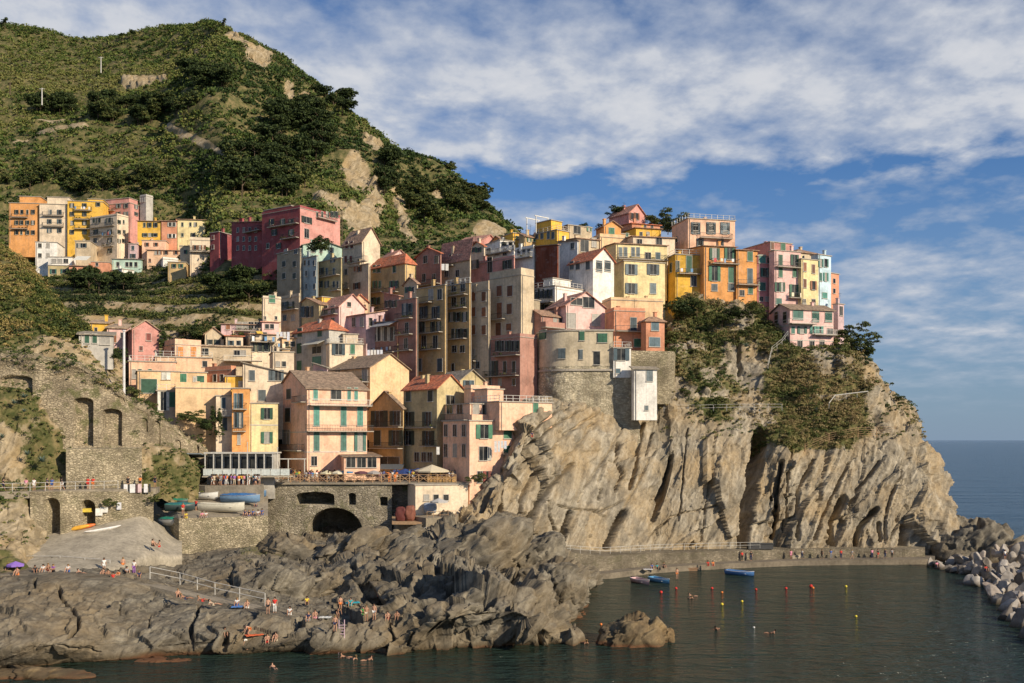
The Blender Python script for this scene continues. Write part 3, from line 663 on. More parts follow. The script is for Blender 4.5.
for k in range(7):
    V, Q = ICO3; V = V.copy()
    pl = rng.normal(size=(9,3)); pl /= np.linalg.norm(pl, axis=1, keepdims=True); off = .34+.30*rng.random(9)
    for nvec, of in zip(pl, off):
        dd = V@nvec-of; V = V-np.where(dd > 0, dd, 0)[:,None]*nvec
    V = V*np.array([1.35, 1.1, .95])+fbm(V*3+k*9, 3)[:,None]*.04
    protos.append(npmesh('boulder', V, Q, BLK, link=False, attrs={'veg': np.zeros(len(V))}))
cnt = 0
for i in range(298):
    t = random.random()**.9; u = random.random()**1.3
    D = 176-t*72
    pe = np.interp(440+22000/D, [p[1] for p in edge], [p[0] for p in edge])       # water edge
    wdt = (16+t*10)
    x = (pe-CXP)/F*D+u*wdt+1.0; z = min(2.4, .0+u*3.0)+random.uniform(-.35,.45)
    if (x/D*F+CXP) > 1060: continue
    o = protos[i % 7].copy(); col.objects.link(o); s = random.uniform(.5, 1.45)
    o.location = (x, D, z); o.rotation_euler = (random.random()*6, random.random()*6, random.random()*6); o.scale = (s*1.15, s, s)
    near = u < .22
    tag(o, 'pale quarried boulder at the water edge of the right-hand breakwater' if near else 'pale quarried boulder piled on the right-hand breakwater', 'boulder', 'boulders along the water edge of the breakwater' if near else 'boulders piled on the breakwater'); cnt += 1
mb = MB(); mb.prism([W2(945,179), W2(985,160), W2(1003,135), W2(1040,112), W2(1085,100), W2(1300,100), W2(1200,200), W2(950,196)], -3, .15)
tag(mb.build('breakwater_core', BOULDER), kind='structure')
# ============================================================ HOUSES
C = dict(orange=(.80,.38,.13), cream=(.80,.65,.47), yellow=(.84,.50,.08), pink=(.66,.32,.27), peach=(.90,.56,.38), salmon=(.70,.32,.19), crimson=(.34,.085,.085),
         white=(.86,.82,.74), beige=(.62,.50,.34), ochre=(.60,.42,.20), pyellow=(.88,.72,.38), stone=(.40,.33,.23), bluegrey=(.42,.48,.47), mint=(.50,.66,.55),
         maroon=(.22,.065,.035), lilac=(.64,.46,.46), lblue=(.58,.74,.80), brick=(.44,.235,.18), olive=(.58,.47,.25), lpink=(.86,.56,.50), rose=(.68,.26,.24), dpeach=(.85,.56,.36), grey=(.52,.49,.43), buff=(.84,.58,.33))
SH = dict(g=(.03,.12,.065), d=(.03,.045,.03), b=(.20,.075,.03), u=(.10,.13,.14), o=(.55,.22,.05), t=(.05,.18,.14), r=(.16,.03,.02), w=(.6,.58,.5), k=(.05,.09,.11))
TILE = {'red': (.50,.15,.07), 'tile': (.33,.20,.13), 'brown': (.27,.19,.13), 'grey': (.30,.26,.2), 'lt': (.45,.33,.22), 'pk': (.45,.22,.16)}
FR = simple((.55,.51,.44), .7, var=.2); IRON = simple((.05,.05,.05), .5, .6); RAILW = simple((.7,.68,.62), .5); SLAB = simple((.42,.37,.3), .85, var=.3)
CURT = simple((.34,.32,.28), .5)
LAUNDRY = [(.8,.8,.78), (.75,.75,.8), (.15,.3,.5), (.6,.1,.1), (.8,.7,.5), (.3,.4,.55)]
HS = []
class House: pass
def fb(mb, face, a0, a1, z0, z1, n0, n1, mi=0):
    if face == 'R': mb.box(a0, a1, -n1, -n0, z0, z1, mi)
    else: mb.box(-n1, -n0, a0, a1, z0, z1, mi)
def H(name, cat, label, D, th, xl, xc, xr, yt, yb, colr, roof=('flat',), wins=(), bal=(), wd=8, ext=5, shut='g', ww=2.6, wh=4.2, bands=(), blk=(), group=None, chim=1, wsplit=None, blkwin=(), awn=(), st='x', rcol=None):
    """xl | xc | xr: picture columns of the left end, the near corner and the right end; yt / yb: eaves and foot at the near corner."""
    h = House(); t = R(th); c, s = math.cos(t), math.sin(t)
    Cx, Cy = (xc-CXP)/F*D, D
    if xr is None: wr = wd
    else: k = (xr-CXP)/F; wr = (k*Cy-Cx)/(c-k*s)
    if xl is None: wl = wd
    else: k = (xl-CXP)/F; wl = (Cx-k*Cy)/(s+k*c)
    if wr < 0 or wl < 0 or wr > 60 or wl > 60: print('BAD HOUSE', label, wr, wl)
    z0 = Zat(yb, D); Hh = Zat(yt, D)-z0
    h.wr, h.wl, h.H, h.D, h.c, h.s = wr, wl, Hh, D, c, s
    h.base = Vector((Cx, Cy, z0))
    root = empty(name, h.base, t, label, cat, group); h.root = root
    def local(v):
        v = v-h.base; return Vector((v.x*c+v.y*s, -v.x*s+v.y*c, v.z))
    h.O = local(Vector((0,0,CH)))
    def face(f, px, py, off=0.0):
        d = Vector(((px-CXP)/F, 1, (HY-py)/F)); d = Vector((d.x*c+d.y*s, -d.x*s+d.y*c, d.z))
        if f == 'R': tt = (-off-h.O.y)/d.y; q = h.O+d*tt; return q.x, q.z
        tt = (-off-h.O.x)/d.x; q = h.O+d*tt; return q.y, q.z
    h.face = face
    wm = WALLM2 if colr == 'masonry' else plaster(C[colr])
    rt = roof[0]; rh = roof[1] if len(roof) > 1 else 0; tcol = roof[2] if len(roof) > 2 else 'tile'
    # walls
    mb = MB()
    if rt in ('gR', 'gL', 'sh', 'shx'):
        if rt == 'gR': prof = [(0,Hh),(wr/2,Hh+rh),(wr,Hh)]
        if rt == 'gL': prof = [(0,Hh),(wl/2,Hh+rh),(wl,Hh)]
        if rt == 'sh': prof = [(0,Hh),(wl,Hh+rh)]
        if rt == 'shx': prof = [(0,Hh),(wr,Hh+rh)]
        L_ = wl if rt in ('gR', 'shx') else wr; W_ = wr if rt in ('gR', 'shx') else wl
        poly = [(0,-ext)]+prof+[(W_,-ext)]
        f3 = (lambda a, z, b: (a, b, z)) if rt in ('gR', 'shx') else (lambda a, z, b: (b, a, z))
        fr = [f3(a, z, 0) for a, z in poly]; bk = [f3(a, z, L_) for a, z in poly]
        if rt in ('gR', 'shx'): mb.poly(list(reversed(fr))); mb.poly(bk)
        else: mb.poly(fr); mb.poly(list(reversed(bk)))
        for i in range(len(poly)):
            j = (i+1) % len(poly); q = [fr[i], fr[j], bk[j], bk[i]]; mb.poly(q if rt in ('gR', 'shx') else q[::-1])
    else: mb.box(0, wr, 0, wl, -ext, Hh)
    for bx in blk:                                    # (x0,x1,y0,y1,height) as fractions of the plan
        x0, x1, y0, y1, bh = bx[:5]; mb.box(wr*x0, wr*x1, wl*y0, wl*y1, Hh-.05, Hh+bh)
    mb.build('wall', wm, root)
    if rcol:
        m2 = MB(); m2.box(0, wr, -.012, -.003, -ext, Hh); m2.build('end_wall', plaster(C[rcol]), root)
    # string courses
    if bands:
        m2 = MB()
        for by in bands:
            for f, L_ in (('R', wr), ('L', wl)):
                z = Zat(by, D)-z0; fb(m2, f, 0, L_, z-.09, z+.09, .004, .05)
        m2.build('string_course', FR, root)
    # roof
    mr = MB(); ov = .38; th_ = .16; TM = tiles(TILE.get(tcol, TILE['tile']))
    for bx in blk:
        x0, x1, y0, y1, bh = bx[:5]; mr.box(wr*x0-.2, wr*x1+.2, wl*y0-.2, wl*y1+.2, Hh+bh+.003, Hh+bh+.18)
    if rt == 'flat':
        mr.box(-.18, wr+.18, -.18, wl+.18, Hh+.003, Hh+.17); TM = TM if tcol != 'tile' or len(roof) > 2 else SLAB
    elif rt == 'par':
        rh = rh or .9
        mr.box(-.12, wr+.12, -.12, wl+.12, Hh+.003, Hh+.12)
        mp = MB()
        for q in ((0,wr,0,.22),(0,wr,wl-.22,wl),(0,.22,.222,wl-.222),(wr-.22,wr,.222,wl-.222)): mp.box(*q, Hh+.123, Hh+rh)
        mp.build('parapet', wm, root); TM = SLAB
    elif rt == 'rail':
        mr.box(-.2, wr+.2, -.2, wl+.2, Hh+.003, Hh+.2); TM = SLAB; mp = MB()
        def run(a, b):
            a, b = Vector(a), Vector(b); L_ = (b-a).length; k = max(2, int(L_/1.3))
            for i in range(k+1): p = a.lerp(b, i/k); mp.box(p.x-.035, p.x+.035, p.y-.035, p.y+.035, Hh+.2, Hh+1.15)
            for z in (.6, 1.12): mp.tube([a+Vector((0,0,Hh+z)), b+Vector((0,0,Hh+z))], .035, 4)
        run((0,0,0),(wr,0,0)); run((0,0,0),(0,wl,0)); run((wr,0,0),(wr,wl,0)); mp.build('railing', RAILW, root)
    elif rt == 'gR':
        k = rh/(wr/2)
        for sx in (0, 1):
            e = -ov if sx == 0 else wr+ov; ez = Hh-ov*k+.16; rz = Hh+rh+.16
            q = [(e,-ov,ez),(wr/2,-ov,rz),(wr/2,wl+ov,rz),(e,wl+ov,ez)]
            mr.slab(q if sx else q[::-1], th_)
    elif rt == 'gL':
        k = rh/(wl/2)
        for sx in (0, 1):
            e = -ov if sx == 0 else wl+ov; ez = Hh-ov*k+.16; rz = Hh+rh+.16
            q = [(-ov,e,ez),(-ov,wl/2,rz),(wr+ov,wl/2,rz),(wr+ov,e,ez)]
            mr.slab(q[::-1] if sx else q, th_)
    elif rt == 'sh':
        k = rh/wl; mr.slab([(-ov,-ov,Hh-ov*k+.17),(wr+ov,-ov,Hh-ov*k+.17),(wr+ov,wl+ov,Hh+rh+ov*k+.17),(-ov,wl+ov,Hh+rh+ov*k+.17)], th_)
    elif rt == 'shx':
        k = rh/wr; mr.slab([(-ov,-ov,Hh-ov*k+.17),(wr+ov,-ov,Hh+rh+ov*k+.17),(wr+ov,wl+ov,Hh+rh+ov*k+.17),(-ov,wl+ov,Hh-ov*k+.17)], th_)
    elif rt == 'hip':
        r_ = min(wr, wl)/2; z1 = Hh+.02; zr = Hh+rh
        A_ = [(-ov,-ov,z1),(wr+ov,-ov,z1),(wr+ov,wl+ov,z1),(-ov,wl+ov,z1)]
        if wr >= wl: a, b = (r_, wl/2, zr), (wr-r_, wl/2, zr); fs = [(A_[0],A_[1],b,a),(A_[1],A_[2],b),(A_[2],A_[3],a,b),(A_[3],A_[0],a)]
        else: a, b = (wr/2, r_, zr), (wr/2, wl-r_, zr); fs = [(A_[0],A_[1],a),(A_[1],A_[2],b,a),(A_[2],A_[3],b),(A_[3],A_[0],a,b)]
        mr.box(-ov, wr+ov, -ov, wl+ov, z1-.15, z1-.003)
        for q in fs: mr.poly(q)
    ro = mr.build('roof', TM, root)
    # chimneys
    for i in range(chim):
        fx, fy = random.uniform(.2,.8), random.uniform(.35,.8); m2 = MB()
        zt = Hh+(rh*.5 if rt not in ('flat','par','rail') else 0)
        m2.box(wr*fx-.25, wr*fx+.25, wl*fy-.3, wl*fy+.3, zt-.2, zt+1.3); m2.box(wr*fx-.35, wr*fx+.35, wl*fy-.4, wl*fy+.4, zt+1.303, zt+1.4)
        m2.build('chimney', [wm], ro)
    if chim and random.random() < .35:                # roof aerial
        m2 = MB(); fx, fy = random.uniform(.2,.8), random.uniform(.2,.8); zt = Hh+(rh*.5 if rt not in ('flat','par','rail') else 0)
        m2.tube([(wr*fx, wl*fy, zt-.2), (wr*fx, wl*fy, zt+2.6)], .03, 4); m2.tube([(wr*fx-.6, wl*fy, zt+2.4), (wr*fx+.6, wl*fy, zt+2.4)], .02, 4); m2.tube([(wr*fx-.4, wl*fy, zt+2.1), (wr*fx+.4, wl*fy, zt+2.1)], .02, 4)
        m2.build('aerial', IRON, ro)
    # windows
    GM = glass()
    for wsp in wins:
        f, xs, ys = wsp[:3]; w_ = wsp[3] if len(wsp) > 3 and wsp[3] else ww; hh = wsp[4] if len(wsp) > 4 and wsp[4] else wh
        stl = wsp[5] if len(wsp) > 5 and wsp[5] else st; sc_ = SH[wsp[6] if len(wsp) > 6 else shut]
        xs = xs if isinstance(xs, (list, tuple)) else [xs]; ys = ys if isinstance(ys, (list, tuple)) else [ys]
        w_, hh = w_*1.14, hh*1.16; stl00 = stl
        for y in ys:
            for x in xs:
                a0, z1 = face(f, x-w_/2, y-hh/2); a1, z0_ = face(f, x+w_/2, y+hh/2)
                _, z1b = face(f, x, y-hh/2); _, z0b = face(f, x, y+hh/2); z1, z0_ = z1b, z0b
                if a0 > a1: a0, a1 = a1, a0
                Lf = wr if f == 'R' else wl
                if a0 < .1 or a1 > Lf-.1:
                    sft = max(.1-a0, 0)-max(a1-(Lf-.1), 0); a0 += sft; a1 += sft
                    if a0 < 0: a0 = .05
                stl = stl00; stl0 = stl; q_ = random.random()
                if stl == 'x': stl = 'c' if q_ < .14 else ('h' if q_ < .26 else 'x')
                elif stl == 'c' and q_ < .08: stl = 'x'
                m2 = MB(); fb(m2, f, a0, a1, z0_, z1, .004, .03); wo = m2.build('window', GM if random.random() < .8 else CURT, root)
                m3 = MB(); e = .06
                fb(m3, f, a0-e, a0, z0_, z1, .004, .09); fb(m3, f, a1, a1+e, z0_, z1, .004, .09); fb(m3, f, a0-e, a1+e, z1, z1+e, .004, .1); fb(m3, f, a0-e-.06, a1+e+.06, z0_-.1, z0_, .004, .2)
                if stl != 'c' and a1-a0 > .9: fb(m3, f, (a0+a1)/2-.02, (a0+a1)/2+.02, z0_, z1, .032, .07)
                m3.build('frame', FR, wo)
                jt = random.choice((.7,1,1.35)); sm = slatted(tuple(round(v_*jt, 4) for v_ in sc_)); wv = a1-a0
                if stl == 'c':
                    for q in ((a0, (a0+a1)/2-.012), ((a0+a1)/2+.012, a1)):
                        m4 = MB(); fb(m4, f, q[0], q[1], z0_, z1, .035, .08); m4.build('shutter', sm, wo)
                elif stl in ('x', 'h'):
                    sw = wv*.52
                    for q in ((a0-sw, a0-.01), (a1+.01, a1+sw))[(1 if stl == 'h' else 0):]:
                        q0, q1 = max(q[0], .02), min(q[1], Lf-.02)
                        if q1-q0 < .15: continue
                        m4 = MB(); fb(m4, f, q0, q1, z0_-.02, z1+.02, .10, .15); m4.build('shutter', sm, wo)
                stl = stl0
    for b in bal:                                      # (face, x0, x1, y, [depth, kind])
        f, x0, x1, y = b[:4]; dp = b[4] if len(b) > 4 else 1.0; kd = b[5] if len(b) > 5 else 'i'
        a0, z = face(f, x0, y); a1, _ = face(f, x1, y); _, z = face(f, (x0+x1)/2, y)
        if a0 > a1: a0, a1 = a1, a0
        m2 = MB(); fb(m2, f, a0, a1, z-.14, z, .004, dp); bo = m2.build('balcony', SLAB, root)
        m3 = MB()
        if kd == 's': fb(m3, f, a0, a1, z+.003, z+.95, dp-.15, dp-.003); fb(m3, f, a0, a0+.15, z+.003, z+.95, .004, dp-.153); fb(m3, f, a1-.15, a1, z+.003, z+.95, .004, dp-.153); m3.build('parapet', wm, bo)
        else:
            fb(m3, f, a0, a1, z+.93, z+.99, dp-.07, dp-.01); fb(m3, f, a0, a1, z+.08, z+.12, dp-.06, dp-.02)
            k = max(3, int((a1-a0)/.28))
            for i in range(k+1): a = a0+.03+(a1-a0-.06)*i/k; fb(m3, f, a-.015, a+.015, z+.0, z+.93, dp-.055, dp-.025)
            for a in (a0+.02, a1-.04):
                fb(m3, f, a-.02, a+.02, z+.93, z+.99, .01, dp-.07)
                for j in range(3): fb(m3, f, a-.015, a+.015, z, z+.93, .2+j*.25, .23+j*.25)
            m3.build('railing', RAILW if kd == 'w' else IRON, bo)
        if 'L' in kd or random.random() < .13:         # washing on the balcony
            a = a0+.2
            while a < a1-.7:
                w5 = random.uniform(.35,.6); m5 = MB(); fb(m5, f, a, a+w5, z+random.uniform(.0,.35), z+.96, dp+.01, dp+.03); m5.build('laundry', simple(random.choice(LAUNDRY), .8, var=.1), bo); a += w5+random.uniform(.1,2.2)
        if random.random() < .4:
            for _ in range(3):
                q_ = random.uniform(a0+.2,a1-.2); cc_ = (q_, -(dp-.2), z+.3) if f == 'R' else (-(dp-.2), q_, z+.3)
                V_, Q_, T_ = clumps(np.array([cc_]), .3*np.ones(1), 22, .12, rng.random(1)); npmesh('potted_plant', V_, Q_, GREEN, bo, {'tint': T_})
    for a in awn:                                      # (face,x0,x1,y,depth,colour)
        f, x0, x1, y, dp, ac_ = a; a0, z = face(f, x0, y); a1, _ = face(f, x1, y)
        if a0 > a1: a0, a1 = a1, a0
        m2 = MB(); q = [(a0, .05, z), (a1, .05, z), (a1, dp, z-dp*.45), (a0, dp, z-dp*.45)]
        q = [((a_, -n_, z_) if f == 'R' else (-n_, a_, z_)) for a_, n_, z_ in q]
        m2.slab(q, .06); m2.build('awning', simple(ac_, .8), root)
    # a downpipe at the near corner
    if random.random() < .6:
        m2 = MB(); x = .35; m2.tube([(x, -.1, -1), (x, -.1, Hh-.1)], .055, 5); m2.build('downpipe', SLAB, root)
    HS.append(h); return h
hs = 'house'
# ---------------- upper village, far left on the hillside
U = 'houses of the upper hamlet on the left hillside'
H('terraced_house', hs, 'orange house with balconies at the left end of the upper hamlet', 300, 6, None, 9, 39, 203, 240, 'orange', ('flat',), [('R', [16.6,21.5,27.5,33], [212,222.7,232.5], 1.8, 3.6)], [('R',12,28,217.5), ('R',12,28,229)], shut='d', blk=[(.25,.95,.3,1,2.6)], group=U)
H('terraced_house', hs, 'cream house between the orange and the golden yellow ones in the upper hamlet', 300, 7, None, 39.5, 67, 204, 239, 'cream', ('flat',), [('R', [49.5,59.5], [212,221.5,230.5], 2, 3.8, 'x')], [('R',43,64,215.8,1,'i'), ('R',43,64,226.5)], shut='k', blk=[(.2,1,.25,1,2.6)], group=U)
H('terraced_house', hs, 'golden yellow house with balconies in the upper hamlet', 300, 8, None, 67.5, 103, 201, 240, 'yellow', ('flat',), [('R', [72,84.5], [205.5,214,223,232], 2, 3.6), ('R',[98],[204.5],2,3.2)], [('R',75,92,210.5), ('R',75,92,219.5), ('R',75,92,229)], shut='d', group=U, blk=[(.55,.98,.1,.9,.9)])
H('terraced_house', hs, 'rose pink house with a penthouse and lit right side in the upper hamlet', 306, 72, 104, 130, 140, 203, 226, 'pink', ('flat',), [('L', [107,118.5,126], [206,214], 2, 3.6), ('R',[136],[207,214],1.6,3)], [('L',104,115,211)], shut='u', blk=[(.05,.95,.05,.95,1.6)], group=U)
H('stone_house', hs, 'grey rendered house with a dark opening at the right end above the hamlet', 308, 60, 140, 146, 153, 196, 221, 'grey', ('par',.6), [('L', [142.5], [199.5], 4, 4.5, 'o')], group=U, chim=0)
H('apartment_house', hs, 'big cream house with four floors of balconies in the middle of the upper hamlet', 294, 62, 90, 117, 128.5, 215, 258, 'cream', ('par',.5), [('L', [94,98.5,108.5,112.5], [220.5], 2, 4.4), ('L', [96,110], [232,240.5,251], 2, 4), ('R',[119,123.5],[222,232,241],1.5,3.4)], [('L',91,115,227), ('L',104,114,236), ('L',104,114,246.5), ('L',91,103,236)], shut='d', group=U)
H('cottage', hs, 'small pale pink house with four dark windows below the cream one in the hamlet', 289, 10, None, 35.5, 57, 242, 264, 'white', ('flat',), [('R', [40,48], [245.5,255.5], 3, 3.6, 'o')], shut='d', group=U)
H('cottage', hs, 'cream house behind the awning terrace in the upper hamlet', 290, 8, None, 75, 90.5, 241, 262, 'beige', ('flat',), [('R',[79.5,84],[245.5],2.4,3.6)], shut='k', group=U)
H('terraced_house', hs, 'yellow end house of the row right of the cream block in the upper hamlet', 292, 6, None, 137.5, 161, 221, 244, 'yellow', ('sh',1,'tile'), [('R',[144.5,149.5,155.5],[225],2,3.8), ('R',[145,150,155],[235],2.4,3)], [], shut='d', group=U)
H('terraced_house', hs, 'salmon pink middle house of the row in the upper hamlet', 292.3, 6, None, 161.5, 177, 221, 244, 'salmon', ('sh',1,'tile'), [('R',[170,174],[224.5,236],2,3.4)], shut='w', group=U)
H('terraced_house', hs, 'pale yellow right house of the row in the upper hamlet', 292.6, 6, None, 177.5, 205, 219.5, 244, 'pyellow', ('sh',1,'tile'), [('R',[182.5,190.5,195],[224.5],1.8,3.4), ('R',[182.5,193],[235],2,3)], shut='d', group=U)
H('cottage', hs, 'long low salmon house with a tiled roof below the row in the hamlet', 286, 8, None, 147, 187, 250, 264, 'dpeach', ('sh',.9,'tile'), [('R',[156,159.5,166,176],[252.5],2,3.4), ('R',[150,176],[260.5],2,3)], shut='b', group=U)
H('cottage', hs, 'small peach house above the white terrace in the hamlet', 288, 8, None, 142, 166, 240.5, 256, 'peach', ('flat',), [('R',[147,156],[244.5],2,3)], shut='b', group=U)
H('cottage', hs, 'greenish house with a columned gallery in the lower hamlet', 285, 6, None, 112, 141, 259, 272, 'mint', ('sh',.7,'grey'), [('R',[118,127,131,136],[264.5],2.6,4,'o')], shut='k', group=U)
H('cottage', hs, 'bright white low house on the right of the lower hamlet', 284, 30, 155, 163, 180, 259, 270, 'white', ('par',.6), [('L',[158.5],[263.5],3,3.6,'o')], group=U)
H('cottage', hs, 'small green rendered house at the foot of the hamlet', 283, 6, None, 48, 69, 265.5, 279, 'olive', ('flat',), [('R',[53.5,64],[271.5],2.8,4,'x')], shut='t', group=U)
H('cottage', hs, 'low terracotta annexe left of the terracotta cube in the hamlet', 282, 6, None, 69, 92, 266, 279, 'salmon', ('sh',.6,'tile'), [('R',[74],[271.5],2,3,'o')], group=U)
H('cottage', hs, 'terracotta cube house with one window at the foot of the hamlet', 281, 12, None, 91, 109.5, 262, 277, 'salmon', ('flat',), [('R',[97],[264.5],2.2,2.8,'o')], group=U, chim=0)
H('cottage', hs, 'low whitewashed house with a lit right side at the foot of the hamlet', 280, 55, 110, 122, 134, 269, 280, 'white', ('flat',), [('L',[115,118.5],[274],2,4.4,'x')], shut='k', group=U)
H('cottage', hs, 'white glazed veranda house with an awning in the hamlet', 286, 6, None, 48, 72, 257, 266, 'white', ('flat',), [('R',[54,60,66],[261],4,3.6,'o')], group=U, chim=0, awn=[('R',77,91,256,4,(.7,.68,.6))])
H('cottage', hs, 'narrow lilac house under the awning in the middle of the hamlet', 287, 6, None, 128.5, 137, 244, 262, 'lilac', ('flat',), [('R',[133],[248,256],2.4,3.6)], shut='k', group=U)
H('cottage', hs, 'cream tower-like house with terraces left of the crimson block', 262, 12, None, 190, 210, 240, 272, 'cream', ('par',.8), [('R',[195,200,205],[247.5],2,3.8)], [('R',190,210,252)], shut='b', group=U)
H('cottage', hs, 'small beige house left of the cream terraces', 266, 10, None, 180, 190, 246, 275, 'beige', ('flat',), [('R',[185],[252],2,3.4)], group=U)
H('cottage', hs, 'stepped orange house beside the small red one', 258, 10, None, 168, 186, 262, 280, 'ochre', ('flat',), [('R',[174,181],[266],2,3.4)], group=U)
H('red_house', hs, 'bright red house with a lit side wall left of the crimson block', 246, 60, 210, 219, 232, 232, 256, 'crimson', ('flat',), [('L',[213],[237.5,247],1.8,3.6,'c')], shut='r')
# crimson palazzo
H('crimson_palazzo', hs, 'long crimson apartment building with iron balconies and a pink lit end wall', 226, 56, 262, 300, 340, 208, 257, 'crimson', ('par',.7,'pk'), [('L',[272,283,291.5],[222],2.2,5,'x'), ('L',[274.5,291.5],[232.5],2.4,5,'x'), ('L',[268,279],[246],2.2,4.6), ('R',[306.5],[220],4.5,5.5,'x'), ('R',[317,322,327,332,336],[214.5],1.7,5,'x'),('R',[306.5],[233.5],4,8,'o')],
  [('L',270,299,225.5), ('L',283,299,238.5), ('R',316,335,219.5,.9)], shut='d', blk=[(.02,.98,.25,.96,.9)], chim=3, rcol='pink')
H('crimson_palazzo', hs, 'lower wing of the crimson building with rows of small windows', 236, 52, 231.5, 264, 270, 222, 255, 'crimson', ('sh',1.5,'pk'), [('L',[238,244,250,256],[230,239,248],1.8,4,'o')], [('L',246,262,231.5)], shut='d', chim=3)
# ---------------- row above the middle of the village
H('old_house', hs, 'weathered grey stone house with blank windows under the crimson palazzo', 216, 46, 277, 300, 300.9, 249, 296, 'stone', ('flat',), [('L',[284,294.5],[264,276],3,5,'c'), ('L',[286,296],[251.5],3,4,'o')], shut='d', chim=0)
H('house', hs, 'narrow blue-green rendered house beside the stone one', 213, 46, 301, 316.5, 317.4, 256, 298, 'bluegrey', ('flat',), [('L',[305,309,314],[263],1.8,4.5,'o'), ('L',[306.5,314.5],[273.5,286.5],1.8,4.5,'o')])
H('house', hs, 'mint green house with a low roof above the blue-green one', 222, 20, None, 303, 342, 245, 262, 'mint', ('gR',1.2,'grey'), [('R',[313,321,331],[250],2.5,4,'x')], shut='k')
H('house', hs, 'yellow-beige house with a terrace between the blue-green house and the tall gabled one', 211, 46, 317, 341, 341.9, 258, 297, 'olive', ('flat',), [('L',[322,327,334],[271.5],1.8,6,'x'), ('L',[321,327,334,338],[284.5],1.8,5.5,'x'), ('L',[333],[260],2,4)], [('L',318,340,276.5), ('L',332,341,290.5)], shut='k')
H('house', hs, 'tall house with maroon shutters and a sunlit cream gable end', 213, 46, 342.5, 362, 380, 241, 300, 'cream', ('gR',3.2,'tile'), [('L',[347,352],[245],2.4,6,'c','r'), ('L',[346,351],[259.5],2.2,6,'c','r'), ('L',[346,351],[272,285],2.2,5,'o')], [('L',344,352,289)], shut='d')
H('house', hs, 'beige house with brown shutters below the cream gable', 209, 46, 349, 368.5, 369.4, 264, 302, 'beige', ('flat',), [('L',[355,359.5],[269],2,5,'x'), ('L',[357],[286],3,5.5,'x')], [('L',350,368,262.5,.8)], shut='b')
H('house', hs, 'orange-yellow house with green shutters and a hipped red roof', 206, 46, 369.5, 405, 415, 263, 312, 'ochre', ('hip',2.4,'red'), [('L',[374.5,379,394.5],[269],2.6,6.5,'c'), ('L',[375,380,392,396.5],[284.5],1.9,6,'x'), ('L',[373,378,391,396],[301],1.9,6,'x')], [('L',371,384,292.5), ('L',387,399,292.5), ('L',371,398,309)], shut='g')
H('house', hs, 'small pink gabled house behind the hipped red roof', 222, 40, 380, 391, 409, 257, 270, 'lpink', ('gR',1.8,'pk'))
H('house', hs, 'brownish pink house with a red roof and a roof terrace frame', 214, 46, 416, 440.5, 441.4, 253, 292, 'brick', ('gL',1.6,'red'), [('L',[425.5,436.5],[259.5],3.4,6.5,'o'), ('L',[424,434],[278],3,7,'o')], [('L',416,440,285)], shut='b')
H('house', hs, 'cream house with dark shutters right of the brownish pink one', 212, 46, 441, 470, 470.9, 252, 285, 'beige', ('shx',1.2,'pk'), [('L',[450.5,456.5,461],[258],2.4,6,'o'), ('L',[446.5,457.5],[273.5],3,6,'o')], [('L',444,455,266)], shut='d')
H('house', hs, 'wide dusty pink house with black windows below the white roof terrace', 211, 46, 470.5, 514, 514.9, 257.5, 282, 'pink', ('par',.5), [('L',[474.5,507.5],[264.5],4,7.5,'x'), ('L',[490],[265],4,13,'o')], shut='d')
H('house', hs, 'roof terrace house with white arcaded parapets and tiled gable', 219, 46, 470, 514, 514.9, 250, 275, 'white', ('rail',), [('L',[489,497,505],[252],3.4,6,'o')], [('L',478,512,254,1,'w')], shut='u')
H('house', hs, 'shaded white house with washing between the pink house and the rusty wall', 210, 46, 515, 533.5, 534.4, 248, 278, 'white', ('par',.7), [('L',[519,524,529],[252],2.6,5,'o')], [('L',515,533,258,1,'w')])
H('house', hs, 'house with a blank rust-red wall', 206, 46, 534, 557.5, 558.4, 245, 282, 'maroon', ('sh',.5,'tile'), chim=0)
H('house', hs, 'low house with a long terracotta roof on the skyline left', 236, 58, 456, 479, 500, 241, 256, 'pink', ('gR',2.2,'pk'), [('L',[466],[246],2,3,'o')])
H('house', hs, 'low house with a sunlit orange gable behind the white roof terraces', 232, 40, 488, 505, 522, 242, 256, 'orange', ('gL',1.8,'tile'), [('R',[508],[246],2,3,'o')])
H('house', hs, 'yellow rooftop room on the skyline right of the mountain', 230, 30, 499, 513, 524, 233, 250, 'yellow', ('flat',), [('R',[518],[238],2,3)])
H('house', hs, 'orange house with a flat eave left of the pergola house', 224, 40, 519, 524, 538, 236, 255, 'ochre', ('sh',.8,'tile'), [('R',[529,534],[240],2,3)])
# ---------------- top of the promontory, left part
H('house', hs, 'yellow house with a white rooftop pergola and three green-shuttered windows', 221, 42, 534, 557, 569, 230, 252, 'yellow', ('rail',), [('L',[537,542,548.5,553],[235.5],2.4,6,'c','k')], blk=[(.1,1,.3,.95,2.6)])
H('house', hs, 'grey-beige flat house with a dark terrace opening right of the pergola', 226, 30, None, 568, 592, 225, 246, 'beige', ('flat',), [('R',[577],[230],6,6.5,'o'), ('R',[589],[229],2,4)])
H('house', hs, 'pale blue-white house between the rust-red wall and the beige one', 212, 46, 558, 577.5, 578.4, 241, 283, 'white', ('sh',.5,'tile'), [('L',[572.5],[246],3,5,'o')])
H('house', hs, 'beige house with two large dark openings under the orange penthouse', 214, 24, None, 577, 599, 238.5, 268, 'beige', ('sh',.8,'tile'), [('R',[584.5],[246],7,10,'o'), ('R',[594],[242.5],4,8,'o')])
H('house', hs, 'orange penthouse with a green window beneath the pink gabled house', 218, 20, 596, 604, 621, 226, 262, 'orange', ('gR',1.2,'tile'), [('R',[611.5],[231.5],5,6.5,'c')])
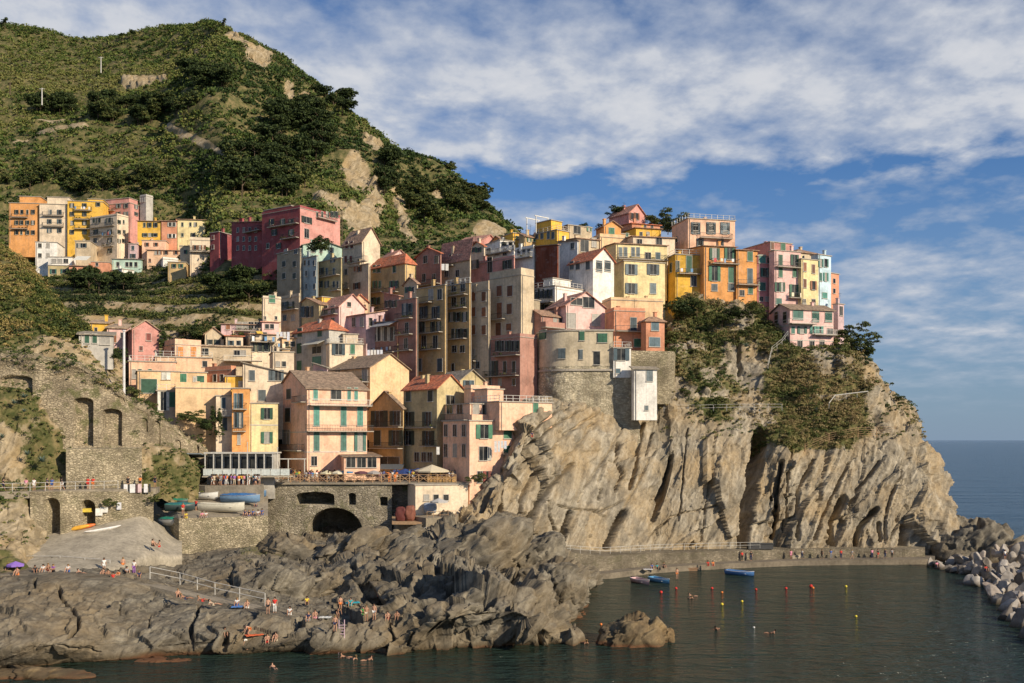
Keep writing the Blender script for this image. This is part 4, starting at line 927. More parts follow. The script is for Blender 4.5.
H('house', hs, 'low cream terrace with a buff parapet right of the orange penthouse', 216, 18, None, 600, 633, 237, 262, 'buff', ('par',.8), [('R',[627],[235],2,3)], blk=[(.6,1,.3,1,1.5)])
H('house', hs, 'pink gabled house on the very top of the village', 232, 38, 609, 629, 645, 212.5, 232, 'pink', ('gR',2.2,'pk'), [('R',[632,636.5],[216.5],2.2,6,'x')], shut='b')
H('house', hs, 'brick red house with a flat tiled roof beside the top pink gable', 228, 20, 620, 632, 660, 223.5, 240, 'salmon', ('sh',.6,'red'), [('R',[645,652],[227],2.2,3,'o')])
H('house', hs, 'small golden house tucked under the brick red house', 224, 15, None, 636, 661, 228, 246, 'yellow', ('sh',.6,'tile'), [('R',[641,648],[234],2.4,3.4,'o')])
H('house', hs, 'cream house with two dark windows and a sunlit side pier', 214, 12, None, 633, 675, 236.5, 262, 'cream', ('sh',.8,'tile'), [('R',[639.5],[242],4.4,4.8,'o'), ('R',[659],[244],5,11,'o')])
H('house', hs, 'pale yellow upper house with a long balcony above the big yellow house', 210, 14, 601, 616, 667, 243.5, 275, 'pyellow', ('sh',.8,'tile'), [('R',[620.5,625.5,633,638],[252],3,8,'c','u'), ('R',[648],[256],5,6,'o'), ('R',[658],[256],4,6,'c','k')], [('R',617,667,260,1.2)], shut='u')
H('house', hs, 'big pale yellow house with grey shutters', 205, 18, 614, 624, 665, 261, 300, 'pyellow', ('flat',), [('R',[631.3,653],[269.5,288.5],5.2,9,'x')], shut='u', wsplit=1, chim=0)
H('house', hs, 'cream house with a red tiled roof and a tall sunlit gable end', 201, 36, 569, 593, 614, 259, 300, 'white', ('gR',2.4,'red'), [('L',[572,578,588],[265.5],3.4,7,'c','u'), ('R',[599,607.5],[265,267],5,7.5,'c','u')], shut='u')
H('house', hs, 'white house with a wide roof terrace and balconies on its shaded side', 197, 44, 532.5, 555, 599, 286, 334, 'white', ('rail',), [('L',[537,541.5,546,550],[294,309],2.4,7.5,'x')], [('L',534,554,303), ('L',534,554,317)], shut='d', bands=[288.5], blk=[(.1,.5,.3,.7,1.9)])
H('house', hs, 'peach house with a railed roof terrace on the right of the hilltop', 216, 14, 672, 688, 735, 218.5, 256, 'peach', ('rail',), [('R',[695.5,711,725],[226.5,228,230],4,7,'x'), ('R',[700,720],[242,244],3,6,'x'), ('L',[676],[240],3,5,'o')], [('R',699,731,238.5)], shut='u')
H('house', hs, 'bright yellow house with a green balcony door', 209, 12, 668, 675.5, 703, 254.5, 294, 'yellow', ('rail',), [('R',[689],[264],5,14,'c'), ('R',[674.5,],[266],3,9,'c','d'), ('R',[693.5],[281],5,9,'o'), ('L',[671],[268],2,8,'c','d')], [('R',678,701,274)], shut='g')
H('house', hs, 'deep orange house with green shutters and balconies', 208, 13, None, 704, 736, 246, 294, 'orange', ('sh',.8,'tile'), [('R',[714.5,729.5],[254],4.4,10,'x'), ('R',[714.5],[273.5],5,13,'x'), ('R',[731],[275],4.5,13.5,'c'), ('R',[714.5,731],[287.5],5,6,'c','u')], [('R',711,738,264)], shut='g')
H('house', hs, 'lighter orange house with one balcony right of the deep orange one', 209, 14, None, 736.5, 757.5, 250, 300, 'orange', ('sh',.6,'tile'), [('R',[750],[256.5],4.6,8,'c'), ('R',[750],[276],4.6,13,'c','k'), ('R',[750.5],[290.5],4,6,'c'), ('R',[742],[293],4,5,'o')], [('R',737,758,285)], shut='g')
H('house', hs, 'crimson pink narrow house with green shutters', 210, 16, None, 757.5, 772, 256, 304, 'rose', ('flat',), [('R',[762],[259,286.5],6,7,'c'), ('R',[768.5],[260.5,273],2.6,5,'o'), ('R',[765],[272.5],4,7.5,'x'), ('R',[761,767],[299],3.4,4,'o')], shut='t', chim=0)
H('house', hs, 'tall pink house with long green shutters near the right end of the row', 208, 20, 769, 774.5, 801, 250.5, 308, 'lpink', ('flat',), [('R',[780.5,794.5],[260,272],3.4,9,'c'), ('R',[777.5,782],[287],2.4,8,'x'), ('R',[794],[291],4,11,'x'), ('R',[778.5],[301.5],5.4,5.4,'c','t')], [('R',775,801,267.5), ('R',788,800,298)], shut='g')
H('house', hs, 'pink penthouse with a tiled lean-to roof above the tall pink house', 212, 24, 744, 770, 792, 242, 262, 'pink', ('flat',), [('R',[783],[247.5],4,8,'c'), ('R',[772],[246],3,6,'c','b')], shut='g')
H('house', hs, 'pale yellow narrow house with small brown windows at the right end', 209, 26, None, 801.5, 818.5, 259, 308, 'pyellow', ('flat',), [('R',[804.8],[267,283.5],2.6,7.5,'c','b'), ('R',[813.3],[269,285.5],2.6,7.5,'c','b'), ('R',[804,813.5],[301,302],3,3.4,'o')])
H('house', hs, 'pale blue house with green shutters at the right end of the row', 211, 34, 811, 818, 831, 254.5, 304, 'lblue', ('flat',), [('R',[820.5,825.5],[263,277],2.2,7,'x'), ('R',[824.5],[295.5],4.4,5,'c')], [], shut='t')
H('house', hs, 'narrow salmon house behind the pale blue one at the very end', 215, 38, None, 829.5, 839, 273, 308, 'salmon', ('flat',), [('R',[834],[281,291],2,4,'o')])
H('cottage', hs, 'small white and violet house on the edge right of the row', 210, 36, 833, 838, 844, 304, 326, 'lilac', ('flat',), [('R',[841],[311],2.6,8,'o')])
H('house', hs, 'small square tiled tower room behind the pale yellow house', 217, 25, None, 797, 818, 252, 268, 'beige', ('hip',1.4,'tile'), [('R',[803],[258],2,4,'o')])
H('villa', hs, 'low pink villa with balconies standing alone on the cliff slope', 200, 16, 771, 790, 833.5, 309, 352, 'lpink', ('gL',1.4,'brown'), [('L',[776.5,785],[319,316],3,7,'c','d'), ('R',[798],[315],9,8,'c','t'), ('R',[815.5,828.5],[316,317.5],6,7.5,'c','t'), ('R',[802,814.5,818.5],[330],4,6,'x','t'), ('R',[830],[331.5],5,5,'o'), ('R',[793],[330],3,6,'c','t'), ('R',[800,812,822],[344],4,7,'o')],
  [('R',788,813,324,1.4,'w'), ('R',812,834,335,1.2,'w')], shut='t', bands=[325,340])
# ---------------- tall shaded row in the middle
H('tenement', hs, 'narrow dark red tall house at the left of the shaded tall row', 190, 46, 398.5, 416, 416.9, 298, 378, 'brick', ('flat',), [('L',[405,410],[309.5],2.4,10,'x','k'), ('L',[407],[329],3,11,'o'), ('L',[406],[343.5],3,9,'o')], [('L',398,413,318.5,1), ('L',398,413,334.5,1), ('L',398,413,350.5,1)], shut='d')
H('tenement', hs, 'tall yellow house with laundry balconies in the shaded row', 189, 46, 416.5, 445, 445.9, 285, 378, 'ochre', ('flat',), [('L',[431,440],[294.5],4,9,'o'), ('L',[424,436],[312.5],3.4,10,'x','k'), ('L',[421,424,433,439],[327],2,9,'x'), ('L',[424,435.5],[342.5],4,12,'o'), ('L',[419,440],[365],4.4,11,'c','k')], [('L',417,433,303,1.2), ('L',421,441,320), ('L',418,443,333,1.1), ('L',418,441,349.5,1.0)], shut='d')
H('tenement', hs, 'narrow yellow house with a roof terrace of washing in the shaded row', 188, 46, 446, 469.5, 470.4, 283, 375, 'ochre', ('rail',), [('L',[454,463],[287,302],4,8,'o'), ('L',[452,458,465],[317],2.6,8,'x'), ('L',[453,459,465],[333.5],2.6,8,'x'), ('L',[454.5,462.5],[349],4,6,'o'), ('L',[453],[368],2.4,8,'o')], [('L',447,468,295.5,1.1), ('L',448,467,308.5), ('L',448,467,339,1.0)], shut='d')
H('tenement', hs, 'narrow beige house with closed brown shutters in the shaded row', 187, 46, 470, 488.5, 489.4, 290, 380, 'beige', ('par',1.8), [('L',[473.5,484],[296.5,312,330],3.8,8,'c','b'), ('L',[471.5],[354],4,8,'o'), ('L',[472,478],[365,378],3,6,'o')], [('L',470,477,361)], shut='b')
H('tenement', hs, 'broad beige house with rust-brown shutters and a stepped sunlit side', 185, 46, 489.5, 521, 534, 275, 380, 'beige', ('par',1.4), [('L',[499.5,510],[291],4.6,9,'c','b'), ('L',[499.5],[311.5],4.6,15,'c','b'), ('L',[509.5],[309],4.6,9,'c','b'), ('L',[498.5],[331],4.6,14,'c','b'), ('L',[509],[327],4.6,6,'c','b')], [('L',489,506,319.5,1.1)], shut='b')
H('tenement', hs, 'half dusty pink half yellow house with balconies below the beige one', 182, 46, 477.5, 520, 537.5, 337, 388, 'brick', ('par',.7), [('L',[484.5],[347.5],3.6,9,'o'), ('L',[498,503,508,513,517.5],[346],2.2,9,'x'), ('L',[490,495],[368.5],2.6,13,'x'), ('L',[505,514],[367],3,10,'o'), ('L',[490,500,514],[382],2.6,6,'o')], [('L',495,520,355.5,1.1), ('L',486,519,376,1)], shut='d')
H('house', hs, 'dark house in the gap behind the white terrace house', 196, 46, 522, 533, 540, 300, 345, 'stone', ('flat',), [('L',[526],[312,325],4,8,'o')], shut='d', chim=0)
# ---------------- tower house and its neighbours
H('house', hs, 'pink loft house with a large studio gable on top of the round tower', 188, 28, 545, 566, 605, 305, 332, 'lpink', ('gR',2.7,'pk'), [('R',[576.5],[301.5],10,6,'o'), ('R',[588.5],[302.5],10,9,'o'), ('R',[568.5],[320.5],8,13,'o'), ('R',[596],[320],7,10,'c','w')], [], shut='w')
H('house', hs, 'pink storey with a white parapet at the left of the tower', 186, 40, 534, 541, 566, 315, 336, 'brick', ('sh',1.0,'tile'), [('R',[555,560],[321],3,5,'o')], [('R',541,562,328,1.3,'s')])
H('house', hs, 'terracotta orange house with a shaded loggia right of the tower', 187, 14, 606, 614, 645, 311, 346, 'salmon', ('par',.7), [('R',[633.5],[324.5],5.4,12,'c','k'), ('R',[638.5],[343],8,7,'c','g')], [('R',615,645,331.5,1.3,'i')], shut='g', ext=1)
H('house', hs, 'tall orange-yellow terrace wall house behind the terracotta loggia', 195, 14, 602, 611, 663, 300, 330, 'buff', ('par',.6), chim=2)
H('house', hs, 'small orange tower house with blue shutters and a tiled eave', 184, 16, 641, 646, 664.5, 321, 352, 'salmon', ('hip',1.0,'tile'), [('R',[655],[326],6.6,8,'c','k'), ('R',[654.5],[342],9.5,8,'c','k')], shut='k', ext=.5)
H('annexe', hs, 'white annexe with blue shutters beside the tower', 180.5, 8, 608, 613.5, 631, 348, 377.5, 'white', ('rail',), [('R',[621],[354.5],7,10,'x','k'), ('R',[618],[371],4,4,'c','k')], chim=0, ext=0)
H('annexe', hs, 'tall pale windowless block with one grey shutter hanging over the cliff', 178, 10, 631.5, 634, 657, 369, 414.5, 'white', ('sh',.4,'grey'), [('R',[649.5],[375.5],5.6,10,'c','u'), ('R',[646.5],[408],3,4,'c','u')], chim=0, ext=1)
# ---------------- left half of the village, between the slope and the wall
H('house', hs, 'small cream house with one green window on the hillside left', 206, 28, 262, 263, 281, 298, 326, 'cream', ('par',.5), [('R',[272],[299],5.5,6.5,'c'), ('R',[265,276],[318],2,3,'o')])
H('house', hs, 'beige house with many small windows under the blue-green house', 208, 46, 281, 299, 299.9, 296, 330, 'beige', ('par',.6), [('L',[285,291],[305.5],3,6,'x','d'), ('L',[285,293],[318],3,5,'o')], [('L',281,299,310)])
H('house', hs, 'dark green shuttered house with a strip of bright yellow wall', 204, 46, 295, 319, 336, 304, 330, 'olive', ('gL',1.6,'tile'), [('L',[301,305,310],[312],3,9,'x','k')], shut='k')
H('house', hs, 'bright yellow dormer house above the pink gable', 207, 40, None, 322, 336, 297, 318, 'yellow', ('flat',), chim=0)
H('house', hs, 'coral pink house with a tiled roof and sunlit gable', 200, 40, 312, 339, 365, 306, 336, 'lpink', ('gR',2.6,'pk'), [('L',[318,326,333],[310],3.4,7,'o'), ('L',[317,333],[321],3,5,'o'), ('R',[349],[304.5],3.4,4,'o'), ('R',[362.5],[319],3,6,'o')], [('L',312,338,316)], shut='r')
H('house', hs, 'grey-white house with green shutters and an orange tiled hip roof', 192, 46, 292.5, 329, 346, 329, 378, 'grey', ('hip',2.2,'red'), [('L',[300,320],[332.5],4,7.5,'c'), ('L',[299.5],[348.5,366],4.2,9,'c'), ('L',[317],[350],8,6,'o'), ('L',[317],[361],8,8,'c','t')], shut='g', awn=[('L',308,325,342,1.8,(.5,.48,.4))])
H('house', hs, 'pale house with green shutters and a roof garden beside the orange hip roof', 189, 20, None, 329.5, 363, 343.5, 378, 'cream', ('rail',), [('R',[338.5],[349],5.5,10,'x','k'), ('R',[352.5],[348.5],4,9.5,'c')], shut='g', blk=[(.5,.95,.4,.95,2.2)])
H('house', hs, 'dusty lilac house with a roof slope right of the coral gable', 197, 45, 347, 366, 385, 314, 352, 'lilac', ('shx',1,'tile'), [('L',[354,362],[322],3,8,'o'), ('R',[370.5],[322],3,7,'o')])
H('house', hs, 'dark pink house with a tin awning and balcony of laundry', 194, 46, 366, 396.5, 397.4, 322, 372, 'brick', ('sh',.6,'grey'), [('L',[379.5,386,392],[334],2.6,12,'x','w'), ('L',[370,375],[338],3,6,'o'), ('L',[371,381,391],[357],3,8,'o')], [('L',366,396,353,1.1,'L')], shut='w', awn=[('L',378,398,323,2.4,(.3,.3,.3))])
H('house', hs, 'beige terrace house with a yellow sunblind and hanging laundry', 197, 24, None, 250, 292, 334, 368, 'cream', ('sh',.9,'tile'), [('R',[253,264.5],[337],4,8,'o'), ('R',[252,260,266],[347],3,8,'x'), ('R',[276,282],[352],3,4,'o')], [('R',250,275,342,1.1), ('R',276,291,349,1,'L')], shut='d', awn=[('R',256,262,331,1.2,(.75,.5,.08))])
H('house', hs, 'long beige house with a covered gallery on the left hillside', 202, 16, None, 221, 263, 324, 352, 'lilac', ('sh',.9,'tile'), [('R',[228],[326.5],3.6,5,'c','b'), ('R',[239,245,251,257],[325.5],4.4,6,'o'), ('R',[241],[336],4,6,'o')], [('R',236,262,331)], shut='b')
H('house', hs, 'pink roofed small house above the beige laundry house', 203, 20, None, 262, 279, 322, 345, 'lpink', ('sh',.6,'pk'), [('R',[267,272],[326.5],3.4,4,'o')])
H('house', hs, 'low beige house with a striped canopy terrace', 192, 14, None, 200, 251, 346, 372, 'beige', ('sh',.9,'lt'), [('R',[204.5],[351.5],7,5.5,'o'), ('R',[237,243],[353],5,4.5,'o')], [('R',224,262,361,1.6,'w')])
H('house', hs, 'peach house with closed orange shutters and a roof parapet', 187, 38, 163, 175, 201, 344.5, 372, 'peach', ('par',1.1), [('R',[180.5,193.5],[352],4.8,9,'c','o'), ('L',[173],[351],2,6,'c','r')], shut='o', chim=2)
H('house', hs, 'pink gabled house with a brown shutter behind the white pole', 190, 30, 126, 132, 159, 329, 356, 'pink', ('gR',1.7,'lt'), [('R',[148.5],[337],4.2,6.4,'c','r'), ('R',[141],[348.5],3,4,'c','r')], chim=0, shut='r')
H('house', hs, 'pink house with a tiled roof left of the pink gable', 193, 14, None, 107, 126, 328, 356, 'lpink', ('sh',1.6,'lt'), [('R',[114.5],[338],3.4,8,'c','b'), ('R',[122],[335],2,4,'o')], shut='b')
H('house', hs, 'small orange house at the left end above the wall', 196, 14, None, 90, 108, 323, 350, 'yellow', ('sh',1.4,'lt'), [('R',[96],[330],2.4,4,'o')])
H('cottage', hs, 'low grey cottage with two green shutters on top of the arched wall', 157, 20, None, 79, 113, 334.5, 356, 'grey', ('sh',.9,'grey'), [('R',[87,94.7],[338.5],4,8,'c'), ('R',[105],[341],8,6,'o')], chim=0, wd=5, ext=2)
H('house', hs, 'flat peach house with long roof terraces below the orange-shuttered one', 182, 18, None, 129, 176, 361.5, 386, 'peach', ('rail',), [('R',[140,150],[372],3,5,'c'), ('R',[134],[374],3,8,'o')], chim=2)
H('house', hs, 'wide peach roof terrace behind the buff garage', 185, 16, None, 155, 212, 357, 378, 'dpeach', ('rail',), [('R',[160,205],[364],4,5,'o')], chim=1)
H('garage_house', hs, 'buff house with a big dark green garage door above the wall', 170, 22, 136, 137.5, 180, 371, 402, 'buff', ('flat',), [('R',[149],[386],14,12,'c'), ('R',[164,168],[376],4,6,'c','w')], chim=0)
H('house', hs, 'pale buff house with three green doors beside the garage house', 172, 18, None, 158, 207, 372, 410, 'buff', ('flat',), [('R',[182.5],[379],7,9,'c'), ('R',[200.5],[380],6.5,7,'c'), ('R',[195],[379],3,4,'c','w')], chim=0)
H('garage_house', hs, 'lower buff storey with a glazed door and green shutter', 168, 18, None, 157, 176, 391, 412, 'cream', ('rail',), [('R',[163.5],[401],5,16,'x','w'), ('R',[172],[399.5],6.5,13,'c')], chim=0)
H('house', hs, 'plain buff house with a blank sunlit wall and a narrow cream end', 166, 16, None, 175.5, 231, 388, 424, 'buff', ('par',1.0), [('R',[223.5],[403],3.6,9,'c','k'), ('R',[225,],[424],3.6,11,'o')], [('R',221,240,416,1,'w')], chim=1, bands=[])
H('house', hs, 'cream strip house above the orange one beside the blank buff wall', 165.5, 16, None, 216, 232, 396, 446, 'cream', ('flat',), [('R',[223.5],[403],3.6,9,'c','k'), ('R',[225],[424],3.6,11,'c','k')], [('R',218,232,416,1,'w')], chim=0)
H('house', hs, 'narrow bright orange house with slim balconies', 164, 14, None, 232, 249.5, 388.5, 452, 'orange', ('flat',), [('R',[235.5,240.5],[401,420],2.4,13,'x','k'), ('R',[239],[439],2.4,9,'o')], [('R',233,247,409,.9), ('R',233,246,431,.9)], shut='k', chim=0)
H('house', hs, 'shaded salmon side house with a terrace behind the orange one', 176, 58, 205, 231, 236, 370, 400, 'salmon', ('par',.8), [('L',[215,222],[378],3,6,'o')])
H('house', hs, 'small yellow house wedged behind the orange one', 172, 14, None, 225, 249, 376.5, 392, 'yellow', ('flat',), [('R',[241.5],[384],5,4.5,'c','w')], chim=0)
H('house', hs, 'large white house with grey shutters and a slanting roofline', 171, 16, None, 243, 286.5, 363, 410, 'cream', ('shx',-1.6,'grey'), [('R',[252,271.5,278],[375.5],5,9,'x','u'), ('R',[262],[395.5],6.6,9.5,'c','u')], shut='u', chim=1)
H('house', hs, 'pale yellow house with dark green shutters below the large white one', 165, 14, None, 249, 278, 403.5, 456, 'pyellow', ('flat',), [('R',[267],[413.5,437.5],5,9.5,'x','g')], [], shut='g', chim=0, bands=[425])
H('house', hs, 'small peach house in the gap below the beige laundry house', 184, 18, None, 273, 294, 352, 380, 'cream', ('flat',), [('R',[278,284],[364],3.4,4.4,'o')])
H('big_house', hs, 'large peach and brick-pink corner house with a full-width railed balcony by the terrace', 163, 32, 277.5, 307, 367, 388, 473, 'peach', ('gL',3.2,'brown'), [('L',[289],[394],4,8.6,'c','d'), ('L',[288],[415],4.4,12,'c','d'), ('L',[286.5],[437],6,12,'h','d'), ('R',[316.5,343.5,360],[416,441],5,17,'c','t'), ('R',[307.5+8],[394],3.8,10,'c','t'), ('R',[336],[395],9,8,'o'), ('R',[349,356],[394],3,11,'c','t'), ('R',[314],[461],5,8,'o')],
  [('R',308,369,405.5,1.4,'w'), ('R',305,371,431,1.2,'i'), ('L',297,306.5,402,1), ('L',278,304,450,1.2)], shut='t', bands=[432,452], chim=3, ext=1.5)
H('restaurant_lean_to', 'restaurant', 'single-storey restaurant with a tiled lean-to roof in front of the peach corner house', 160.2, 14, 324, 344, 380, 457, 474, 'peach', ('sh',1.6,'brown'), [('R',[351,361.5,372],[462.5],7.6,8.4,'o'), ('L',[333],[463],12,8,'o')], chim=0, shut='b', wd=6, ext=1)
H('house', hs, 'golden house with a dark loggia and a big blank sunlit gable', 180, 46, 327, 370, 409, 367, 412, 'buff', ('gR',2.6,'brown'), [('L',[338,365],[377],4.4,14,'o'), ('L',[361],[397],4,13,'o')], [('L',327,369,383,1.6)], shut='b')
H('cottage', hs, 'narrow mauve house with a low roof left of the golden house', 182, 46, 313, 327, 327.9, 368, 392, 'lilac', ('sh',1,'grey'), [('L',[320],[377],4,11,'o')], chim=0)
H('house', hs, 'shaded ochre house with dark shutters between the peach house and the red roof', 172, 46, 369, 403, 403.9, 408, 472, 'ochre', ('gL',3.0,'brown'), [('L',[379.5],[419],7,14,'x'), ('L',[397],[418],6,12,'x'), ('L',[377.5,396],[438],6,13,'x'), ('L',[388],[462],20,9,'o')], [('L',369,403,427,1.1), ('L',369,403,448,1.2)], shut='d')
H('house', hs, 'olive yellow house with a bright red tiled roof', 168, 46, 403.5, 437, 463, 388, 472, 'olive', ('gR',2.3,'red'), [('L',[408.5,430.5],[396],4.4,9.5,'c','d'), ('L',[408.5,428.5],[419,438],5,12,'x'), ('L',[417,424,430],[457],4,8,'o'), ('R',[450],[400],7,8,'o')], [('L',402,436,427.5,1.1), ('L',424,437,446,1)], shut='d', chim=2)
H('house', hs, 'yellow house end with a small balcony behind the red tiled roof', 172, 34, None, 460, 484, 380, 410, 'olive', ('gR',1.8,'grey'), [('R',[467,472],[384.5],3.4,7,'x','k')], shut='k')
H('house', hs, 'peach house with rooftop terraces standing on the edge of the cliff', 159.5, 34, 443, 469.5, 551, 421, 486, 'peach', ('flat',), [('L',[446,455,464],[430.5],3,10,'o','d'), ('L',[446,455,464],[450.5],3,11,'o','d'), ('R',[484,507.5],[431.5],7,12,'c','g'), ('R',[483],[453.5],7,12,'h','w'), ('R',[507.5],[451],7,9,'c','g'), ('R',[480,485],[477],5,10,'x','r')], [], shut='g', chim=0)
H('house', hs, 'upper storey of the cliff-edge peach house with railings and one green shutter', 160.9, 34, None, 499.5, 552, 402, 424, 'peach', ('rail',), [('R',[535.5],[409],4.6,10,'c','g')], chim=0, blk=[(.0,.3,.45,.95,2.2)], ext=1)
H('house', hs, 'recessed terrace room with a green flower bed behind a peach parapet', 162.5, 34, 444, 470, 501, 404, 424, 'peach', ('flat',), [('R',[476,485,494],[410],5,9,'o'), ('L',[450,460],[409],5,8,'o')], [('L',444,469,420,1.0), ('R',470,500,420.5,.6,'s')], chim=0)
H('house', hs, 'low peach rooftop house behind the cliff-edge peach house', 168, 34, 464, 471, 500, 389, 408, 'peach', ('par',.7), [('R',[482],[398],3,5,'o')])
H('landing_building', 'building', 'pale concrete boathouse with three square openings beside the cliff base', 156, 20, None, 415.5, 468, 485.5, 515, 'cream', ('flat',), [('R',[426.5,436,446],[497.5],4.4,5,'o')], chim=0, wd=5)

# round tower under the pink loft
tw = empty('round_tower', P(575, 405, 184), 0, 'round beige tower house with green shutters on a battered stone base above the cliff', 'tower')
def twl(px, py, D): return P(px, py, D)-P(575, 405, 184)
def arcpts(cx, cy, r, a0, a1, n): return [(cx+r*math.cos(a0+(a1-a0)*i/n), cy+r*math.sin(a0+(a1-a0)*i/n)) for i in range(n+1)]
r_ = 6.2; cx = (536-575)/F*184+r_+.3; cy = 3.2
zt, zm, zb = Zat(331,181)-Zat(405,184), Zat(366,181)-Zat(405,184), -3
xr_ = (613-512)/F*181-(575-512)/F*184
pf = [(cx-r_, cy+8)]+arcpts(cx, cy, r_, math.pi, math.pi*1.5, 20)+[(xr_, cy-r_), (xr_, cy+8)]
mb = MB(); mb.prism([(x, y) for x, y in pf], zm+.005, zt); mb.build('wall', plaster((.62,.52,.36)), tw)
mb = MB(); mb.prism([((x-cx)*1.03+cx, (y-cy)*1.03+cy) for x, y in pf], zt+.004, zt+.28)
for i in range(len(pf)-2):
    a, b = pf[i], pf[i+1]; s_ = lambda p, k: ((p[0]-cx)*k+cx, (p[1]-cy)*k+cy)
mb.build('roof', SLAB, tw)
mb = MB(); mp = [((x-cx)*1.035+cx, (y-cy)*1.05+cy) for x, y in pf]; mb.prism(mp, zm-.9, zm-.55); mb.build('string_course', SLAB, tw)
# battered masonry base with courses and putlog holes, wide enough to meet the cliff
V = []; prof = []
xr2 = (636-512)/F*180-(575-512)/F*184; pf2 = [(cx-r_, cy+8)]+arcpts(cx, cy, r_, math.pi, math.pi*1.5, 60)+[(cx+(xr2-cx)*i/60, cy-r_) for i in range(1, 61)]+[(xr2, cy+8)]
NB = 60; pf2 = np.array(pf2)
for j in range(NB+1):
    z = zm+(-10.5-zm)*j/NB; k = 1+.10*(j/NB)**1.2
    q = (pf2-[cx,cy])*[k, k]+[cx,cy]; q = np.c_[q, np.full(len(q), z)]
    q[:, 1] -= fbm(q*.9, 4)*.25; q[:, 0] -= fbm(q*.9+9, 3)*.12*(q[:,1] > cy-r_+1); V.append(q)
V = np.array(V); nj, ni = V.shape[:2]; idx = np.arange(nj*ni).reshape(nj, ni)
npmesh('masonry_base', V.reshape(-1,3), np.stack([idx[1:,:-1], idx[1:,1:], idx[:-1,1:], idx[:-1,:-1]], -1).reshape(-1,4), masonry((.42,.36,.25), (.64,.56,.40), 2.6, mortar=(.36,.31,.22), green=.15), tw, {'veg': np.zeros(nj*ni)}, True)
def twin(px, py, w_, hh, stl, sc_):
    dx = (px-512)/F; yy = cy-r_; X0 = P(575,405,184)
    D0 = X0.y+yy; x = dx*D0-X0.x
    if x < cx: t_ = math.acos(max(-1, (x-cx)/r_)); D0 = X0.y+cy-r_*math.sin(t_); x = dx*D0-X0.x; t_ = math.acos(max(-1, min(1, (x-cx)/r_))); ang = t_-math.pi/2
    else: ang = 0
    z = Zat(py, D0)-X0.z; W_ = w_/F*D0/max(.4, math.cos(ang)); H_ = hh/F*D0
    M = Matrix.Translation((x, D0-X0.y, z)) @ Matrix.Rotation(-ang, 4, 'Z')
    m = MB(); m.box(-W_/2, W_/2, -.12, .2, -H_/2, H_/2, 0, M); wo = m.build('window', glass(), tw)
    m = MB(); m.box(-W_/2-.12, W_/2+.12, -.2, .1, -H_/2-.1, -H_/2-.01, 0, M); m.box(-W_/2-.12, W_/2+.12, -.17, .1, H_/2+.01, H_/2+.1, 0, M); m.build('frame', FR, wo)
    if stl == 'c':
        for s_ in (-1, 1): m = MB(); m.box(min(0, s_*W_/2)+.012, max(0, s_*W_/2)-.012, -.2, -.125, -H_/2, H_/2, 0, M); m.build('shutter', slatted(sc_), wo)
for a in ((543,335,6,9,'c',SH['g']), (582,336,5,9,'c',SH['g']), (602.5,338,9.5,9,'c',SH['g']), (562,353.5,7,10,'c',SH['u']), (581,354.5,3.6,9.5,'c',SH['u']), (597,358,6,13,'o',SH['u'])): twin(*a)

mb = MB(); W2 = lambda px, D: ((px-CXP)/F*D, D)
mb.prism([W2(630,182.2), W2(674,183.5), W2(676,192), W2(630,190)], Zat(404,183), Zat(351,183)); tag(mb.build('retaining_wall', WALLM2), 'tall stone retaining wall behind the pale windowless block', 'wall')

pgl = empty('pergola', P(536, 221.5, 222), R(42), 'white rooftop pergola frame on the yellow house at the skyline', 'pergola')
for x, y in ((0,0),(3.6,0),(0,3),(3.6,3)): mb = MB(); mb.box(x-.08, x+.08, y-.08, y+.08, -2.6, 1.2); mb.build('post', RAILW, pgl)
for y in (0, 3): mb = MB(); mb.box(-.4, 4.0, y-.08, y+.08, 1.203, 1.38); mb.build('beam', RAILW, pgl)

# small infill houses between the larger ones
for (a_, xl_, xc_, xr_, D_, yt_, yb_, c_, rf_, w_, lb_) in [
 (46,330,347,353,200,340,358,'cream',('sh',.8,'tile'),[('L',[336,342],[347],2.6,5)],'low cream house tucked behind the pale roof-garden house'),
 (46,384,399,401,200,296,318,'brick',('sh',1,'pk'),[('L',[388,394],[304],2.6,6)],'low brick-pink house under the hipped red roof'),
 (46,404,417,418,199,283,300,'beige',('gL',1.3,'tile'),[('L',[408,413],[290],2.4,5)],'small beige gable above the dark red tall house'),
 (20,None,352,368,204,301,316,'dpeach',('gR',1.4,'red'),[('R',[357,363],[307],2.4,4)],'small peach gabled house behind the coral gable'),
 (20,None,226,243,196,336,352,'cream',('sh',.8,'red'),[('R',[231,238],[343],2.6,4)],'small cream house with a red roof under the covered gallery'),
 (18,None,205,222,198,334,350,'beige',('gR',1.3,'tile'),[('R',[210,217],[342],2.4,4)],'small beige gabled house left of the covered gallery'),
 (46,470,484,485,222,246,258,'cream',('gL',1.2,'red'),[('L',[474,479],[250],2.2,4)],'small cream house with a red roof behind the roof terraces'),
 (30,None,541,556,226,236,250,'salmon',('sh',.8,'red'),[('R',[546,551],[240],2.2,3.5)],'small salmon house behind the yellow pergola house'),
 (46,300,313,314,190,376,392,'dpeach',('sh',.8,'tile'),[('L',[305,309],[382],2.2,4)],'small peach house behind the roof of the big corner house'),
 (46,385,402,403,186,384,404,'cream',('sh',.8,'tile'),[('L',[390,397],[391],2.4,5)],'small cream house behind the golden blank gable'),
 (16,None,282,296,199,338,352,'buff',('sh',.8,'tile'),[('R',[286,292],[344],2.4,4)],'small buff house left of the orange hip roof'),
 (30,None,500,514,228,240,250,'white',('flat',),[('R',[504,510],[244],2,3.4)],'small white rooftop room beside the yellow rooftop room')]:
    H('small_house', 'house', lb_, D_, a_, xl_, xc_, xr_, yt_, yb_, c_, rf_, w_, shut=random.choice('gdbk'))
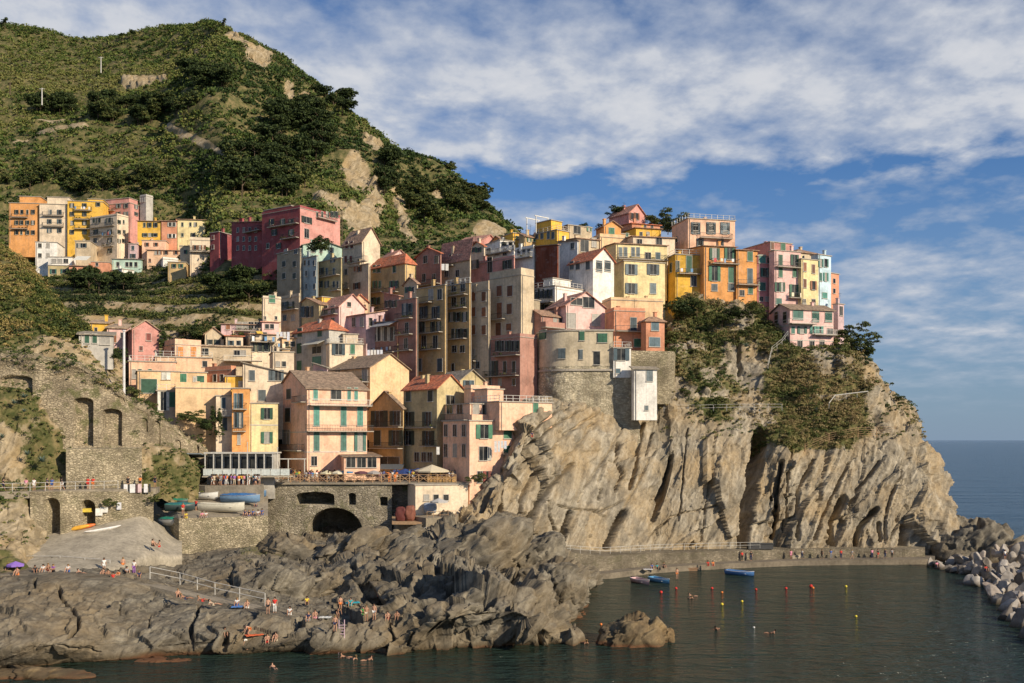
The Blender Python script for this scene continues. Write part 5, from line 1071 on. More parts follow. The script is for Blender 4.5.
# ============================================================ VEGETATION
def scatter(sh, dens, n, rad, nleaf, leaf, mat, name, tintf=None, flat=.7, lift=.3, **t):
    p = np.clip(dens(sh['V'], sh['px'], sh['py'], sh['veg']), 0, None)
    V = sh['V'].reshape(-1,3); a = np.zeros(sh['V'].shape[:2])
    e1 = np.linalg.norm(np.gradient(sh['V'], axis=0), axis=-1); e2 = np.linalg.norm(np.gradient(sh['V'], axis=1), axis=-1)
    p = (p*e1*e2).ravel(); p /= p.sum(); i = rng.choice(len(V), n, p=p)
    pts = V[i]+rng.normal(size=(n,3))*.3+np.array([0,0,lift]); r = rad[0]+(rad[1]-rad[0])*rng.random(n)**2
    tn = np.clip(.42+fbm(pts*.05, 3)*1.1+.22*rng.normal(size=n), 0, 1) if tintf is None else tintf(pts, sh['px'].ravel()[i], sh['py'].ravel()[i])
    Vv, Q, T = clumps(pts, r, nleaf, leaf, tn, flat)
    o = npmesh(name, Vv, Q, mat, attrs={'tint': T}); tag(o, kind='stuff', **t); return o
def ell(x, y, cx, cy, rx, ry): return np.clip(1.2-np.sqrt(((x-cx)/rx)**2+((y-cy)/ry)**2), 0, 1)
def vmask(A, x, y, v): return np.clip((v-.45)*2.2, 0.015, 1)
HT = lambda p, x, y: np.clip(.48+fbm(p*.02, 3)*.9+.2*rng.normal(size=len(p))-.25*(x > 400)*(y > 150)+.12*(x < 140)*(y < 150), 0, 1)
scatter(mountain, lambda A, x, y, v: vmask(A, x, y, v)*(y < 290)*np.clip((A[...,1]-240)/60, 0, 1), 19000, (1.0, 3.0), 30, .46, leafmat('hill_scrub', [(0, (.022,.042,.010)), (.35, (.058,.098,.020)), (.65, (.125,.16,.032)), (1, (.20,.19,.06))]), 'hill_scrub', HT)
scatter(terraces, lambda A, x, y, v: vmask(A, x, y, v)*np.clip((332-y)/10, 0.4, 1)+.12, 12000, (.4, 1.3), 24, .22, GREEN, 'vineyard_scrub')
scatter(slope, lambda A, x, y, v: np.ones(x.shape), 1400, (.3, 1.1), 18, .22, GREEN, 'garden_greenery')
scatter(leftslope, lambda A, x, y, v: np.clip(v-.15, 0, 1)*np.clip((352-y+x*.2)/30, 0, 1), 4200, (.35, 1.3), 40, .15, leafmat('slope_foliage', [(0, (.05,.075,.018)), (.4, (.12,.14,.03)), (.7, (.24,.20,.06)), (1, (.33,.24,.09))]), 'slope_scrub', lambda p, x, y: np.clip(.55+fbm(p*.12, 3)*1.4+.25*rng.normal(size=len(p)), 0, 1))
scatter(bank, lambda A, x, y, v: np.clip(v-.35, 0.02, 1), 520, (.2, .5), 40, .09, DRY, 'bank_scrub')
scatter(lowbank, lambda A, x, y, v: np.clip(v-.3, 0.02, 1)*(y < 550), 260, (.2, .6), 24, .13, DRY, 'bank_scrub')
def cl(A, x, y, v): return np.clip(v-.22, 0, 1)+.05*(y < 440)*(x > 660)
scatter(cliff, lambda A, x, y, v: cl(A, x, y, v)*(x > 560)*(x < 925)*(y < 475), 5200, (.25, 1.1), 50, .13, DRY, 'cliff_scrub', lambda p, x, y: np.clip(.52+fbm(p*.14, 3)*1.5+.25*rng.normal(size=len(p))+.1*(y > 420), 0, 1), flat=.6)
scatter(cliff, lambda A, x, y, v: cl(A, x, y, v)*(x > 665)*(x < 915)*(y < 465)*np.clip(fbm(A*.12+4, 3)*3, 0, 1), 260, (.4, 1.0), 90, .12, GREEN, 'cliff_bushes', flat=.75)

OAK = lambda: make_tree('evergreen_oak', 7.5, 4.3, 3.2, DARKG, 'dark evergreen oak on the mountainside', 'tree', None, 80, 40, .34, .3)
OAK2 = lambda: make_tree('evergreen_oak', 6.5, 3.6, 3.0, GREEN, 'green oak on the mountainside', 'tree', None, 64, 40, .32, .25)
def grove(reg, n, keys, lab, grp, s=(.6,1.15), sh=mountain):
    cx, cy, rx, ry = reg
    for i in range(n):
        a = random.random()*6.28; r = math.sqrt(random.random()); p = pick(sh, cx+math.cos(a)*rx*r, cy+math.sin(a)*ry*r)
        k, b = random.choice(keys); plant(k, b, p, random.uniform(*s), lab, grp)
DK = [('oak', OAK)]; MX = [('oak', OAK), ('oak2', OAK2)]; LG = [('oak2', OAK2)]
grove((140,116,52,10), 44, MX, 'dark evergreen oak in the long grove across the middle of the mountain', 'evergreen oaks of the mid-mountain grove')
grove((205,84,26,9), 15, DK, 'dark evergreen oak in the grove just below the mountain summit', 'evergreen oaks below the summit')
grove((55,112,20,7), 9, DK, 'dark evergreen oak in the small grove near the left edge of the mountain', 'evergreen oaks at the left of the mountain')
grove((292,140,34,28), 26, DK, 'dark evergreen oak in the big wood on the mountain shoulder', 'evergreen oaks on the mountain shoulder')
grove((262,180,46,22), 30, MX, 'evergreen oak in the wood directly above the crimson apartment building', 'oaks above the crimson building')
grove((388,180,6,20), 7, DK, 'dark oak in the gully between the two pale rock crags', 'oaks between the crags')
grove((95,184,100,10), 26, LG, 'green tree on the slope directly above the upper hamlet', 'trees above the upper hamlet', (.6,1.0))
grove((445,200,48,28), 30, LG, 'bushy green tree on the steep right flank of the mountain', 'trees on the right flank of the mountain', (.6,1.0))
grove((330,110,30,10), 8, DK, 'dark oak on the skyline of the mountain shoulder', 'oaks on the skyline of the shoulder', (.7,1.1))
grove((100,290,42,5), 9, DK, 'dark bushy tree on the bank just below the upper hamlet', 'bushy trees below the upper hamlet', (.45,.65), terraces)
grove((240,297,26,8), 9, DK, 'dark bushy tree on the vineyard terraces below the crimson building', 'bushy trees below the crimson building', (.45,.7), terraces)
grove((210,268,30,4), 7, LG, 'green bushy tree under the left end of the crimson building', 'green trees left of the crimson building', (.35,.55), terraces)
PINE = lambda: make_tree('pine_tree', 11, 3.6, 2.0, DARKG, 'x', 'tree', None, 26, 22, .5, .28)
for px, py, D, s, lb in ((132,37,575,.9,'taller of the two umbrella pines standing together on the skyline'), (122,38,578,.7,'small umbrella pine on the skyline left of the taller one'), (5,27,592,.9,'bushy tree on the skyline at the left edge of the mountain'),
                         (225,24,528,.6,'small pine on the rocky summit'), (85,40,583,.5,'low skyline tree on the left part of the ridge')):
    plant('pine', PINE, pick(mountain, px, py+4), s*.75, lb)
BUSH = lambda: make_tree('bush', 2.6, 2.4, 1.7, GREEN, 'x', 'bush', None, 56, 60, .13, .12)
DBUSH = lambda: make_tree('bush', 2.6, 2.3, 1.8, DARKG, 'x', 'bush', None, 60, 60, .13, .12)
CON = lambda: make_tree('conifer', 7.0, 1.7, 3.4, DARKG, 'x', 'tree', None, 70, 60, .14, .15, 'cone')
for k, b, px, py, D, s, lb in [('dbush', DBUSH, 321, 250, 217, 1.250, 'round dark tree in front of the lit pink end of the crimson building'),
    ('dbush', DBUSH, 684, 313, 199, 1.02, 'big dark green bush under the bright yellow house'), ('bush', BUSH, 697, 312, 199, 0.88, 'green bush right of the big dark bush'), ('bush', BUSH, 671, 312, 198, 0.68, 'flowering bush at the foot of the pale yellow house'),
    ('con', CON, 690, 392, 186, 0.65, 'small dark conifer on the cliff ledge'), ('bush', BUSH, 686, 396, 185.5, 0.61, 'bright bush at the foot of the dark conifer'),
    ('dbush', DBUSH, 733, 317, 200, 0.95, 'dark bush on the cliff below the orange houses'), ('bush', BUSH, 722, 325, 197, 0.82, 'green bush lower left of the dark one below the orange houses'), ('bush', BUSH, 752, 320, 199, 0.88, 'green bush beside the pink villa'), ('bush', BUSH, 745, 338, 195, 0.75, 'olive bush lower down beside the pink villa'),
    ('bush', BUSH, 852, 350, 202, 1.29, 'tall airy tree on the right shoulder of the headland'), ('dbush', DBUSH, 864, 356, 203, 1.09, 'dark tree on the outer edge of the headland'), ('bush', BUSH, 846, 340, 206, 0.95, 'green tree right of the violet house'), ('dbush', DBUSH, 858, 366, 199, 0.95, 'bush under the tall airy tree'),
    ('dbush', DBUSH, 783, 367, 196, 0.75, 'dark hedge bush at the left end of the villa garden'), ('bush', BUSH, 795, 367, 196, 0.68, 'green garden bush left of the villa railing middle'), ('dbush', DBUSH, 808, 367, 196.5, 0.82, 'dark garden bush below the villa'), ('bush', BUSH, 821, 366, 197, 0.75, 'green garden bush below the right side of the villa'), ('dbush', DBUSH, 833, 366, 197, 0.75, 'dark garden bush at the right end of the villa garden'),
    ('bush', BUSH, 800, 398, 190, 0.68, 'bush hanging under the villa garden wall'), ('dbush', DBUSH, 885, 412, 196, 0.61, 'dark bush near the cliff edge on the right'), ('bush', BUSH, 898, 402, 201, 0.54, 'bush clinging to the cliff edge on the right'),
    ('con', CON, 213, 434, 164.5, 0.62, 'slim leafless-looking tree in front of the blank buff wall'), ('con', CON, 219, 434, 164, 0.50, 'smaller slim tree beside the slim one at the buff wall'), ('bush', BUSH, 196, 425, 164, 0.70, 'low hedge bush under the blank buff wall'), ('bush', BUSH, 186, 421, 164.5, 0.60, 'hedge bush at the left end under the buff wall'), ('dbush', DBUSH, 205, 429, 164, 0.60, 'dark hedge bush beside the slim trees'),
    ('con', CON, 163, 364, 192, 0.80, 'dark tree behind the pink gabled house'), ('bush', BUSH, 133, 398, 158, 0.60, 'magenta-flowering shrub beside the white pole'), ('dbush', DBUSH, 118, 358, 160, 0.70, 'dark creeper bush by the grey cottage'),
    ('dbush', DBUSH, 196, 338, 208, 0.90, 'vine arbour bush behind the peach roof terrace'), ('bush', BUSH, 208, 338, 208, 0.90, 'green arbour bush right of the first'), ('bush', BUSH, 232, 343, 200, 0.70, 'plant on the gallery of the long beige house'), ('bush', BUSH, 184, 336, 210, 0.80, 'green arbour bush left of the dark one'),
    ('pine2', lambda: make_tree('pine_tree', 6, 3.0, 1.5, DARKG, 'x', 'tree', None, 40, 30, .24, .16), 617, 226, 238, .75, 'dark flat-topped pine behind the top pink gabled house'),
    ('bush', BUSH, 652, 227, 236, 1.00, 'green tree right of the top pink gabled house'), ('dbush', DBUSH, 668, 230, 234, 1.00, 'dark tree left of the peach roof-terrace house'), ('bush', BUSH, 661, 227, 238, 1.00, 'green tree between the two behind the hilltop houses'), ('dbush', DBUSH, 604, 232, 240, .90, 'dark shrub on the skyline left of the top house'),('dbush', DBUSH, 583, 230, 240, .7, 'dark shrub on the skyline behind the pergola house'),
    ('bush', BUSH, 676, 232, 229, 1.00, 'yellowish shrub in front of the peach roof-terrace house'), ('bush', BUSH, 475, 483, 158, 0.50, 'low shrub at the foot of the peach cliff-edge house'), ('bush', BUSH, 148, 505, 142, 0.45, 'shrub growing against the arcade wall right end'), ('bush', BUSH, 110, 507, 138, 0.40, 'shrub growing against the arcade wall middle')]:
    plant(k, b, P(px, py, D), s, lb)
scatter(leftslope, lambda A, x, y, v: np.clip(fbm(A*.08+3, 3)*3, 0, 1)*(y < 335), 500, (.6, 1.7), 70, .17, GREEN, 'slope_bushes')
scatter(awall, lambda A, x, y, v: np.clip((np.interp(x,[0,90,130,180,236],[368,384,408,436,474])-y)/8,0,1)*np.clip(fbm(A*.3, 3)*3+.2, 0, 1)+.012, 420, (.2, .65), 40, .1, DRY, 'wall_tufts')
scatter(leftslope, lambda A, x, y, v: (y > 328)*1.0, 700, (.25, .8), 40, .12, DRY, 'slope_tufts')
# agaves on the bank
AG = leafmat('agave', [(0, (.08,.13,.10)), (1, (.20,.27,.22))])
def agave(px, py, D, s, lb):
    V = []; Q = []; n = 26
    for i in range(n):
        a = i*2.399; e = R(15+60*(i/n)); d = np.array([math.cos(a)*math.cos(e), math.sin(a)*math.cos(e), math.sin(e)]); sd_ = np.array([-math.sin(a), math.cos(a), 0])
        L_ = 1.1*(.8+.4*random.random()); b = len(V)
        for t_, w_ in ((0,.06),(.4,.10),(.8,.06),(1,.005)):
            c_ = d*L_*t_-np.array([0,0,.25*t_*t_]); V += [c_-sd_*w_, c_+sd_*w_]
        for j in range(3): Q.append((b+2*j, b+2*j+1, b+2*j+3, b+2*j+2))
    o = npmesh('agave', V, Q, AG, attrs={'tint': rng.random(len(V))}); o.location = P(px, py, D); o.scale = (s,)*3; tag(o, lb, 'agave plant')
agave(71, 456, 140.2, 1.0, 'blue-grey agave rosette below the first blind arch'); agave(42, 462, 137.5, 1.1, 'large blue-grey agave on the bank at the left'); agave(27, 455, 137, .8, 'smaller agave left of the large one on the bank')
agave(24, 398, 139, .9, 'agave high on the bank under the wall'); agave(14, 404, 138.5, .8, 'agave high on the bank at the far left'); agave(24, 412, 138, .7, 'small agave below the two high ones'); agave(2, 438, 137, .8, 'agave at the left edge of the picture')
agave(724, 352, 194, 1.0, 'grey agave on the rock face below the hilltop bushes'); agave(746, 347, 195, 1.1, 'grey agave left of the pink villa'); agave(816, 412, 189, 1.0, 'grey agave among the ledges below the villa garden'); agave(776, 446, 185.5, 1.0, 'grey agave at the top of the dark cleft'); agave(842, 447, 187, .9, 'grey agave on the dry ledge at right')
# ============================================================ PEOPLE
SKIN = simple((.50,.28,.18), .6, var=.12); SKIN2 = simple((.38,.20,.12), .6, var=.12); HAIRM = simple((.03,.02,.015), .6); HAIRB = simple((.25,.16,.07), .6)
CLO = {n_: simple(c_, .8, var=.15) for n_, c_ in dict(white=(.75,.74,.7), red=(.62,.04,.03), blue=(.06,.13,.36), navy=(.02,.03,.09), black=(.02,.02,.022), teal=(.03,.35,.38), purple=(.3,.12,.42), orange=(.75,.22,.05), grey=(.3,.3,.3), green=(.08,.3,.08), yellow=(.75,.6,.06), pink=(.75,.3,.4), beige=(.5,.42,.3)).items()}
def skin_mesh(name, V, E, rad, sub=1):
    me = bpy.data.meshes.new(name); me.from_pydata(V, E, []); o = bpy.data.objects.new(name, me); col.objects.link(o)
    m = o.modifiers.new('s', 'SKIN'); o.modifiers.new('u', 'SUBSURF').levels = sub
    for i, r in enumerate(rad): me.skin_vertices[0].data[i].radius = (r, r)
    me.skin_vertices[0].data[0].use_root = True
    dg = bpy.context.evaluated_depsgraph_get(); dg.update(); r = bpy.data.meshes.new_from_object(o.evaluated_get(dg))
    bpy.data.objects.remove(o); r.name = name
    r.polygons.foreach_set('use_smooth', [True]*len(r.polygons)); return r
POSES = {}
def mkpose(key, J, mirror=True):
    """J: joints of the trunk plus left limbs; right limbs mirrored unless given"""
    g = dict(J)
    for k in ('sh','el','wr','ha','hip','kn','an','toe'):
        if k+'R' not in g: x, y, z = g[k]; g[k+'R'] = (-x, y, z)
    order = ['pel','wai','che','nec','hea','top','nose','sh','el','wr','ha','th','shR','elR','wrR','haR','thR','hip','kn','an','toe','hipR','knR','anR','toeR']
    for s_ in ('', 'R'): h_ = Vector(g['ha'+s_]); w_ = Vector(g['wr'+s_]); g['th'+s_] = tuple(w_.lerp(h_, .6)+Vector((-.04 if s_ == '' else .04, -.02, 0)))
    hd = Vector(g['hea']); g.setdefault('nose', tuple(hd+Vector((0,-.11,-.01))))
    rad = dict(pel=.135, wai=.115, che=.145, nec=.055, hea=.095, top=.07, nose=.018, sh=.065, el=.045, wr=.03, ha=.035, th=.012, hip=.09, kn=.058, an=.038, toe=.035)
    E = [('pel','wai'),('wai','che'),('che','nec'),('nec','hea'),('hea','top'),('hea','nose')]
    for s_ in ('', 'R'): E += [('che','sh'+s_),('sh'+s_,'el'+s_),('el'+s_,'wr'+s_),('wr'+s_,'ha'+s_),('wr'+s_,'th'+s_),('pel','hip'+s_),('hip'+s_,'kn'+s_),('kn'+s_,'an'+s_),('an'+s_,'toe'+s_)]
    ix = {k: i for i, k in enumerate(order)}
    body = skin_mesh('body', [g[k] for k in order], [(ix[a], ix[b]) for a, b in E], [rad[k.rstrip('R')] if k not in rad else rad[k] for k in order])
    def L(a, b, t): return tuple(Vector(g[a]).lerp(Vector(g[b]), t))
    sv = [g['pel'], g['wai'], g['che'], L('che','nec',.5), g['sh'], L('sh','el',.6), g['shR'], L('shR','elR',.6)]
    top = skin_mesh('shirt', sv, [(0,1),(1,2),(2,3),(2,4),(4,5),(2,6),(6,7)], [.145,.135,.165,.09,.085,.075,.085,.075])
    def bottoms(f, nm, r2): return skin_mesh(nm, [g['pel'], g['hip'], L('hip','kn',f), g['hipR'], L('hipR','knR',f)], [(0,1),(1,2),(0,3),(3,4)], [.15,.11,r2,.11,r2])
    sh_ = bottoms(.6, 'shorts', .085); br_ = bottoms(.18, 'swimwear', .10)
    tr = skin_mesh('trousers', [g['pel'], g['hip'], g['kn'], L('kn','an',.9), g['hipR'], g['knR'], L('knR','anR',.9)], [(0,1),(1,2),(2,3),(0,4),(4,5),(5,6)], [.15,.11,.075,.055,.11,.075,.055])
    back = Vector((0,.035,.03)); hv = [tuple(Vector(g['hea'])+back), tuple(Vector(g['top'])+Vector((0,.02,.02))), tuple(Vector(g['nec'])+Vector((0,.07,.0)))]
    hair = skin_mesh('hair', hv, [(0,1),(0,2)], [.105,.07,.05])
    POSES[key] = dict(body=body, shirt=top, shorts=sh_, swimwear=br_, trousers=tr, hair=hair)
mkpose('stand', dict(pel=(0,0,.93), wai=(0,0,1.1), che=(0,0,1.32), nec=(0,0,1.48), hea=(0,-.01,1.6), top=(0,0,1.67), sh=(.18,0,1.4), el=(.24,.03,1.13), wr=(.25,-.05,.88), ha=(.25,-.09,.79), hip=(.09,0,.9), kn=(.11,-.02,.5), an=(.12,.03,.08), toe=(.13,-.12,.03)))
mkpose('walk', dict(pel=(0,0,.92), wai=(0,-.01,1.1), che=(0,-.03,1.32), nec=(0,-.04,1.48), hea=(0,-.06,1.6), top=(0,-.05,1.67), sh=(.18,-.03,1.4), el=(.23,.13,1.15), wr=(.24,.1,.9), ha=(.24,.06,.82), shR=(-.18,-.03,1.4), elR=(-.23,-.12,1.15), wrR=(-.22,-.3,1.0), haR=(-.22,-.38,.98), hip=(.09,0,.9), kn=(.1,-.18,.52), an=(.1,-.24,.1), toe=(.1,-.38,.06), hipR=(-.09,0,.9), knR=(-.1,.08,.5), anR=(-.1,.32,.16), toeR=(-.1,.26,.03)))
mkpose('sit', dict(pel=(0,.05,.13), wai=(0,.1,.3), che=(0,.08,.52), nec=(0,.05,.68), hea=(0,.02,.8), top=(0,.03,.87), sh=(.18,.07,.6), el=(.27,-.1,.42), wr=(.2,-.33,.42), ha=(.17,-.41,.42), hip=(.1,.03,.13), kn=(.15,-.36,.48), an=(.14,-.55,.08), toe=(.15,-.7,.04)))
mkpose('seat', dict(pel=(0,0,.12), wai=(0,.03,.3), che=(0,.03,.52), nec=(0,.01,.68), hea=(0,-.02,.8), top=(0,-.01,.87), sh=(.18,.02,.6), el=(.24,-.02,.36), wr=(.18,-.25,.24), ha=(.16,-.33,.22), hip=(.1,-.02,.12), kn=(.13,-.44,.1), an=(.13,-.46,-.34), toe=(.13,-.6,-.38)))
mkpose('lie', dict(pel=(0,0,.12), wai=(0,.17,.15), che=(0,.38,.25), nec=(0,.5,.36), hea=(0,.55,.48), top=(0,.58,.55), nose=(0,.45,.5), sh=(.18,.43,.3), el=(.28,.5,.06), wr=(.3,.26,.04), ha=(.3,.18,.04), hip=(.09,-.04,.11), kn=(.1,-.44,.2), an=(.1,-.85,.07), toe=(.1,-.92,.16)))
mkpose('bend', dict(pel=(0,.15,.85), wai=(0,.02,.98), che=(0,-.22,1.08), nec=(0,-.36,1.12), hea=(0,-.46,1.1), top=(0,-.53,1.09), nose=(0,-.47,.99), sh=(.18,-.28,1.1), el=(.22,-.34,.82), wr=(.2,-.44,.6), ha=(.19,-.48,.52), hip=(.1,.12,.84), kn=(.13,-.08,.47), an=(.12,.06,.08), toe=(.13,-.1,.03)))
def person(p, pose, topc, botc, bot='shorts', face=0, s=1.0, hair=None, lb='', grp=None):
    root = empty('person', p, R(face), lb, 'person', grp); root.scale = (s,)*3; M_ = POSES[pose]; sk = random.choice((SKIN, SKIN, SKIN2))
    def add(nm, mat):
        me = M_[nm]
        if not me.materials: me.materials.append(mat)
        o = bpy.data.objects.new(nm, me); col.objects.link(o); o.parent = root; o.material_slots[0].link = 'OBJECT'; o.material_slots[0].material = mat
    add('body', sk); add('hair', hair or random.choice((HAIRM, HAIRM, HAIRB)))
    if topc: add('shirt', CLO[topc])
    add(bot, CLO[botc]); return root
PW = {'stand':'standing','walk':'walking','sit':'sitting with knees up','seat':'sitting','lie':'lying propped up','bend':'bending forward'}
FP = lambda px, py, D: P(px, py, D)
sp_ = [(p, DZ(y, z), z) for p, y, z in SP]
def onpath(px, py):
    z = np.interp(px, [q[0] for q in sp_], [q[2] for q in sp_]); return P(px, py, DZ(py, z))
def onsh(px, py, sh=None): p = pick(sh or shore, px, py); return p+Vector((0,0,.02))
def zpt(px, py, z): return P(px, py, DZ(py, z))
# --- left shore path and ramp foot
for px, py, pose, t_, b_, bt, fc, lb in [
    (104,572,'stand','white','white','shorts',20,'standing person in white at the foot of the ramp'), (123,571,'stand',None,'orange','swimwear',200,'standing bather with bare torso and orange trunks at the foot of the ramp'),
    (108,577,'sit',None,'black','swimwear',10,'bather sitting in the group at the ramp foot, knees up'), (113,580,'seat','red','black','shorts',0,'person in red sitting on the path edge in the middle of the group'),
    (118,578,'sit','orange','beige','shorts',-20,'person in orange sitting right of the one in red'), (110,566,'sit','black','black','shorts',30,'person in black sitting behind the group at the ramp foot'),
    (134,574,'stand','white','purple','trousers',0,'person standing in white top and purple trousers by the path rail'), (139,578,'sit','navy','navy','shorts',20,'person in navy sitting beside the one in purple trousers'),
    (103,576,'sit',None,'pink','swimwear',0,'bather in pink sitting at the left of the group at the ramp foot'), (127,574,'sit','grey','black','shorts',40,'person in grey sitting right of the orange trunks'),
    (8,571,'sit','blue','navy','shorts',10,'person in blue sitting at the far left by the parasol'), (17,575,'sit',None,'orange','swimwear',0,'bather sitting in the shade of the purple parasol'),
    (35,573,'sit','black','black','shorts',30,'person in black sitting alone between parasol and towels'), (43,572,'sit','white','grey','shorts',0,'person in white sitting on the path near the towels'),
    (48,571,'sit',None,'red','swimwear',10,'bather with red trunks sitting on the path near the towels'), (53,572,'sit','purple','black','shorts',-10,'person in purple sitting on the path near the towels'),
    (52,565,'sit','navy','navy','shorts',0,'person in navy sitting just behind the path group at left'), (57,558,'lie',None,'orange','swimwear',70,'sunbather lying on the yellow towel'),
    (68,572,'sit','white','blue','shorts',0,'person in white and blue sitting alone on the path'), (81,574,'lie',None,'black','swimwear',60,'sunbather reclining on the path left of the ramp group')]:
    person(onpath(px, py)+Vector((0,0,.0)) if py > 562 else P(px, py, 127.5), pose, t_, b_, bt, fc, lb=lb)
for px, py, pose, t_, b_, bt, fc, lb in [(178,597,'sit',None,'black','swimwear',20,'bather sitting on the descending path, left of a pair'), (186,599,'lie',None,'navy','swimwear',80,'bather lying on the descending path, right of a pair'),
    (203,601,'lie',None,'red','swimwear',80,'sunbather lying on the lower path beside the rail'), (214,605,'lie','beige','beige','swimwear',80,'sunbather on the sloping board of the lower path'), (237,606,'sit','white','blue','shorts',0,'person with a blue bag sitting on the lower path'), (247,608,'sit',None,'white','swimwear',0,'pale bather sitting near the end of the lower path')]:
    person(onpath(px, py), pose, t_, b_, bt, fc, lb=lb)
# --- bathers on the rocks
for px, py, pose, t_, b_, bt, fc, lb in [(268,613,'stand',None,'black','swimwear',10,'bather standing in dark trunks at the end of the rail'), (275,612,'stand','red','white','trousers',0,'person in a red shirt and white trousers standing at the end of the rail'), (290,614,'sit','white','white','shorts',0,'person in white sitting on the rocks right of the red shirt'),
    (306,604,'sit','yellow','black','shorts',10,'person in yellow sitting higher on the rocks'), (316,618,'sit',None,'pink','swimwear',0,'bather in pink sitting on the rock left of the ladder'), (309,620,'sit','navy','grey','shorts',0,'person in navy sitting left of the pink bather'),
    (225,637,'sit',None,'black','swimwear',30,'bather crouching low on the rock at the left of the waterline'), (247,651,'bend','white','blue','shorts',-60,'bather bending over at the water edge'), (249,636,'bend',None,'orange','swimwear',-60,'bather with orange trunks stooping above the waterline'),
    (268,642,'sit',None,'red','swimwear',10,'left one of two bathers sitting together by the water'), (276,640,'sit',None,'beige','swimwear',-10,'right one of two bathers sitting together by the water'),
    (334,632,'stand',None,'navy','swimwear',180,'bather standing just left of the ladder'), (340,610,'stand',None,'orange','swimwear',20,'bather standing above the ladder'), (337,618,'bend',None,'black','swimwear',50,'bather stooping above the ladder'), (350,606,'sit','teal','teal','shorts',0,'person wrapped in teal sitting above the ladder'),
    (361,618,'sit','green','green','shorts',0,'person in green sitting right of the ladder'), (367,620,'stand',None,'beige','swimwear',10,'left one of two bathers standing right of the ladder'), (374,619,'stand',None,'white','swimwear',-10,'right one of two bathers standing right of the ladder'),
    (388,619,'sit',None,'red','swimwear',0,'left one of the pair sitting at the right end of the bathers'), (396,619,'sit',None,'black','swimwear',0,'right one of the pair sitting at the right end of the bathers'), (378,597,'sit',None,'orange','swimwear',0,'bather sitting alone in the cleft behind the others'),
    (521,561,'sit','pink','black','shorts',10,'left one of the couple sitting where the cliff walk begins'), (526,562,'sit','purple','purple','shorts',-10,'right one of the couple sitting where the cliff walk begins'), (523,595,'sit',None,'red','swimwear',0,'sunbather sitting on top of the tawny tip rock')]:
    person(onsh(px, py), pose, t_, b_, bt, fc, lb=lb)
person(P(544, 617, 118), 'stand', 'white', 'white', 'shorts', 60, lb='person in white standing at the outer edge of the tip rock')
# --- upper path
for px, pose, t_, b_, fc, lb in [(3,'walk','black','navy',90,'person in black at the left edge of the upper path'), (26,'stand','pink','beige',0,'person in pink on the upper path, left of the white one'), (34,'stand','white','white',10,'person in white at the rail of the upper path'), (47,'walk','navy','black',90,'person in navy walking on the upper path'),
    (52,'stand','blue','blue',0,'person in blue at the rail of the upper path'), (62,'walk','black','white',-90,'person in black top and white shorts on the upper path'), (88,'stand','red','red',0,'left one of the two in red on the upper path'), (93,'stand','red','orange',0,'right one of the two in red on the upper path'), (128,'stand','black','black',0,'left head above the picture boards'), (140,'stand','orange','black',0,'right head above the picture boards'), (155,'stand','black','navy',0,'person in black at the right end of the upper path')]:
    D = np.interp(px, [-80,30,90,152,190], [129,134,138.6,143.4,151.6]); person(P(px, HY+(CH-15.15)/D*1000, D), pose, t_, b_, 'shorts', fc, lb='%s' % lb)
# --- boat yard and ramp top
def yard(px, D): # ground height of ramp / yard
    zz = np.interp(px, [118,150,178,266], [Zat(545,127), Zat(525,138), 10.8, 10.8]); return zz
def onramp(px, py):
    for t in np.linspace(0, 1, 60):
        if px > 166:
            D = np.interp(px, [p for p,_,_ in YN], [d for _,d,_ in YN])*(1-t)+np.interp(px, [p for p,_,_ in YF], [d for _,d,_ in YF])*t; z = np.interp(px, [p for p,_,_ in YN], [q for _,_,q in YN])*(1-t)+np.interp(px, [p for p,_,_ in YF], [q for _,_,q in YF])*t
            if HY+(CH-z)/D*F <= py: break
            continue
        D = np.interp(px, [p for p,_,_ in RN], [d for _,_,d in RN])*(1-t)+np.interp(px, [p for p,_,_ in RF], [d for _,_,d in RF])*t
        z = Zat(np.interp(px, [p for p,_,_ in RN], [y for _,y,_ in RN]), np.interp(px, [p for p,_,_ in RN], [d for _,_,d in RN]))*(1-t)+Zat(np.interp(px, [p for p,_,_ in RF], [y for _,y,_ in RF]), np.interp(px, [p for p,_,_ in RF], [d for _,_,d in RF]))*t
        if HY+(CH-z)/D*F <= py: break
    return Vector(((px-CXP)/F*D, D, z))
for px, py, pose, t_, b_, fc, lb in [(183,515,'stand','red','beige',10,'person in a red shirt standing by the green covered boat'), (186,519,'sit','yellow','yellow',0,'person in yellow crouching at the platform edge'), (196,511,'stand','red','navy',-20,'person in a red top with a backpack left of the white boat'), (202,518,'sit','pink','grey',0,'left one of two sitting on the platform edge by the white boat'), (206,518,'sit','white','grey',0,'right one of two sitting on the platform edge by the white boat'),
    (213,495,'stand','orange','red',0,'person in orange and red behind the white boat'), (245,516,'sit','navy','navy',0,'first from the left of the group sitting on the platform corner'), (249,517,'sit','black','blue',0,'second from the left of the group sitting on the platform corner'), (253,516,'sit','blue','navy',0,'middle one of the group sitting on the platform corner'), (258,517,'sit','white','grey',0,'fourth of the group sitting on the platform corner'), (262,515,'sit','blue','blue',0,'rightmost of the group sitting on the platform corner'), (243,505,'stand','navy','black',30,'person standing behind the group on the platform corner'), (256,507,'sit','grey','navy',0,'person in grey sitting behind the platform corner group')]:
    person(onramp(px, py), pose, t_, b_, 'shorts', fc, lb=lb)
for px, py, fc, lb, c_ in [(153,546,60,'left one of two sunbathers below the shadowed platform wall','black'), (159,547,-60,'right one of two sunbathers below the shadowed platform wall','red')]: person(onsh(px, py) if py > 550 else P(px, py, 131), 'sit', None, c_, 'swimwear', fc, lb=lb)
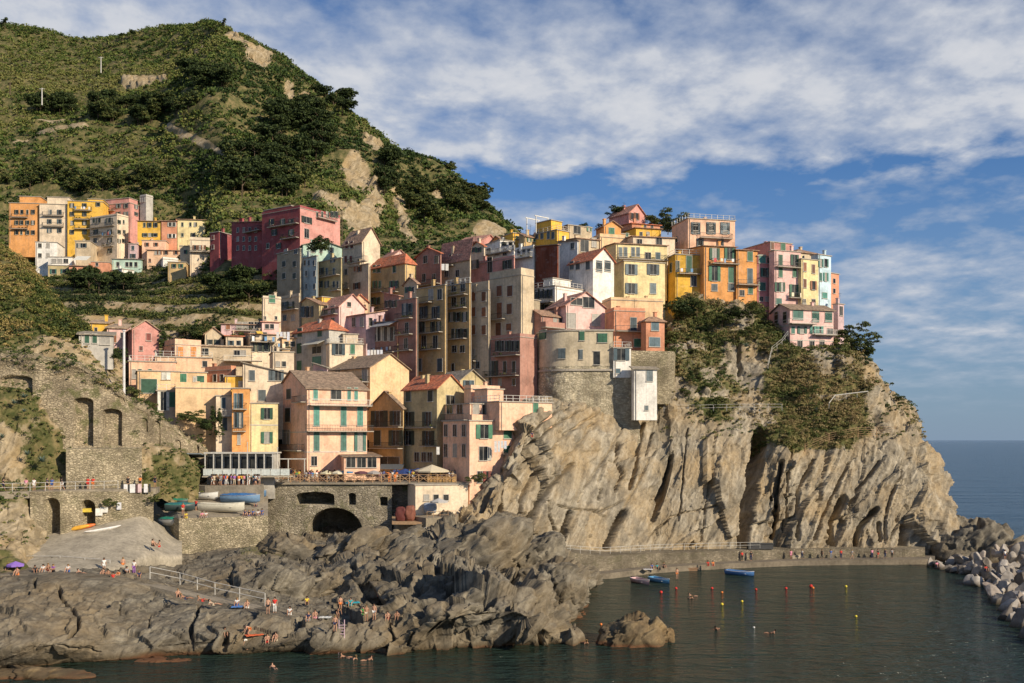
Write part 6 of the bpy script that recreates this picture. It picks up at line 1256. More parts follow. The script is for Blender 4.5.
# --- crowd on the terrace deck
cc = list(CLO); seen = {}
for i in range(118):
    reg = 0 if i < 38 else 1
    px = random.uniform(206,262) if reg == 0 else random.uniform(275,455); D = random.uniform(160.6, 163.5 if px > 300 else 168)
    if reg == 0: D = random.uniform(155.5, 157.0)
    z = 15.2+(D-159.6)*.07 if reg else 14.92
    t_, b_ = random.choice(cc), random.choice(['navy','black','beige','white','grey']); where = 'in front of the glazed tavern' if reg == 0 else ('behind the wooden rail under the peach corner house' if px < 385 else 'by the cafe umbrellas at the right of the terrace')
    person(Vector(((px-CXP)/F*D, D, z)), random.choice(['stand','stand','walk','stand']), t_, b_, random.choice(['shorts','trousers']), random.uniform(0,360), lb='person in a %s top %s' % (t_, where), grp='people in %s tops %s' % (t_, where))
person(P(389.5, 484, 160.9), 'stand', 'orange', 'orange', 'trousers', 0, 1.15, lb='taller of two figures in bright orange overalls by the wooden rail'); person(P(395, 484, 161.1), 'stand', 'orange', 'orange', 'trousers', 20, 1.05, lb='shorter of two figures in bright orange overalls by the wooden rail')
# --- quay
for px, py, z, pose, t_, b_, bt, fc, lb in [(652,569,.9,'sit','blue','navy','shorts',0,'person in blue sitting on the quay beside the white sheet'), (657,569,.9,'sit','teal','black','shorts',0,'person in teal sitting in the middle of the quay trio'), (664,568,.9,'sit','black','black','shorts',20,'person in black sitting at the right of the quay trio'), (708,566,.9,'sit','red','red','shorts',0,'left one of two in red sitting on the quay'), (713,566,.9,'sit','orange','red','shorts',0,'right one of two in red sitting on the quay'),
    (677,579,.0,'stand',None,'orange','swimwear',0,'bather standing in shallow water at the quay foot'), (742,561,.9,'stand','red','black','trousers',10,'left one of two standing on the quay by the dark cleft'), (751,561,.9,'stand','black','navy','trousers',-10,'right one of two standing on the quay by the dark cleft'),
    (791,559.5,.9,'stand','pink','pink','shorts',0,'person in pink on the quay below the right cliff'), (802,559,.9,'walk','white','navy','trousers',90,'person in white with navy trousers on the quay below the right cliff'), (822,559,.9,'walk','black','black','trousers',-90,'person in black walking on the quay, first of the loose row'), (831,559,.9,'stand','blue','grey','trousers',0,'person in blue top on the quay below the right cliff'), (841,559,.9,'stand','red','navy','trousers',0,'person in red top on the right part of the quay'), (852,559,.9,'walk','white','beige','shorts',90,'person in white with beige shorts on the quay'), (872,558.5,.9,'stand','pink','navy','trousers',0,'person in pink top and navy trousers on the quay'), (878,558.5,.9,'stand','black','red','shorts',20,'person in black top and red shorts on the quay'), (885,558.5,.9,'walk','navy','navy','trousers',90,'person in navy walking at the right end of the quay'), (892,558.5,.9,'stand','grey','black','trousers',0,'rightmost person on the quay in grey')]:
    person(zpt(px, py, z), pose, t_, b_, bt, fc, lb=lb)
for px, py, t_, lb in [(937,567,'pink','person in pink sitting on the first breakwater boulders'), (986,571,'red','person in red sitting on the breakwater near its middle'), (1005,560,'white','person in white standing far out on the breakwater')]: person(zpt(px, py, 1.9), 'sit' if px < 1000 else 'stand', t_, 'navy', 'shorts', 0, lb=lb)
person(P(532, 437, 159.5), 'sit', 'navy', 'red', 'shorts', 0, lb='person in navy sitting on the rock beside the peach cliff-edge house')
for px, py, lb in [(274,668,'swimmer off the left rocks'), (346,657,'swimmer at the foot of the ladder'), (352,659,'swimmer just right of the ladder'), (367,660,'swimmer further right of the ladder'), (584,643,'swimmer near the tip of the bathing rocks'), (690,598,'left one of two swimmers near the buoys'), (693,596,'right one of two swimmers near the buoys'), (717,629,'swimmer in the middle of the cove'), (770,633,'lone swimmer in the open part of the cove')]:
    r_o = person(zpt(px, py, 0)-Vector((0,0,.05)), 'lie', None, 'black', 'swimwear', random.uniform(0,360), lb=lb); r_o.location.z = -.16

# ============================================================ FENCES, RAILS
def fence(name, pts, h, gap, m, lb, cat='railing', rails=(.5,1.0), pr=.04, rr=.03, xb=False, closed=False):
    """one railing; posts and rails are its parts"""
    W = [Vector(((p-CXP)/F*d, d, z)) for p, d, z in pts]; root = empty(name, W[0], 0, lb, cat); W = [w_-W[0] for w_ in W]
    mb = MB(); mp = MB(); L_ = 0
    for a, b in zip(W[:-1], W[1:]):
        n_ = max(1, round((b-a).length/gap))
        for i in range(n_+1):
            p = a.lerp(b, i/n_)
            if i < n_ or b is W[-1]: mp.tube([p-Vector((0,0,.1)), p+Vector((0,0,h))], pr, 5)
            if xb and i < n_:
                q = a.lerp(b, (i+1)/n_); mb.tube([p+Vector((0,0,.1)), q+Vector((0,0,h-.05))], rr, 4); mb.tube([q+Vector((0,0,.1)), p+Vector((0,0,h-.05))], rr, 4)
        for r_2 in rails: mb.tube([a+Vector((0,0,h*r_2)), b+Vector((0,0,h*r_2))], rr, 4)
    mp.build('posts', m, root)['kind'] = 'stuff'; mb.build('rails', m, root)['kind'] = 'stuff'; return root
WOOD = simple((.42,.27,.15), .8); WHT = simple((.55,.53,.48), .6); ROPE = simple((.6,.57,.5), .7)
fence('wooden_railing', [(262,159.8,15.2),(300,159.8,15.2),(345,159.8,15.2),(400,159.8,15.2),(456,159.8,15.2)], 1.3, 1.5, WOOD, 'cross-braced wooden railing along the crowded terrace above the bridge', xb=True, pr=.07, rr=.045)
fence('metal_railing', [(p, d+.3, z) for p, d, z in [(-80,127,15.2),(30,132.4,15.2),(90,137.1,15.2),(118,139.2,15.2)]], 1.1, 2.0, WHT, 'pale metal railing along the upper path above the arched storerooms')
fence('path_railing', [(150, DZ(578,6), 6),(180, DZ(584,5.2),5.2),(215,DZ(594,4.5),4.5),(265,DZ(605,3.8),3.8)], 1.3, 3.0, WHT, 'white railing descending beside the path to the bathing rocks', pr=.05, rr=.04)
fence('path_railing', [(24, DZ(566,6.5)+2, 6.5),(60, DZ(566,6.5)+2,6.5),(110,DZ(570,6.2)+2,6.2)], 1.0, 3.5, WHT, 'thin white railing behind the sunbathers on the left path', pr=.04, rr=.03)
fence('quay_railing', [(505,148.5,7.2),(525,151,6.2),(560,156.4,4.6),(600,161.4,3.6),(660,169.4,3.3),(720,173.9,3.1),(760,176.4,3.0)], 1.0, 2.2, WHT, 'thin pale railing along the walk at the foot of the cliff', pr=.035, rr=.03)
fence('garden_railing', [(780,194.5,Zat(376,194.5)),(830,195.5,Zat(377,195.5)),(864,197,Zat(379,197))], 1.1, 2.4, WOOD, 'pale wooden fence below the villa garden on the cliff', pr=.07, rr=.05)
fence('cliff_railing', [(664,183.5,Zat(411,183.5)),(700,184,Zat(411,184)),(740,185,Zat(410,185)),(782,187,Zat(410,187))], 1.1, 2.6, WHT, 'low pale railing on the ledge halfway up the cliff')
fence('cliff_handrail', [(829,188,Zat(408,188)),(835,189,Zat(400,189)),(868,192,Zat(396,192))], .9, 3, WHT, 'white handrail curving over the rocks near the cliff edge', rails=(1.0,), rr=.08)
fence('stair_railing', [(768,192,Zat(368,192)),(772,193,Zat(352,193)),(782,194,Zat(344,194)),(788,195,Zat(336,195))], 1.0, 1.2, WHT, 'railing of the steep stair up to the pink villa')
fence('safety_net', [(805,185,Zat(455,185)),(829,187,Zat(444,187)),(858,189,Zat(438,189)),(895,193,Zat(437,193))], 2.0, 5, WOOD, 'rusty rockfall fence strung between poles on the right of the cliff', cat='fence', rails=(.2,.4,.6,.8,1), rr=.03, pr=.08)
fence('landing_railing', [(456,152.2,10.1),(440,151.4,10.1),(427,150.8,10.1)], 1.1, 1.2, WOOD, 'wooden rail around the landing beside the dark cove')
# white pole beside the buff houses
def pole(px, pyt, pyb, D, r, m, lb, name='pole', cat='pole', arm=0):
    root = empty(name, P(px, pyb, D), 0, lb, cat); h_ = (pyb-pyt)/F*D
    mb = MB(); mb.tube([(0,0,-.5),(0,0,h_)], [r, r*.8], 8); mb.build('shaft', m, root)
    mb = MB(); mb.tube([(-arm,0,h_-.4),(arm,0,h_-.4)], r*.5, 5) if arm else mb.tube([(0,0,h_+.001),(0,0,h_+.12)], r*1.5, 8); mb.build('crossbar' if arm else 'cap', m, root)
pole(124, 331, 396, 155, .22, simple((.7,.68,.66), .5), 'tall whitish pole beside the pink gabled house')
pole(101, 57, 72, 520, .3, WHT, 'pale utility pole high on the mountain', 'utility_pole', 'utility pole', 1.2); pole(42, 88, 104, 450, .3, WHT, 'pale utility pole on the left of the mountain', 'utility_pole', 'utility pole', 1.2); pole(10, 82, 94, 470, .25, BARK, 'dark utility pole at the left edge of the mountain', 'utility_pole', 'utility pole', 1)
pole(247.5, 443, 487, 155.3, .07, WHT, 'slim white flagpole standing before the glazed tavern', 'flagpole', 'pole'); pole(277.5, 448, 484, 160.6, .07, WHT, 'slim white post at the right end of the glazed tavern', 'flagpole', 'pole')
pole(342, 212, 240, 222, .1, BARK, 'thin pole right of the lit end of the crimson building', 'utility_pole', 'utility pole', .6); pole(290, 252, 262, 232, .1, BARK, 'short pole below the crimson building', 'utility_pole', 'utility pole', .5)
# picture boards on the upper railing
bd = empty('picture_boards', P(121, 494, 139.7), R(20), 'row of dark photo boards hung on the upper path railing', 'display board')
for i, (c_, x0) in enumerate([((.03,.03,.03),0),((.7,.68,.66),.35),((.03,.03,.03),.9),((.65,.65,.63),1.15),((.08,.04,.04),1.9),((.6,.45,.45),2.2),((.72,.7,.7),3.0),((.03,.03,.03),3.6)]):
    mb = MB(); mb.box(x0, x0+([.35,.5,.25,.7,.3,.5,.5,.3][i]), 0, .05, .15, 1.35); mb.build('board', simple(c_, .6), bd)
# tavern with glazed terrace
tv = empty('glazed_tavern', P(205, 474, 157.5), R(2), 'single-storey glazed tavern with a white frame and pale terrace railing above the boats', 'restaurant')
W_ = 67/F*157.5; H_ = 3.2
mb = MB(); mb.box(0, W_, 1.2, 6, -4, H_-.01); mb.build('wall', plaster(C['grey']), tv)
mb = MB(); mb.box(-.2, W_+.2, -.1, 6.2, H_, H_+.22); mb.build('roof', WHT, tv)
for i in range(9): mb = MB(); x = i*W_/8; mb.box(x-.08, x+.08, 0, .16, -.3, H_-.005); mb.build('post', WHT, tv)
for i in range(8):
    mb = MB(); mb.box(i*W_/8+.1, (i+1)*W_/8-.1, 1.12, 1.19, .5, H_-.5); w1 = mb.build('window', glass(), tv)
mb = MB(); mb.box(-.3, W_+3, -.6, 1.15, -.5, -.305); mb.build('floor', CONCL, tv)
for i in range(9):
    mb = MB(); x = -.2+i*(W_+3)/9; mb.box(x+.05, x+(W_+3)/9-.05, -.5, -.46, -.2, .75); mb.build('glass_balustrade', simple((.62,.66,.62), .3), tv)
mb = MB(); mb.box(-.3, W_+3, -.52, -.44, .78, .86); mb.build('handrail', WHT, tv)
mb = MB(); mb.slab([(-3,-1.5,H_+.1),(.0-.25,-1.5,H_+.1),(-.25,4,H_-.5),(-3,4,H_-.5)], .15); mb.build('side_roof', simple((.25,.3,.33), .5, .3), tv)
# pergola frame right of tavern
pg = empty('pergola', P(272, 478, 161.5), R(4), 'white pergola frame in front of the brick-pink corner house', 'pergola')
for x in (0, 2.6, 5.2): mb = MB(); mb.box(x-.07, x+.07, -.07, .07, -1, 3.0); mb.build('post', WHT, pg)
mb = MB(); mb.box(-.3, 5.5, -.08, .08, 3.003, 3.15); mb.build('beam', WHT, pg)
# cafe umbrellas
def umbrella(px, py, D, r, h, c_, lb, name='cafe_umbrella'):
    root = empty(name, P(px, py, D), 0, lb, 'umbrella'); mb = MB(); mb.tube([(0,0,0),(0,0,h)], .035, 6); mb.build('pole', WHT, root)
    n_ = 8; pts = [(r*math.cos(2*math.pi*i/n_), r*math.sin(2*math.pi*i/n_), h-.05-r*.32) for i in range(n_)]; mb = MB()
    for i in range(n_):
        a, b = pts[i], pts[(i+1)%n_]; mb.poly([a, b, (0,0,h+.02)]); mb.poly([b, a, (a[0]*.98,a[1]*.98,a[2]-.22), (b[0]*.98,b[1]*.98,b[2]-.22)][::-1])
        mb.poly([b, a, (0,0,h-.04)])
    mb.build('canopy', simple(c_, .8, var=.1), root)
for a in [(432,485,162.5,2.9,3.3,(.66,.58,.42),'large beige cafe umbrella at the right of the terrace'), (405,485,165,2.2,2.7,(.03,.06,.2),'dark blue cafe umbrella left of the large beige one'), (418,485,166,2.2,2.8,(.03,.06,.2),'dark blue cafe umbrella behind the large beige one'), (396,485,166,2.0,2.6,(.05,.09,.25),'blue cafe umbrella near the figures in orange'),
          (349,484,161.5,1.3,2.5,(.05,.22,.42),'bright blue umbrella behind the wooden rail'), (361,484,161.6,1.4,2.4,(.12,.05,.07),'dark maroon umbrella behind the wooden rail'), (339,484,161.5,1.3,2.3,(.7,.66,.5),'cream umbrella behind the wooden rail'), (374,484,161.6,1.3,2.3,(.35,.33,.32),'grey umbrella behind the wooden rail'), (327,484,161.6,1.2,2.2,(.65,.6,.4),'pale yellow umbrella behind the wooden rail')]: umbrella(*a)
umbrella(15.5, 574, 118.3, 1.0, 1.5, (.28,.16,.55), 'small purple beach parasol at the left edge of the shore path', 'beach_parasol')
umbrella(439, 515, 154, 1.4, 2.6, (.5,.48,.45), 'pale grey parasol on the landing beside the dark cove', 'parasol')
# counter / planter right
mb = MB(); mb.box(0, 4.6, 0, .6, 0, 1.2); mb.box(-.05, 4.65, -.05, .65, 1.203, 1.28); o = mb.build('wooden_counter', simple((.55,.33,.12), .7)); o.location = P(427, 484.5, 160.4); tag(o, 'orange-brown wooden bar counter under the large beige umbrella', 'counter')
def canopy(px0, px1, py, D, dp, c_, lb):
    a = P(px0, py, D); root = empty('cafe_awning', a, 0, lb, 'awning'); w_ = (px1-px0)/F*D
    mb = MB(); mb.slab([(0,-dp,-.5),(w_,-dp,-.5),(w_,0,.15),(0,0,.15)], .12); mb.build('canopy', simple(c_, .8), root)
    for x in (.1, w_/2, w_-.1): mb = MB(); mb.tube([(x,-dp+.1,-2.7),(x,-dp+.1,-.65)], .04, 5); mb.build('post', IRON, root)
canopy(381, 404, 465, 169, 3.0, (.10,.11,.12), 'dark grey cafe awning under the shaded ochre house'); canopy(405, 441, 470, 166, 2.6, (.03,.05,.13), 'dark blue cafe awning under the olive yellow house')
# tarps on the landing
for px, py, D, w_, h_, c_, lb in [(401,520,153,1.7,2.2,(.12,.03,.025),'dark red tarpaulin shelter left on the landing by the cove'), (410,520,153,1.5,2.4,(.22,.08,.05),'rust-red folded awning right of the dark red tarpaulin'), (430,512,156,2.0,1.6,(.3,.34,.4),'grey-blue covered stack on the landing'),]:
    V, Q = ICO3; V = np.sign(V)*np.abs(V)**.55*np.array([w_/2, .8, h_/2]); V = V+fbm(V*1.5+px, 3)[:,None]*.25*V/np.linalg.norm(V,axis=1,keepdims=True)
    o = npmesh('tarpaulin', V, Q, simple(c_, .7), smooth=True); o.location = P(px, py, D)+Vector((0,0,h_/2-.2)); tag(o, lb, 'tarpaulin')
strip('cove_platform', [(392,151.5,9.6),(426,151,9.6)], [(392,161,9.9),(426,161,9.9)], 9.2, WOOD, label='plank platform over the dark cove', cat='platform')
# ============================================================ BOATS
def hull(L_, B_, H_, n=16, m=9):
    V = []; 
    for i in range(n):
        t_ = i/(n-1); w_ = B_/2*(1-((abs(t_-.42)/.58)**2.6 if t_ > .42 else ((.42-t_)/.42)**3*.28)); w_ = max(w_, .02); sh_ = H_*(1+.28*(t_-.4)**2*2)
        keel = -H_*.0+.35*H_*max(0, t_-.75)**2*12
        for j in range(m):
            a = -math.pi/2+math.pi*j/(m-1); V.append(((t_-.5)*L_, math.sin(a)*w_*(.55+.45*abs(math.sin(a))), keel+(sh_-keel)*(1-math.cos(a)**.8)))
    Q = [(i*m+j, (i+1)*m+j, (i+1)*m+j+1, i*m+j+1) for i in range(n-1) for j in range(m-1)]
    return np.array(V), Q, n, m
def boat(loc, rz, L_, B_, H_, hc, ic, lb, cover=None, motor=False, name='rowing_boat', tiltx=0):
    root = empty(name, loc, R(rz), lb, 'boat'); root.rotation_euler.x = R(tiltx)
    V, Q, n, m = hull(L_, B_, H_); hm = simple(hc, .45, var=.15)
    Vi = V*np.array([.97,.9,1])+np.array([0,0,.06]); idx = lambda i, j: i*m+j; N_ = len(V)
    Qa = list(Q)+[tuple(N_+k for k in reversed(q)) for q in Q]
    for i in range(n-1): Qa += [(idx(i,0), idx(i,0)+N_, idx(i+1,0)+N_, idx(i+1,0)), (idx(i+1,m-1), idx(i+1,m-1)+N_, idx(i,m-1)+N_, idx(i,m-1))]
    npmesh('hull', np.r_[V, Vi], Qa, hm, root, smooth=True)
    mb = MB(); tr = [tuple(V[idx(0,j)]) for j in range(m)]; mb.poly(tr); mb.poly([(p[0]+.05,p[1],p[2]) for p in reversed(tr)]); mb.build('transom', hm, root)
    g = [tuple(V[idx(i,0)]+[0,0,.02]) for i in range(n)]; h2 = [tuple(V[idx(i,m-1)]+[0,0,.02]) for i in range(n)]
    mb = MB(); mb.tube(g, .045, 5); mb.build('gunwale', simple(ic, .5), root); mb = MB(); mb.tube(h2, .045, 5); mb.build('gunwale', simple(ic, .5), root)
    if cover:
        C_ = []; k = 7
        for i in range(n):
            a, b = V[idx(i,0)], V[idx(i,m-1)]
            for j in range(k): t_ = j/(k-1); p = a*(1-t_)+b*t_; C_.append(p+[0, (t_-.5)*.12, .06+.35*H_*math.sin(math.pi*t_)*math.sin(math.pi*min(1,i/(n-1)+.05))])
        C_ = np.array(C_); C_ += fbm(C_*2.2, 3)[:,None]*np.array([0,0,.12]); npmesh('tarpaulin_cover', C_, [(i*k+j, i*k+j+1, (i+1)*k+j+1, (i+1)*k+j) for i in range(n-1) for j in range(k-1)], simple(cover, .6, var=.3), root, smooth=True)
    else:
        for x in (-.28, 0, .25):
            mb = MB(); mb.box(x*L_-.12, x*L_+.12, -B_*.42, B_*.42, H_*.62, H_*.68); mb.build('thwart', simple(ic, .6), root)
    if motor:
        mb = MB(); mb.box(-L_/2-.3, -L_/2-.02, -.14, .14, H_*.7, H_*1.25); mb.tube([(-L_/2-.15,0,H_*.7),(-L_/2-.15,0,-.3)], .06, 6); mb.build('outboard_motor', CLO['black'], root)
    return root
w0 = Vector((0,0,-.18))
boat(zpt(641,583,0)+w0, -65, 4.6, 1.7, .75, (.62,.42,.42), (.75,.72,.7), 'small pink and white boat with a dark stern moored at the quay', motor=True)
boat(zpt(660,582,0)+w0, -60, 4.6, 1.7, .75, (.10,.30,.52), (.6,.66,.7), 'small light blue boat moored beside the pink one', motor=True)
boat(zpt(740,575,0)+w0, -40, 5.0, 1.8, .8, (.09,.22,.48), (.75,.75,.75), 'blue and white boat moored under the dark cleft', motor=True)
def yb(px, py, dz=.1): return onramp(px, py)+Vector((0,0,dz))
boat(yb(222,513), -8, 7.0, 2.1, 1.25, (.62,.58,.46), (.7,.66,.55), 'cream white open boat laid up at the front of the yard', name='fishing_boat')
boat(yb(241,505,.3), -14, 6.4, 2.1, 1.1, (.18,.30,.45), (.6,.6,.6), 'long boat under a bright blue cover behind the white one', cover=(.05,.17,.40), name='fishing_boat')
boat(yb(173,508,.1), -5, 4.6, 1.9, 1.0, (.03,.05,.045), (.1,.3,.2), 'dark boat under a green cover nearest the arcade wall', cover=(.02,.22,.14), name='fishing_boat')
boat(yb(188,498,.1)+Vector((0,2,.2)), -12, 5.2, 2.0, 1.1, (.08,.12,.12), (.1,.3,.25), 'dark boat under a deep green cover behind the other green one', cover=(.02,.17,.13), name='fishing_boat')
boat(yb(205,494,.2)+Vector((0,4,.2)), -10, 5.4, 2.0, 1.1, (.5,.48,.42), (.6,.58,.5), 'pale boat under a grey-white cover at the back of the yard', cover=(.45,.50,.48), name='fishing_boat')
boat(yb(238,492,.2)+Vector((0,3,.1)), -6, 5.0, 1.9, .9, (.7,.68,.62), (.6,.58,.5), 'white dinghy at the back right of the yard', cover=(.62,.6,.56), name='dinghy')
boat(yb(180,512,.1), 12, 4.2, 1.7, .95, (.04,.06,.06), (.1,.3,.25), 'small dark boat under a blue-green cover at the left front of the yard', cover=(.03,.16,.17), name='rowing_boat')
boat(yb(163,507,.1)+Vector((1.2,1,.1)), -20, 4.4, 1.8, 1.0, (.4,.4,.38), (.4,.4,.38), 'small grey-hulled boat behind the green covered one', cover=(.03,.25,.17), name='rowing_boat')
boat(yb(203,502,.2)+Vector((0,1,.1)), -16, 4.6, 1.8, 1.0, (.7,.68,.62), (.7,.68,.62), 'small white boat wedged between the green and the cream boats', name='rowing_boat')
boat(yb(255,499,.2), -24, 4.4, 1.8, 1.0, (.12,.22,.36), (.6,.6,.6), 'small blue-grey covered boat at the right end of the yard', cover=(.12,.24,.40), name='rowing_boat')
boat(yb(219,499,.3)+Vector((0,1.6,.1)), -10, 5.0, 1.9, 1.0, (.7,.69,.65), (.6,.6,.6), 'white boat under a pale blue cover behind the cream one', cover=(.30,.42,.50), name='rowing_boat')
# kayaks and beach gear by the arcade
kr = onramp(103, 531)+Vector((0,0,.15)); V, Q = ICO3; V = V*np.array([2.4,.42,.22]); o = npmesh('kayak', V*np.array([1,1,1])+np.array([0,0,1])*(np.abs(V[:,:1])/2.4)**3*.2, Q, simple((.72,.7,.66), .4), smooth=True); o.location = kr; o.rotation_euler = (R(-25),R(-8),R(32)); tag(o, 'white kayak lying on the ramp before the arched storeroom', 'kayak')
for px, py, D, rz, c_, lb, nm in [(84,529,136.4,20,(.75,.18,.04),'orange-red kayak standing in the arched storeroom','kayak'), (78,530,136,10,(.75,.4,.05),'yellow-orange kayak leaning at the storeroom entrance','kayak')]:
    V, Q = ICO3; V = V*np.array([1.5,.38,.3]); o = npmesh(nm, V, Q, simple(c_, .4), smooth=True); o.location = P(px, py, D)+Vector((0,0,.3)); o.rotation_euler = (0,R(-12),R(rz)); tag(o, lb, 'kayak')
mb = MB(); mb.box(-1.1,1.1,-.4,.4,0,.12); mb.box(-1.0,1.0,-.35,.35,.123,.5); o = mb.build('beach_gear', simple((.72,.55,.08), .6)); o.location = P(83,512,137.6); tag(o, 'yellow gear stacked on the shelf inside the arched storeroom', 'gear')
for px, py, w_, h_, c_, lb in [(99,512,.9,1.0,(.7,.68,.62),'small white notice on the arcade wall, left of three'), (104,510,1.0,.7,(.68,.66,.6),'small white notice on the arcade wall, middle of three'), (119,506,.6,1.0,(.62,.62,.64),'small pale notice on the arcade wall, right of three')]:
    mb = MB(); mb.box(-w_/2, w_/2, -.03, .03, -h_/2, h_/2); o = mb.build('notice', simple(c_, .6)); d_ = np.interp(px, [30,60,90,120,152], [132.3,134.6,137,139.3,141.8])-.3; o.location = P(px, py, d_); o.rotation_euler = (0,0,R(22)); tag(o, lb, 'notice')
mb = MB(); mb.box(-.7,.7,-.05,.05,0,2.0); mb.box(-.55,.55,-.07,-.052,.3,1.8); o = mb.build('information_board', simple((.7,.68,.63), .6)); o.location = P(187.5, 478, 158); tag(o, 'white information board at the end of the yard beside the arched wall', 'sign')
# towels
for px, py, D, w_, c_, rz, lb in [(47,556,127,2.0,(.62,.65,.25),5,'pale lime towel on the ramp edge'), (58,556,127.3,1.8,(.75,.45,.08),-5,'orange towel on the ramp edge'), (648,569.5,None,1.5,(.75,.75,.75),0,'white sheet on the quay beside the seated trio'), (237,607,None,1.2,(.1,.25,.6),10,'blue towel on the lower path'), (326,619,None,1.3,(.7,.7,.65),0,'white towel spread on the rocks left of the ladder'), (353,603,None,1.6,(.03,.42,.5),20,'turquoise towel on the rocks above the ladder'), (254,636,None,1.8,(.75,.16,.06),30,'red inflatable mat beside the stooping bather')]:
    mb = MB(); nn = 6
    for i in range(nn): mb.box(-w_/2+i*w_/nn, -w_/2+(i+1)*w_/nn+.001*i, -.45, .45, .02+.02*(i%2), .07+.02*(i%2))
    o = mb.build('towel', simple(c_, .85)); o.location = P(px, py, D) if D else (zpt(px, py, .95) if px > 600 else (onpath(px, py) if px < 240 else onsh(px, py)+Vector((0,0,.15)))); o.rotation_euler = (0,0,R(rz)); tag(o, lb, 'towel')
# ladder
ld = empty('bathing_ladder', P(341.5, 653, 103.2), R(8), 'pinkish metal bathing ladder leading up the rock out of the water', 'ladder'); ld.rotation_euler.x = R(-8)
LM = simple((.55,.40,.46), .5, .3)
for sx in (-.28,.28): mb = MB(); mb.tube([(sx,0,-.5),(sx,0,3.4)], .05, 6); mb.build('side_rail', LM, ld)
for i in range(10): mb = MB(); mb.box(-.25,.25,-.04,.04,.1+i*.3,.17+i*.3); mb.build('rung', LM, ld)
# buoys
for px, py, c_, r_2, nm in [(661,593,'red',.36,'red buoy nearest the moored boats'), (676,589,'red',.32,'red buoy just right of the one by the moored boats'), (712,589,'red',.32,'red buoy left of the middle of the buoy line'), (722,593,'orange',.28,'small orange buoy beside the red one'), (722,605,'yellow',.32,'yellow buoy lowest of the left group'), (742,602,'yellow',.28,'yellow buoy right of the lower yellow one'), (756,590,'red',.28,'small red buoy under the dark cleft'),
    (786,589,'red',.32,'red buoy left of the orange pair'), (811,587,'red',.42,'large red buoy, left half of the floating pair'), (813,588.5,'orange',.3,'orange buoy touching the large red one'), (846,587,'yellow',.3,'yellow buoy at the right end of the line'), (856,617,'yellow',.26,'yellow buoy alone in the right part of the cove'), (601,625,'orange',.25,'small orange buoy near the tip of the bathing rocks'), (754,628,'white',.2,'small white float in the middle of the cove')]:
    root = empty('buoy', zpt(px, py, 0), 0, nm, 'buoy'); V, Q = ICO3; npmesh('float', V*r_2*.62*np.array([1,1,.95])+[0,0,r_2*.35], Q, CLO[c_], root, smooth=True); mb = MB(); mb.tube([(0,0,r_2*1.2),(0,0,r_2*1.75)], .05, 6); mb.build('mooring_ring', IRON, root)
# washing lines
def washing(px0, px1, py, D, lb, n_=4):
    a, b = P(px0, py, D), P(px1, py, D); root = empty('washing_line', a, 0, lb, 'washing line'); b = b-a; mb = MB(); mb.tube([(0,0,0), tuple(b)], .015, 4); mb.build('line', ROPE, root)
    for i in range(n_):
        x = (i+.5)/n_; w_ = b.length/n_*.38; p = b*x; mb = MB(); mb.box(p.x-w_, p.x+w_, p.y-.02, p.y+.02, -random.uniform(.9,1.9), .02); mb.build('laundry', simple(random.choice([(.75,.75,.73),(.7,.72,.78),(.75,.73,.68)]), .85), root)
washing(494,507,441,160.0,'white sheets drying on the sunlit wall of the peach cliff-edge house',4); washing(276,290,332,195.5,'white sheets drying beside the beige laundry house',4); washing(367,383,350,190.5,'row of white washing below the dark pink house',5); washing(441,449,264,211,'lilac washing beside the brownish pink house',2); washing(436,440,447,161.5,'blue-white cloth hanging at the corner of the olive house',1)
# chairs / solar terrace bits: roof fences
for px, py, D, w_, h_, lb in [(760,546,177,4.4,.9,'dark upturned boat shape stored under the cliff overhang'), (692,569.5,168.6,1.6,.7,'brown wooden crate box on the quay')]:
    mb = MB(); mb.box(-w_/2, w_/2, -.6, .6, 0, h_); mb.box(-w_/2-.1, w_/2+.1, -.7, .7, h_+.003, h_+.15); o = mb.build('storage_box', simple((.06,.06,.06) if px > 700 else (.3,.18,.1), .7)); o.location = P(px, py+3, D); tag(o, lb, 'storage box')
# rope over the cove
mb = MB(); q = [P(376+i*5.6, 541-(i/9)**1*14-6*math.sin(0)+4*math.sin(math.pi*i/9), 150) for i in range(10)]; mb.tube(q, .05, 4); tag(mb.build('mooring_rope', ROPE), 'pale rope sagging across the dark cove', 'rope')
# ============================================================ CAMERA, SUN, SKY
cam = bpy.data.cameras.new('camera'); cam.sensor_width = 36; cam.lens = 36*F/1024; cam.shift_y = (HY-341.5)/1024
cam.clip_start = .5; cam.clip_end = 200000
co = bpy.data.objects.new('camera', cam); co.location = (0, 0, CH); co.rotation_euler = (R(90), 0, 0); col.objects.link(co); scene.camera = co
SAZ, SEL = 51, 26          # sun to the right of and behind the camera
sd = Vector((math.sin(R(SAZ))*math.cos(R(SEL)), -math.cos(R(SAZ))*math.cos(R(SEL)), math.sin(R(SEL))))
L = bpy.data.lights.new('sun', 'SUN'); L.energy = 4.7; L.angle = R(.5); L.color = (1, .86, .66)
lo = bpy.data.objects.new('sun', L); lo.rotation_euler = sd.to_track_quat('Z', 'Y').to_euler(); lo.location = (80, -80, 120); col.objects.link(lo)
w = bpy.data.worlds.new('World'); scene.world = w; w.use_nodes = True; n = w.node_tree.nodes; l = w.node_tree.links
bg = n['Background']; bg.inputs[1].default_value = .092
sky = n.new('ShaderNodeTexSky'); sky.sky_type = 'NISHITA'; sky.sun_disc = False; sky.sun_elevation = R(SEL); sky.sun_rotation = R(180-SAZ)
sky.altitude = 20; sky.air_density = 1.0; sky.dust_density = .3; sky.ozone_density = 2.5
tc_ = n.new('ShaderNodeTexCoord'); sp = n.new('ShaderNodeSeparateXYZ'); l.new(tc_.outputs['Generated'], sp.inputs[0])
X, Y, Z = sp.outputs
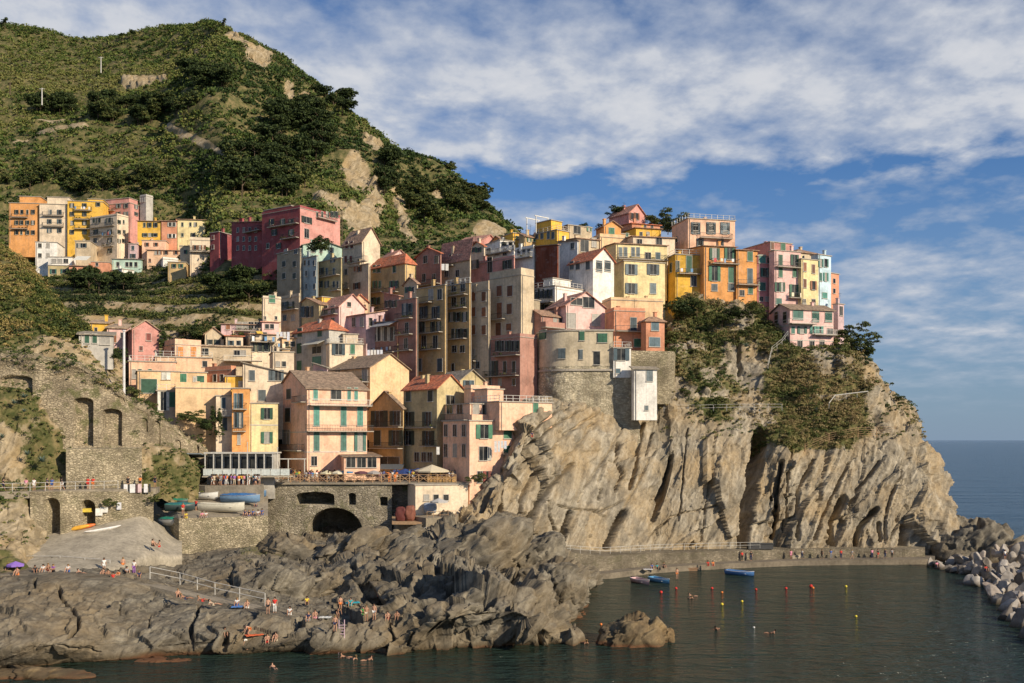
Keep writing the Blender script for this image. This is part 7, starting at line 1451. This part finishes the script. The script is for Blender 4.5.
zz = mathn(n, l, 'MAXIMUM', Z, .02)
cv = n.new('ShaderNodeCombineXYZ'); l.new(mathn(n, l, 'DIVIDE', X, mathn(n, l, 'ADD', zz, .2)), cv.inputs[0]); l.new(mathn(n, l, 'DIVIDE', Y, mathn(n, l, 'ADD', zz, .2)), cv.inputs[1])
c1 = noise_tex(n, l, 1.5, 3, .5, cv.outputs[0], .2)
c2 = noise_tex(n, l, 6.5, 7, .56, mapped(n, l, cv.outputs[0], (1, 1, 1), (0,0,R(-20))), .1)
c3 = noise_tex(n, l, 17, 5, .6, mapped(n, l, cv.outputs[0], (1, .8, 1), (0,0,R(-20))), .1)
c = mathn(n, l, 'MULTIPLY_ADD', c2, .55, mathn(n, l, 'MULTIPLY', c1, .35)); c = mathn(n, l, 'MULTIPLY_ADD', c3, .16, c)
# cloud deck ends in a fairly straight edge about 15 degrees up; a thin veil lies below it to the right
el = mathn(n, l, 'ADD', Z, mathn(n, l, 'MULTIPLY_ADD', c2, .05, -.025))
el = mathn(n, l, 'MULTIPLY_ADD', X, .03, el)
deck = ramp(n, l, mathn(n, l, 'MULTIPLY', el, 2), [(.50, (0,0,0)), (.55, (.20,.20,.20)), (.68,(.24,.24,.24)), (.80, (.15,.15,.15)), (.95,(.05,.05,.05))])
veil = ramp(n, l, mathn(n, l, 'MULTIPLY', mathn(n, l, 'MULTIPLY_ADD', X, .12, mathn(n, l, 'ADD', Z, mathn(n, l, 'MULTIPLY_ADD', c1, .10, -.05))), 2), [(.04, (.06,.06,.06)), (.18, (.08,.08,.08)), (.35, (.13,.13,.13)), (.44, (.14,.14,.14)), (.50, (0,0,0))])
tot = mathn(n, l, 'ADD', c, mathn(n, l, 'ADD', deck, veil))
cf = ramp(n, l, tot, [(.56, (0,0,0)), (.66, (.45,.45,.45)), (.80, (.95,.95,.95))])
shade = ramp(n, l, tot, [(.55, (3.2,3.9,5.0)), (.68, (4.5,5.0,5.9)), (.86, (6.6,6.7,7.0))])
low = ramp(n, l, Z, [(.02, (.0,.0,.0)), (.10, (1,1,1))]); cf = mathn(n, l, 'MULTIPLY', cf, low)
skyc = mix(n, l, 1, sky.outputs[0], (.50,.72,1.0), 'MULTIPLY')
skyc = mix(n, l, ramp(n, l, Z, [(.0, (.85,.85,.85)), (.25, (0,0,0))]), skyc, (2.2,3.0,4.2))
l.new(mix(n, l, cf, skyc, shade), bg.inputs[0])
scene.view_settings.view_transform = 'Standard'; scene.view_settings.look = 'None'; scene.view_settings.exposure = .18; scene.view_settings.gamma = 1
scene.render.engine = 'CYCLES'
print('objects', len(bpy.data.objects))
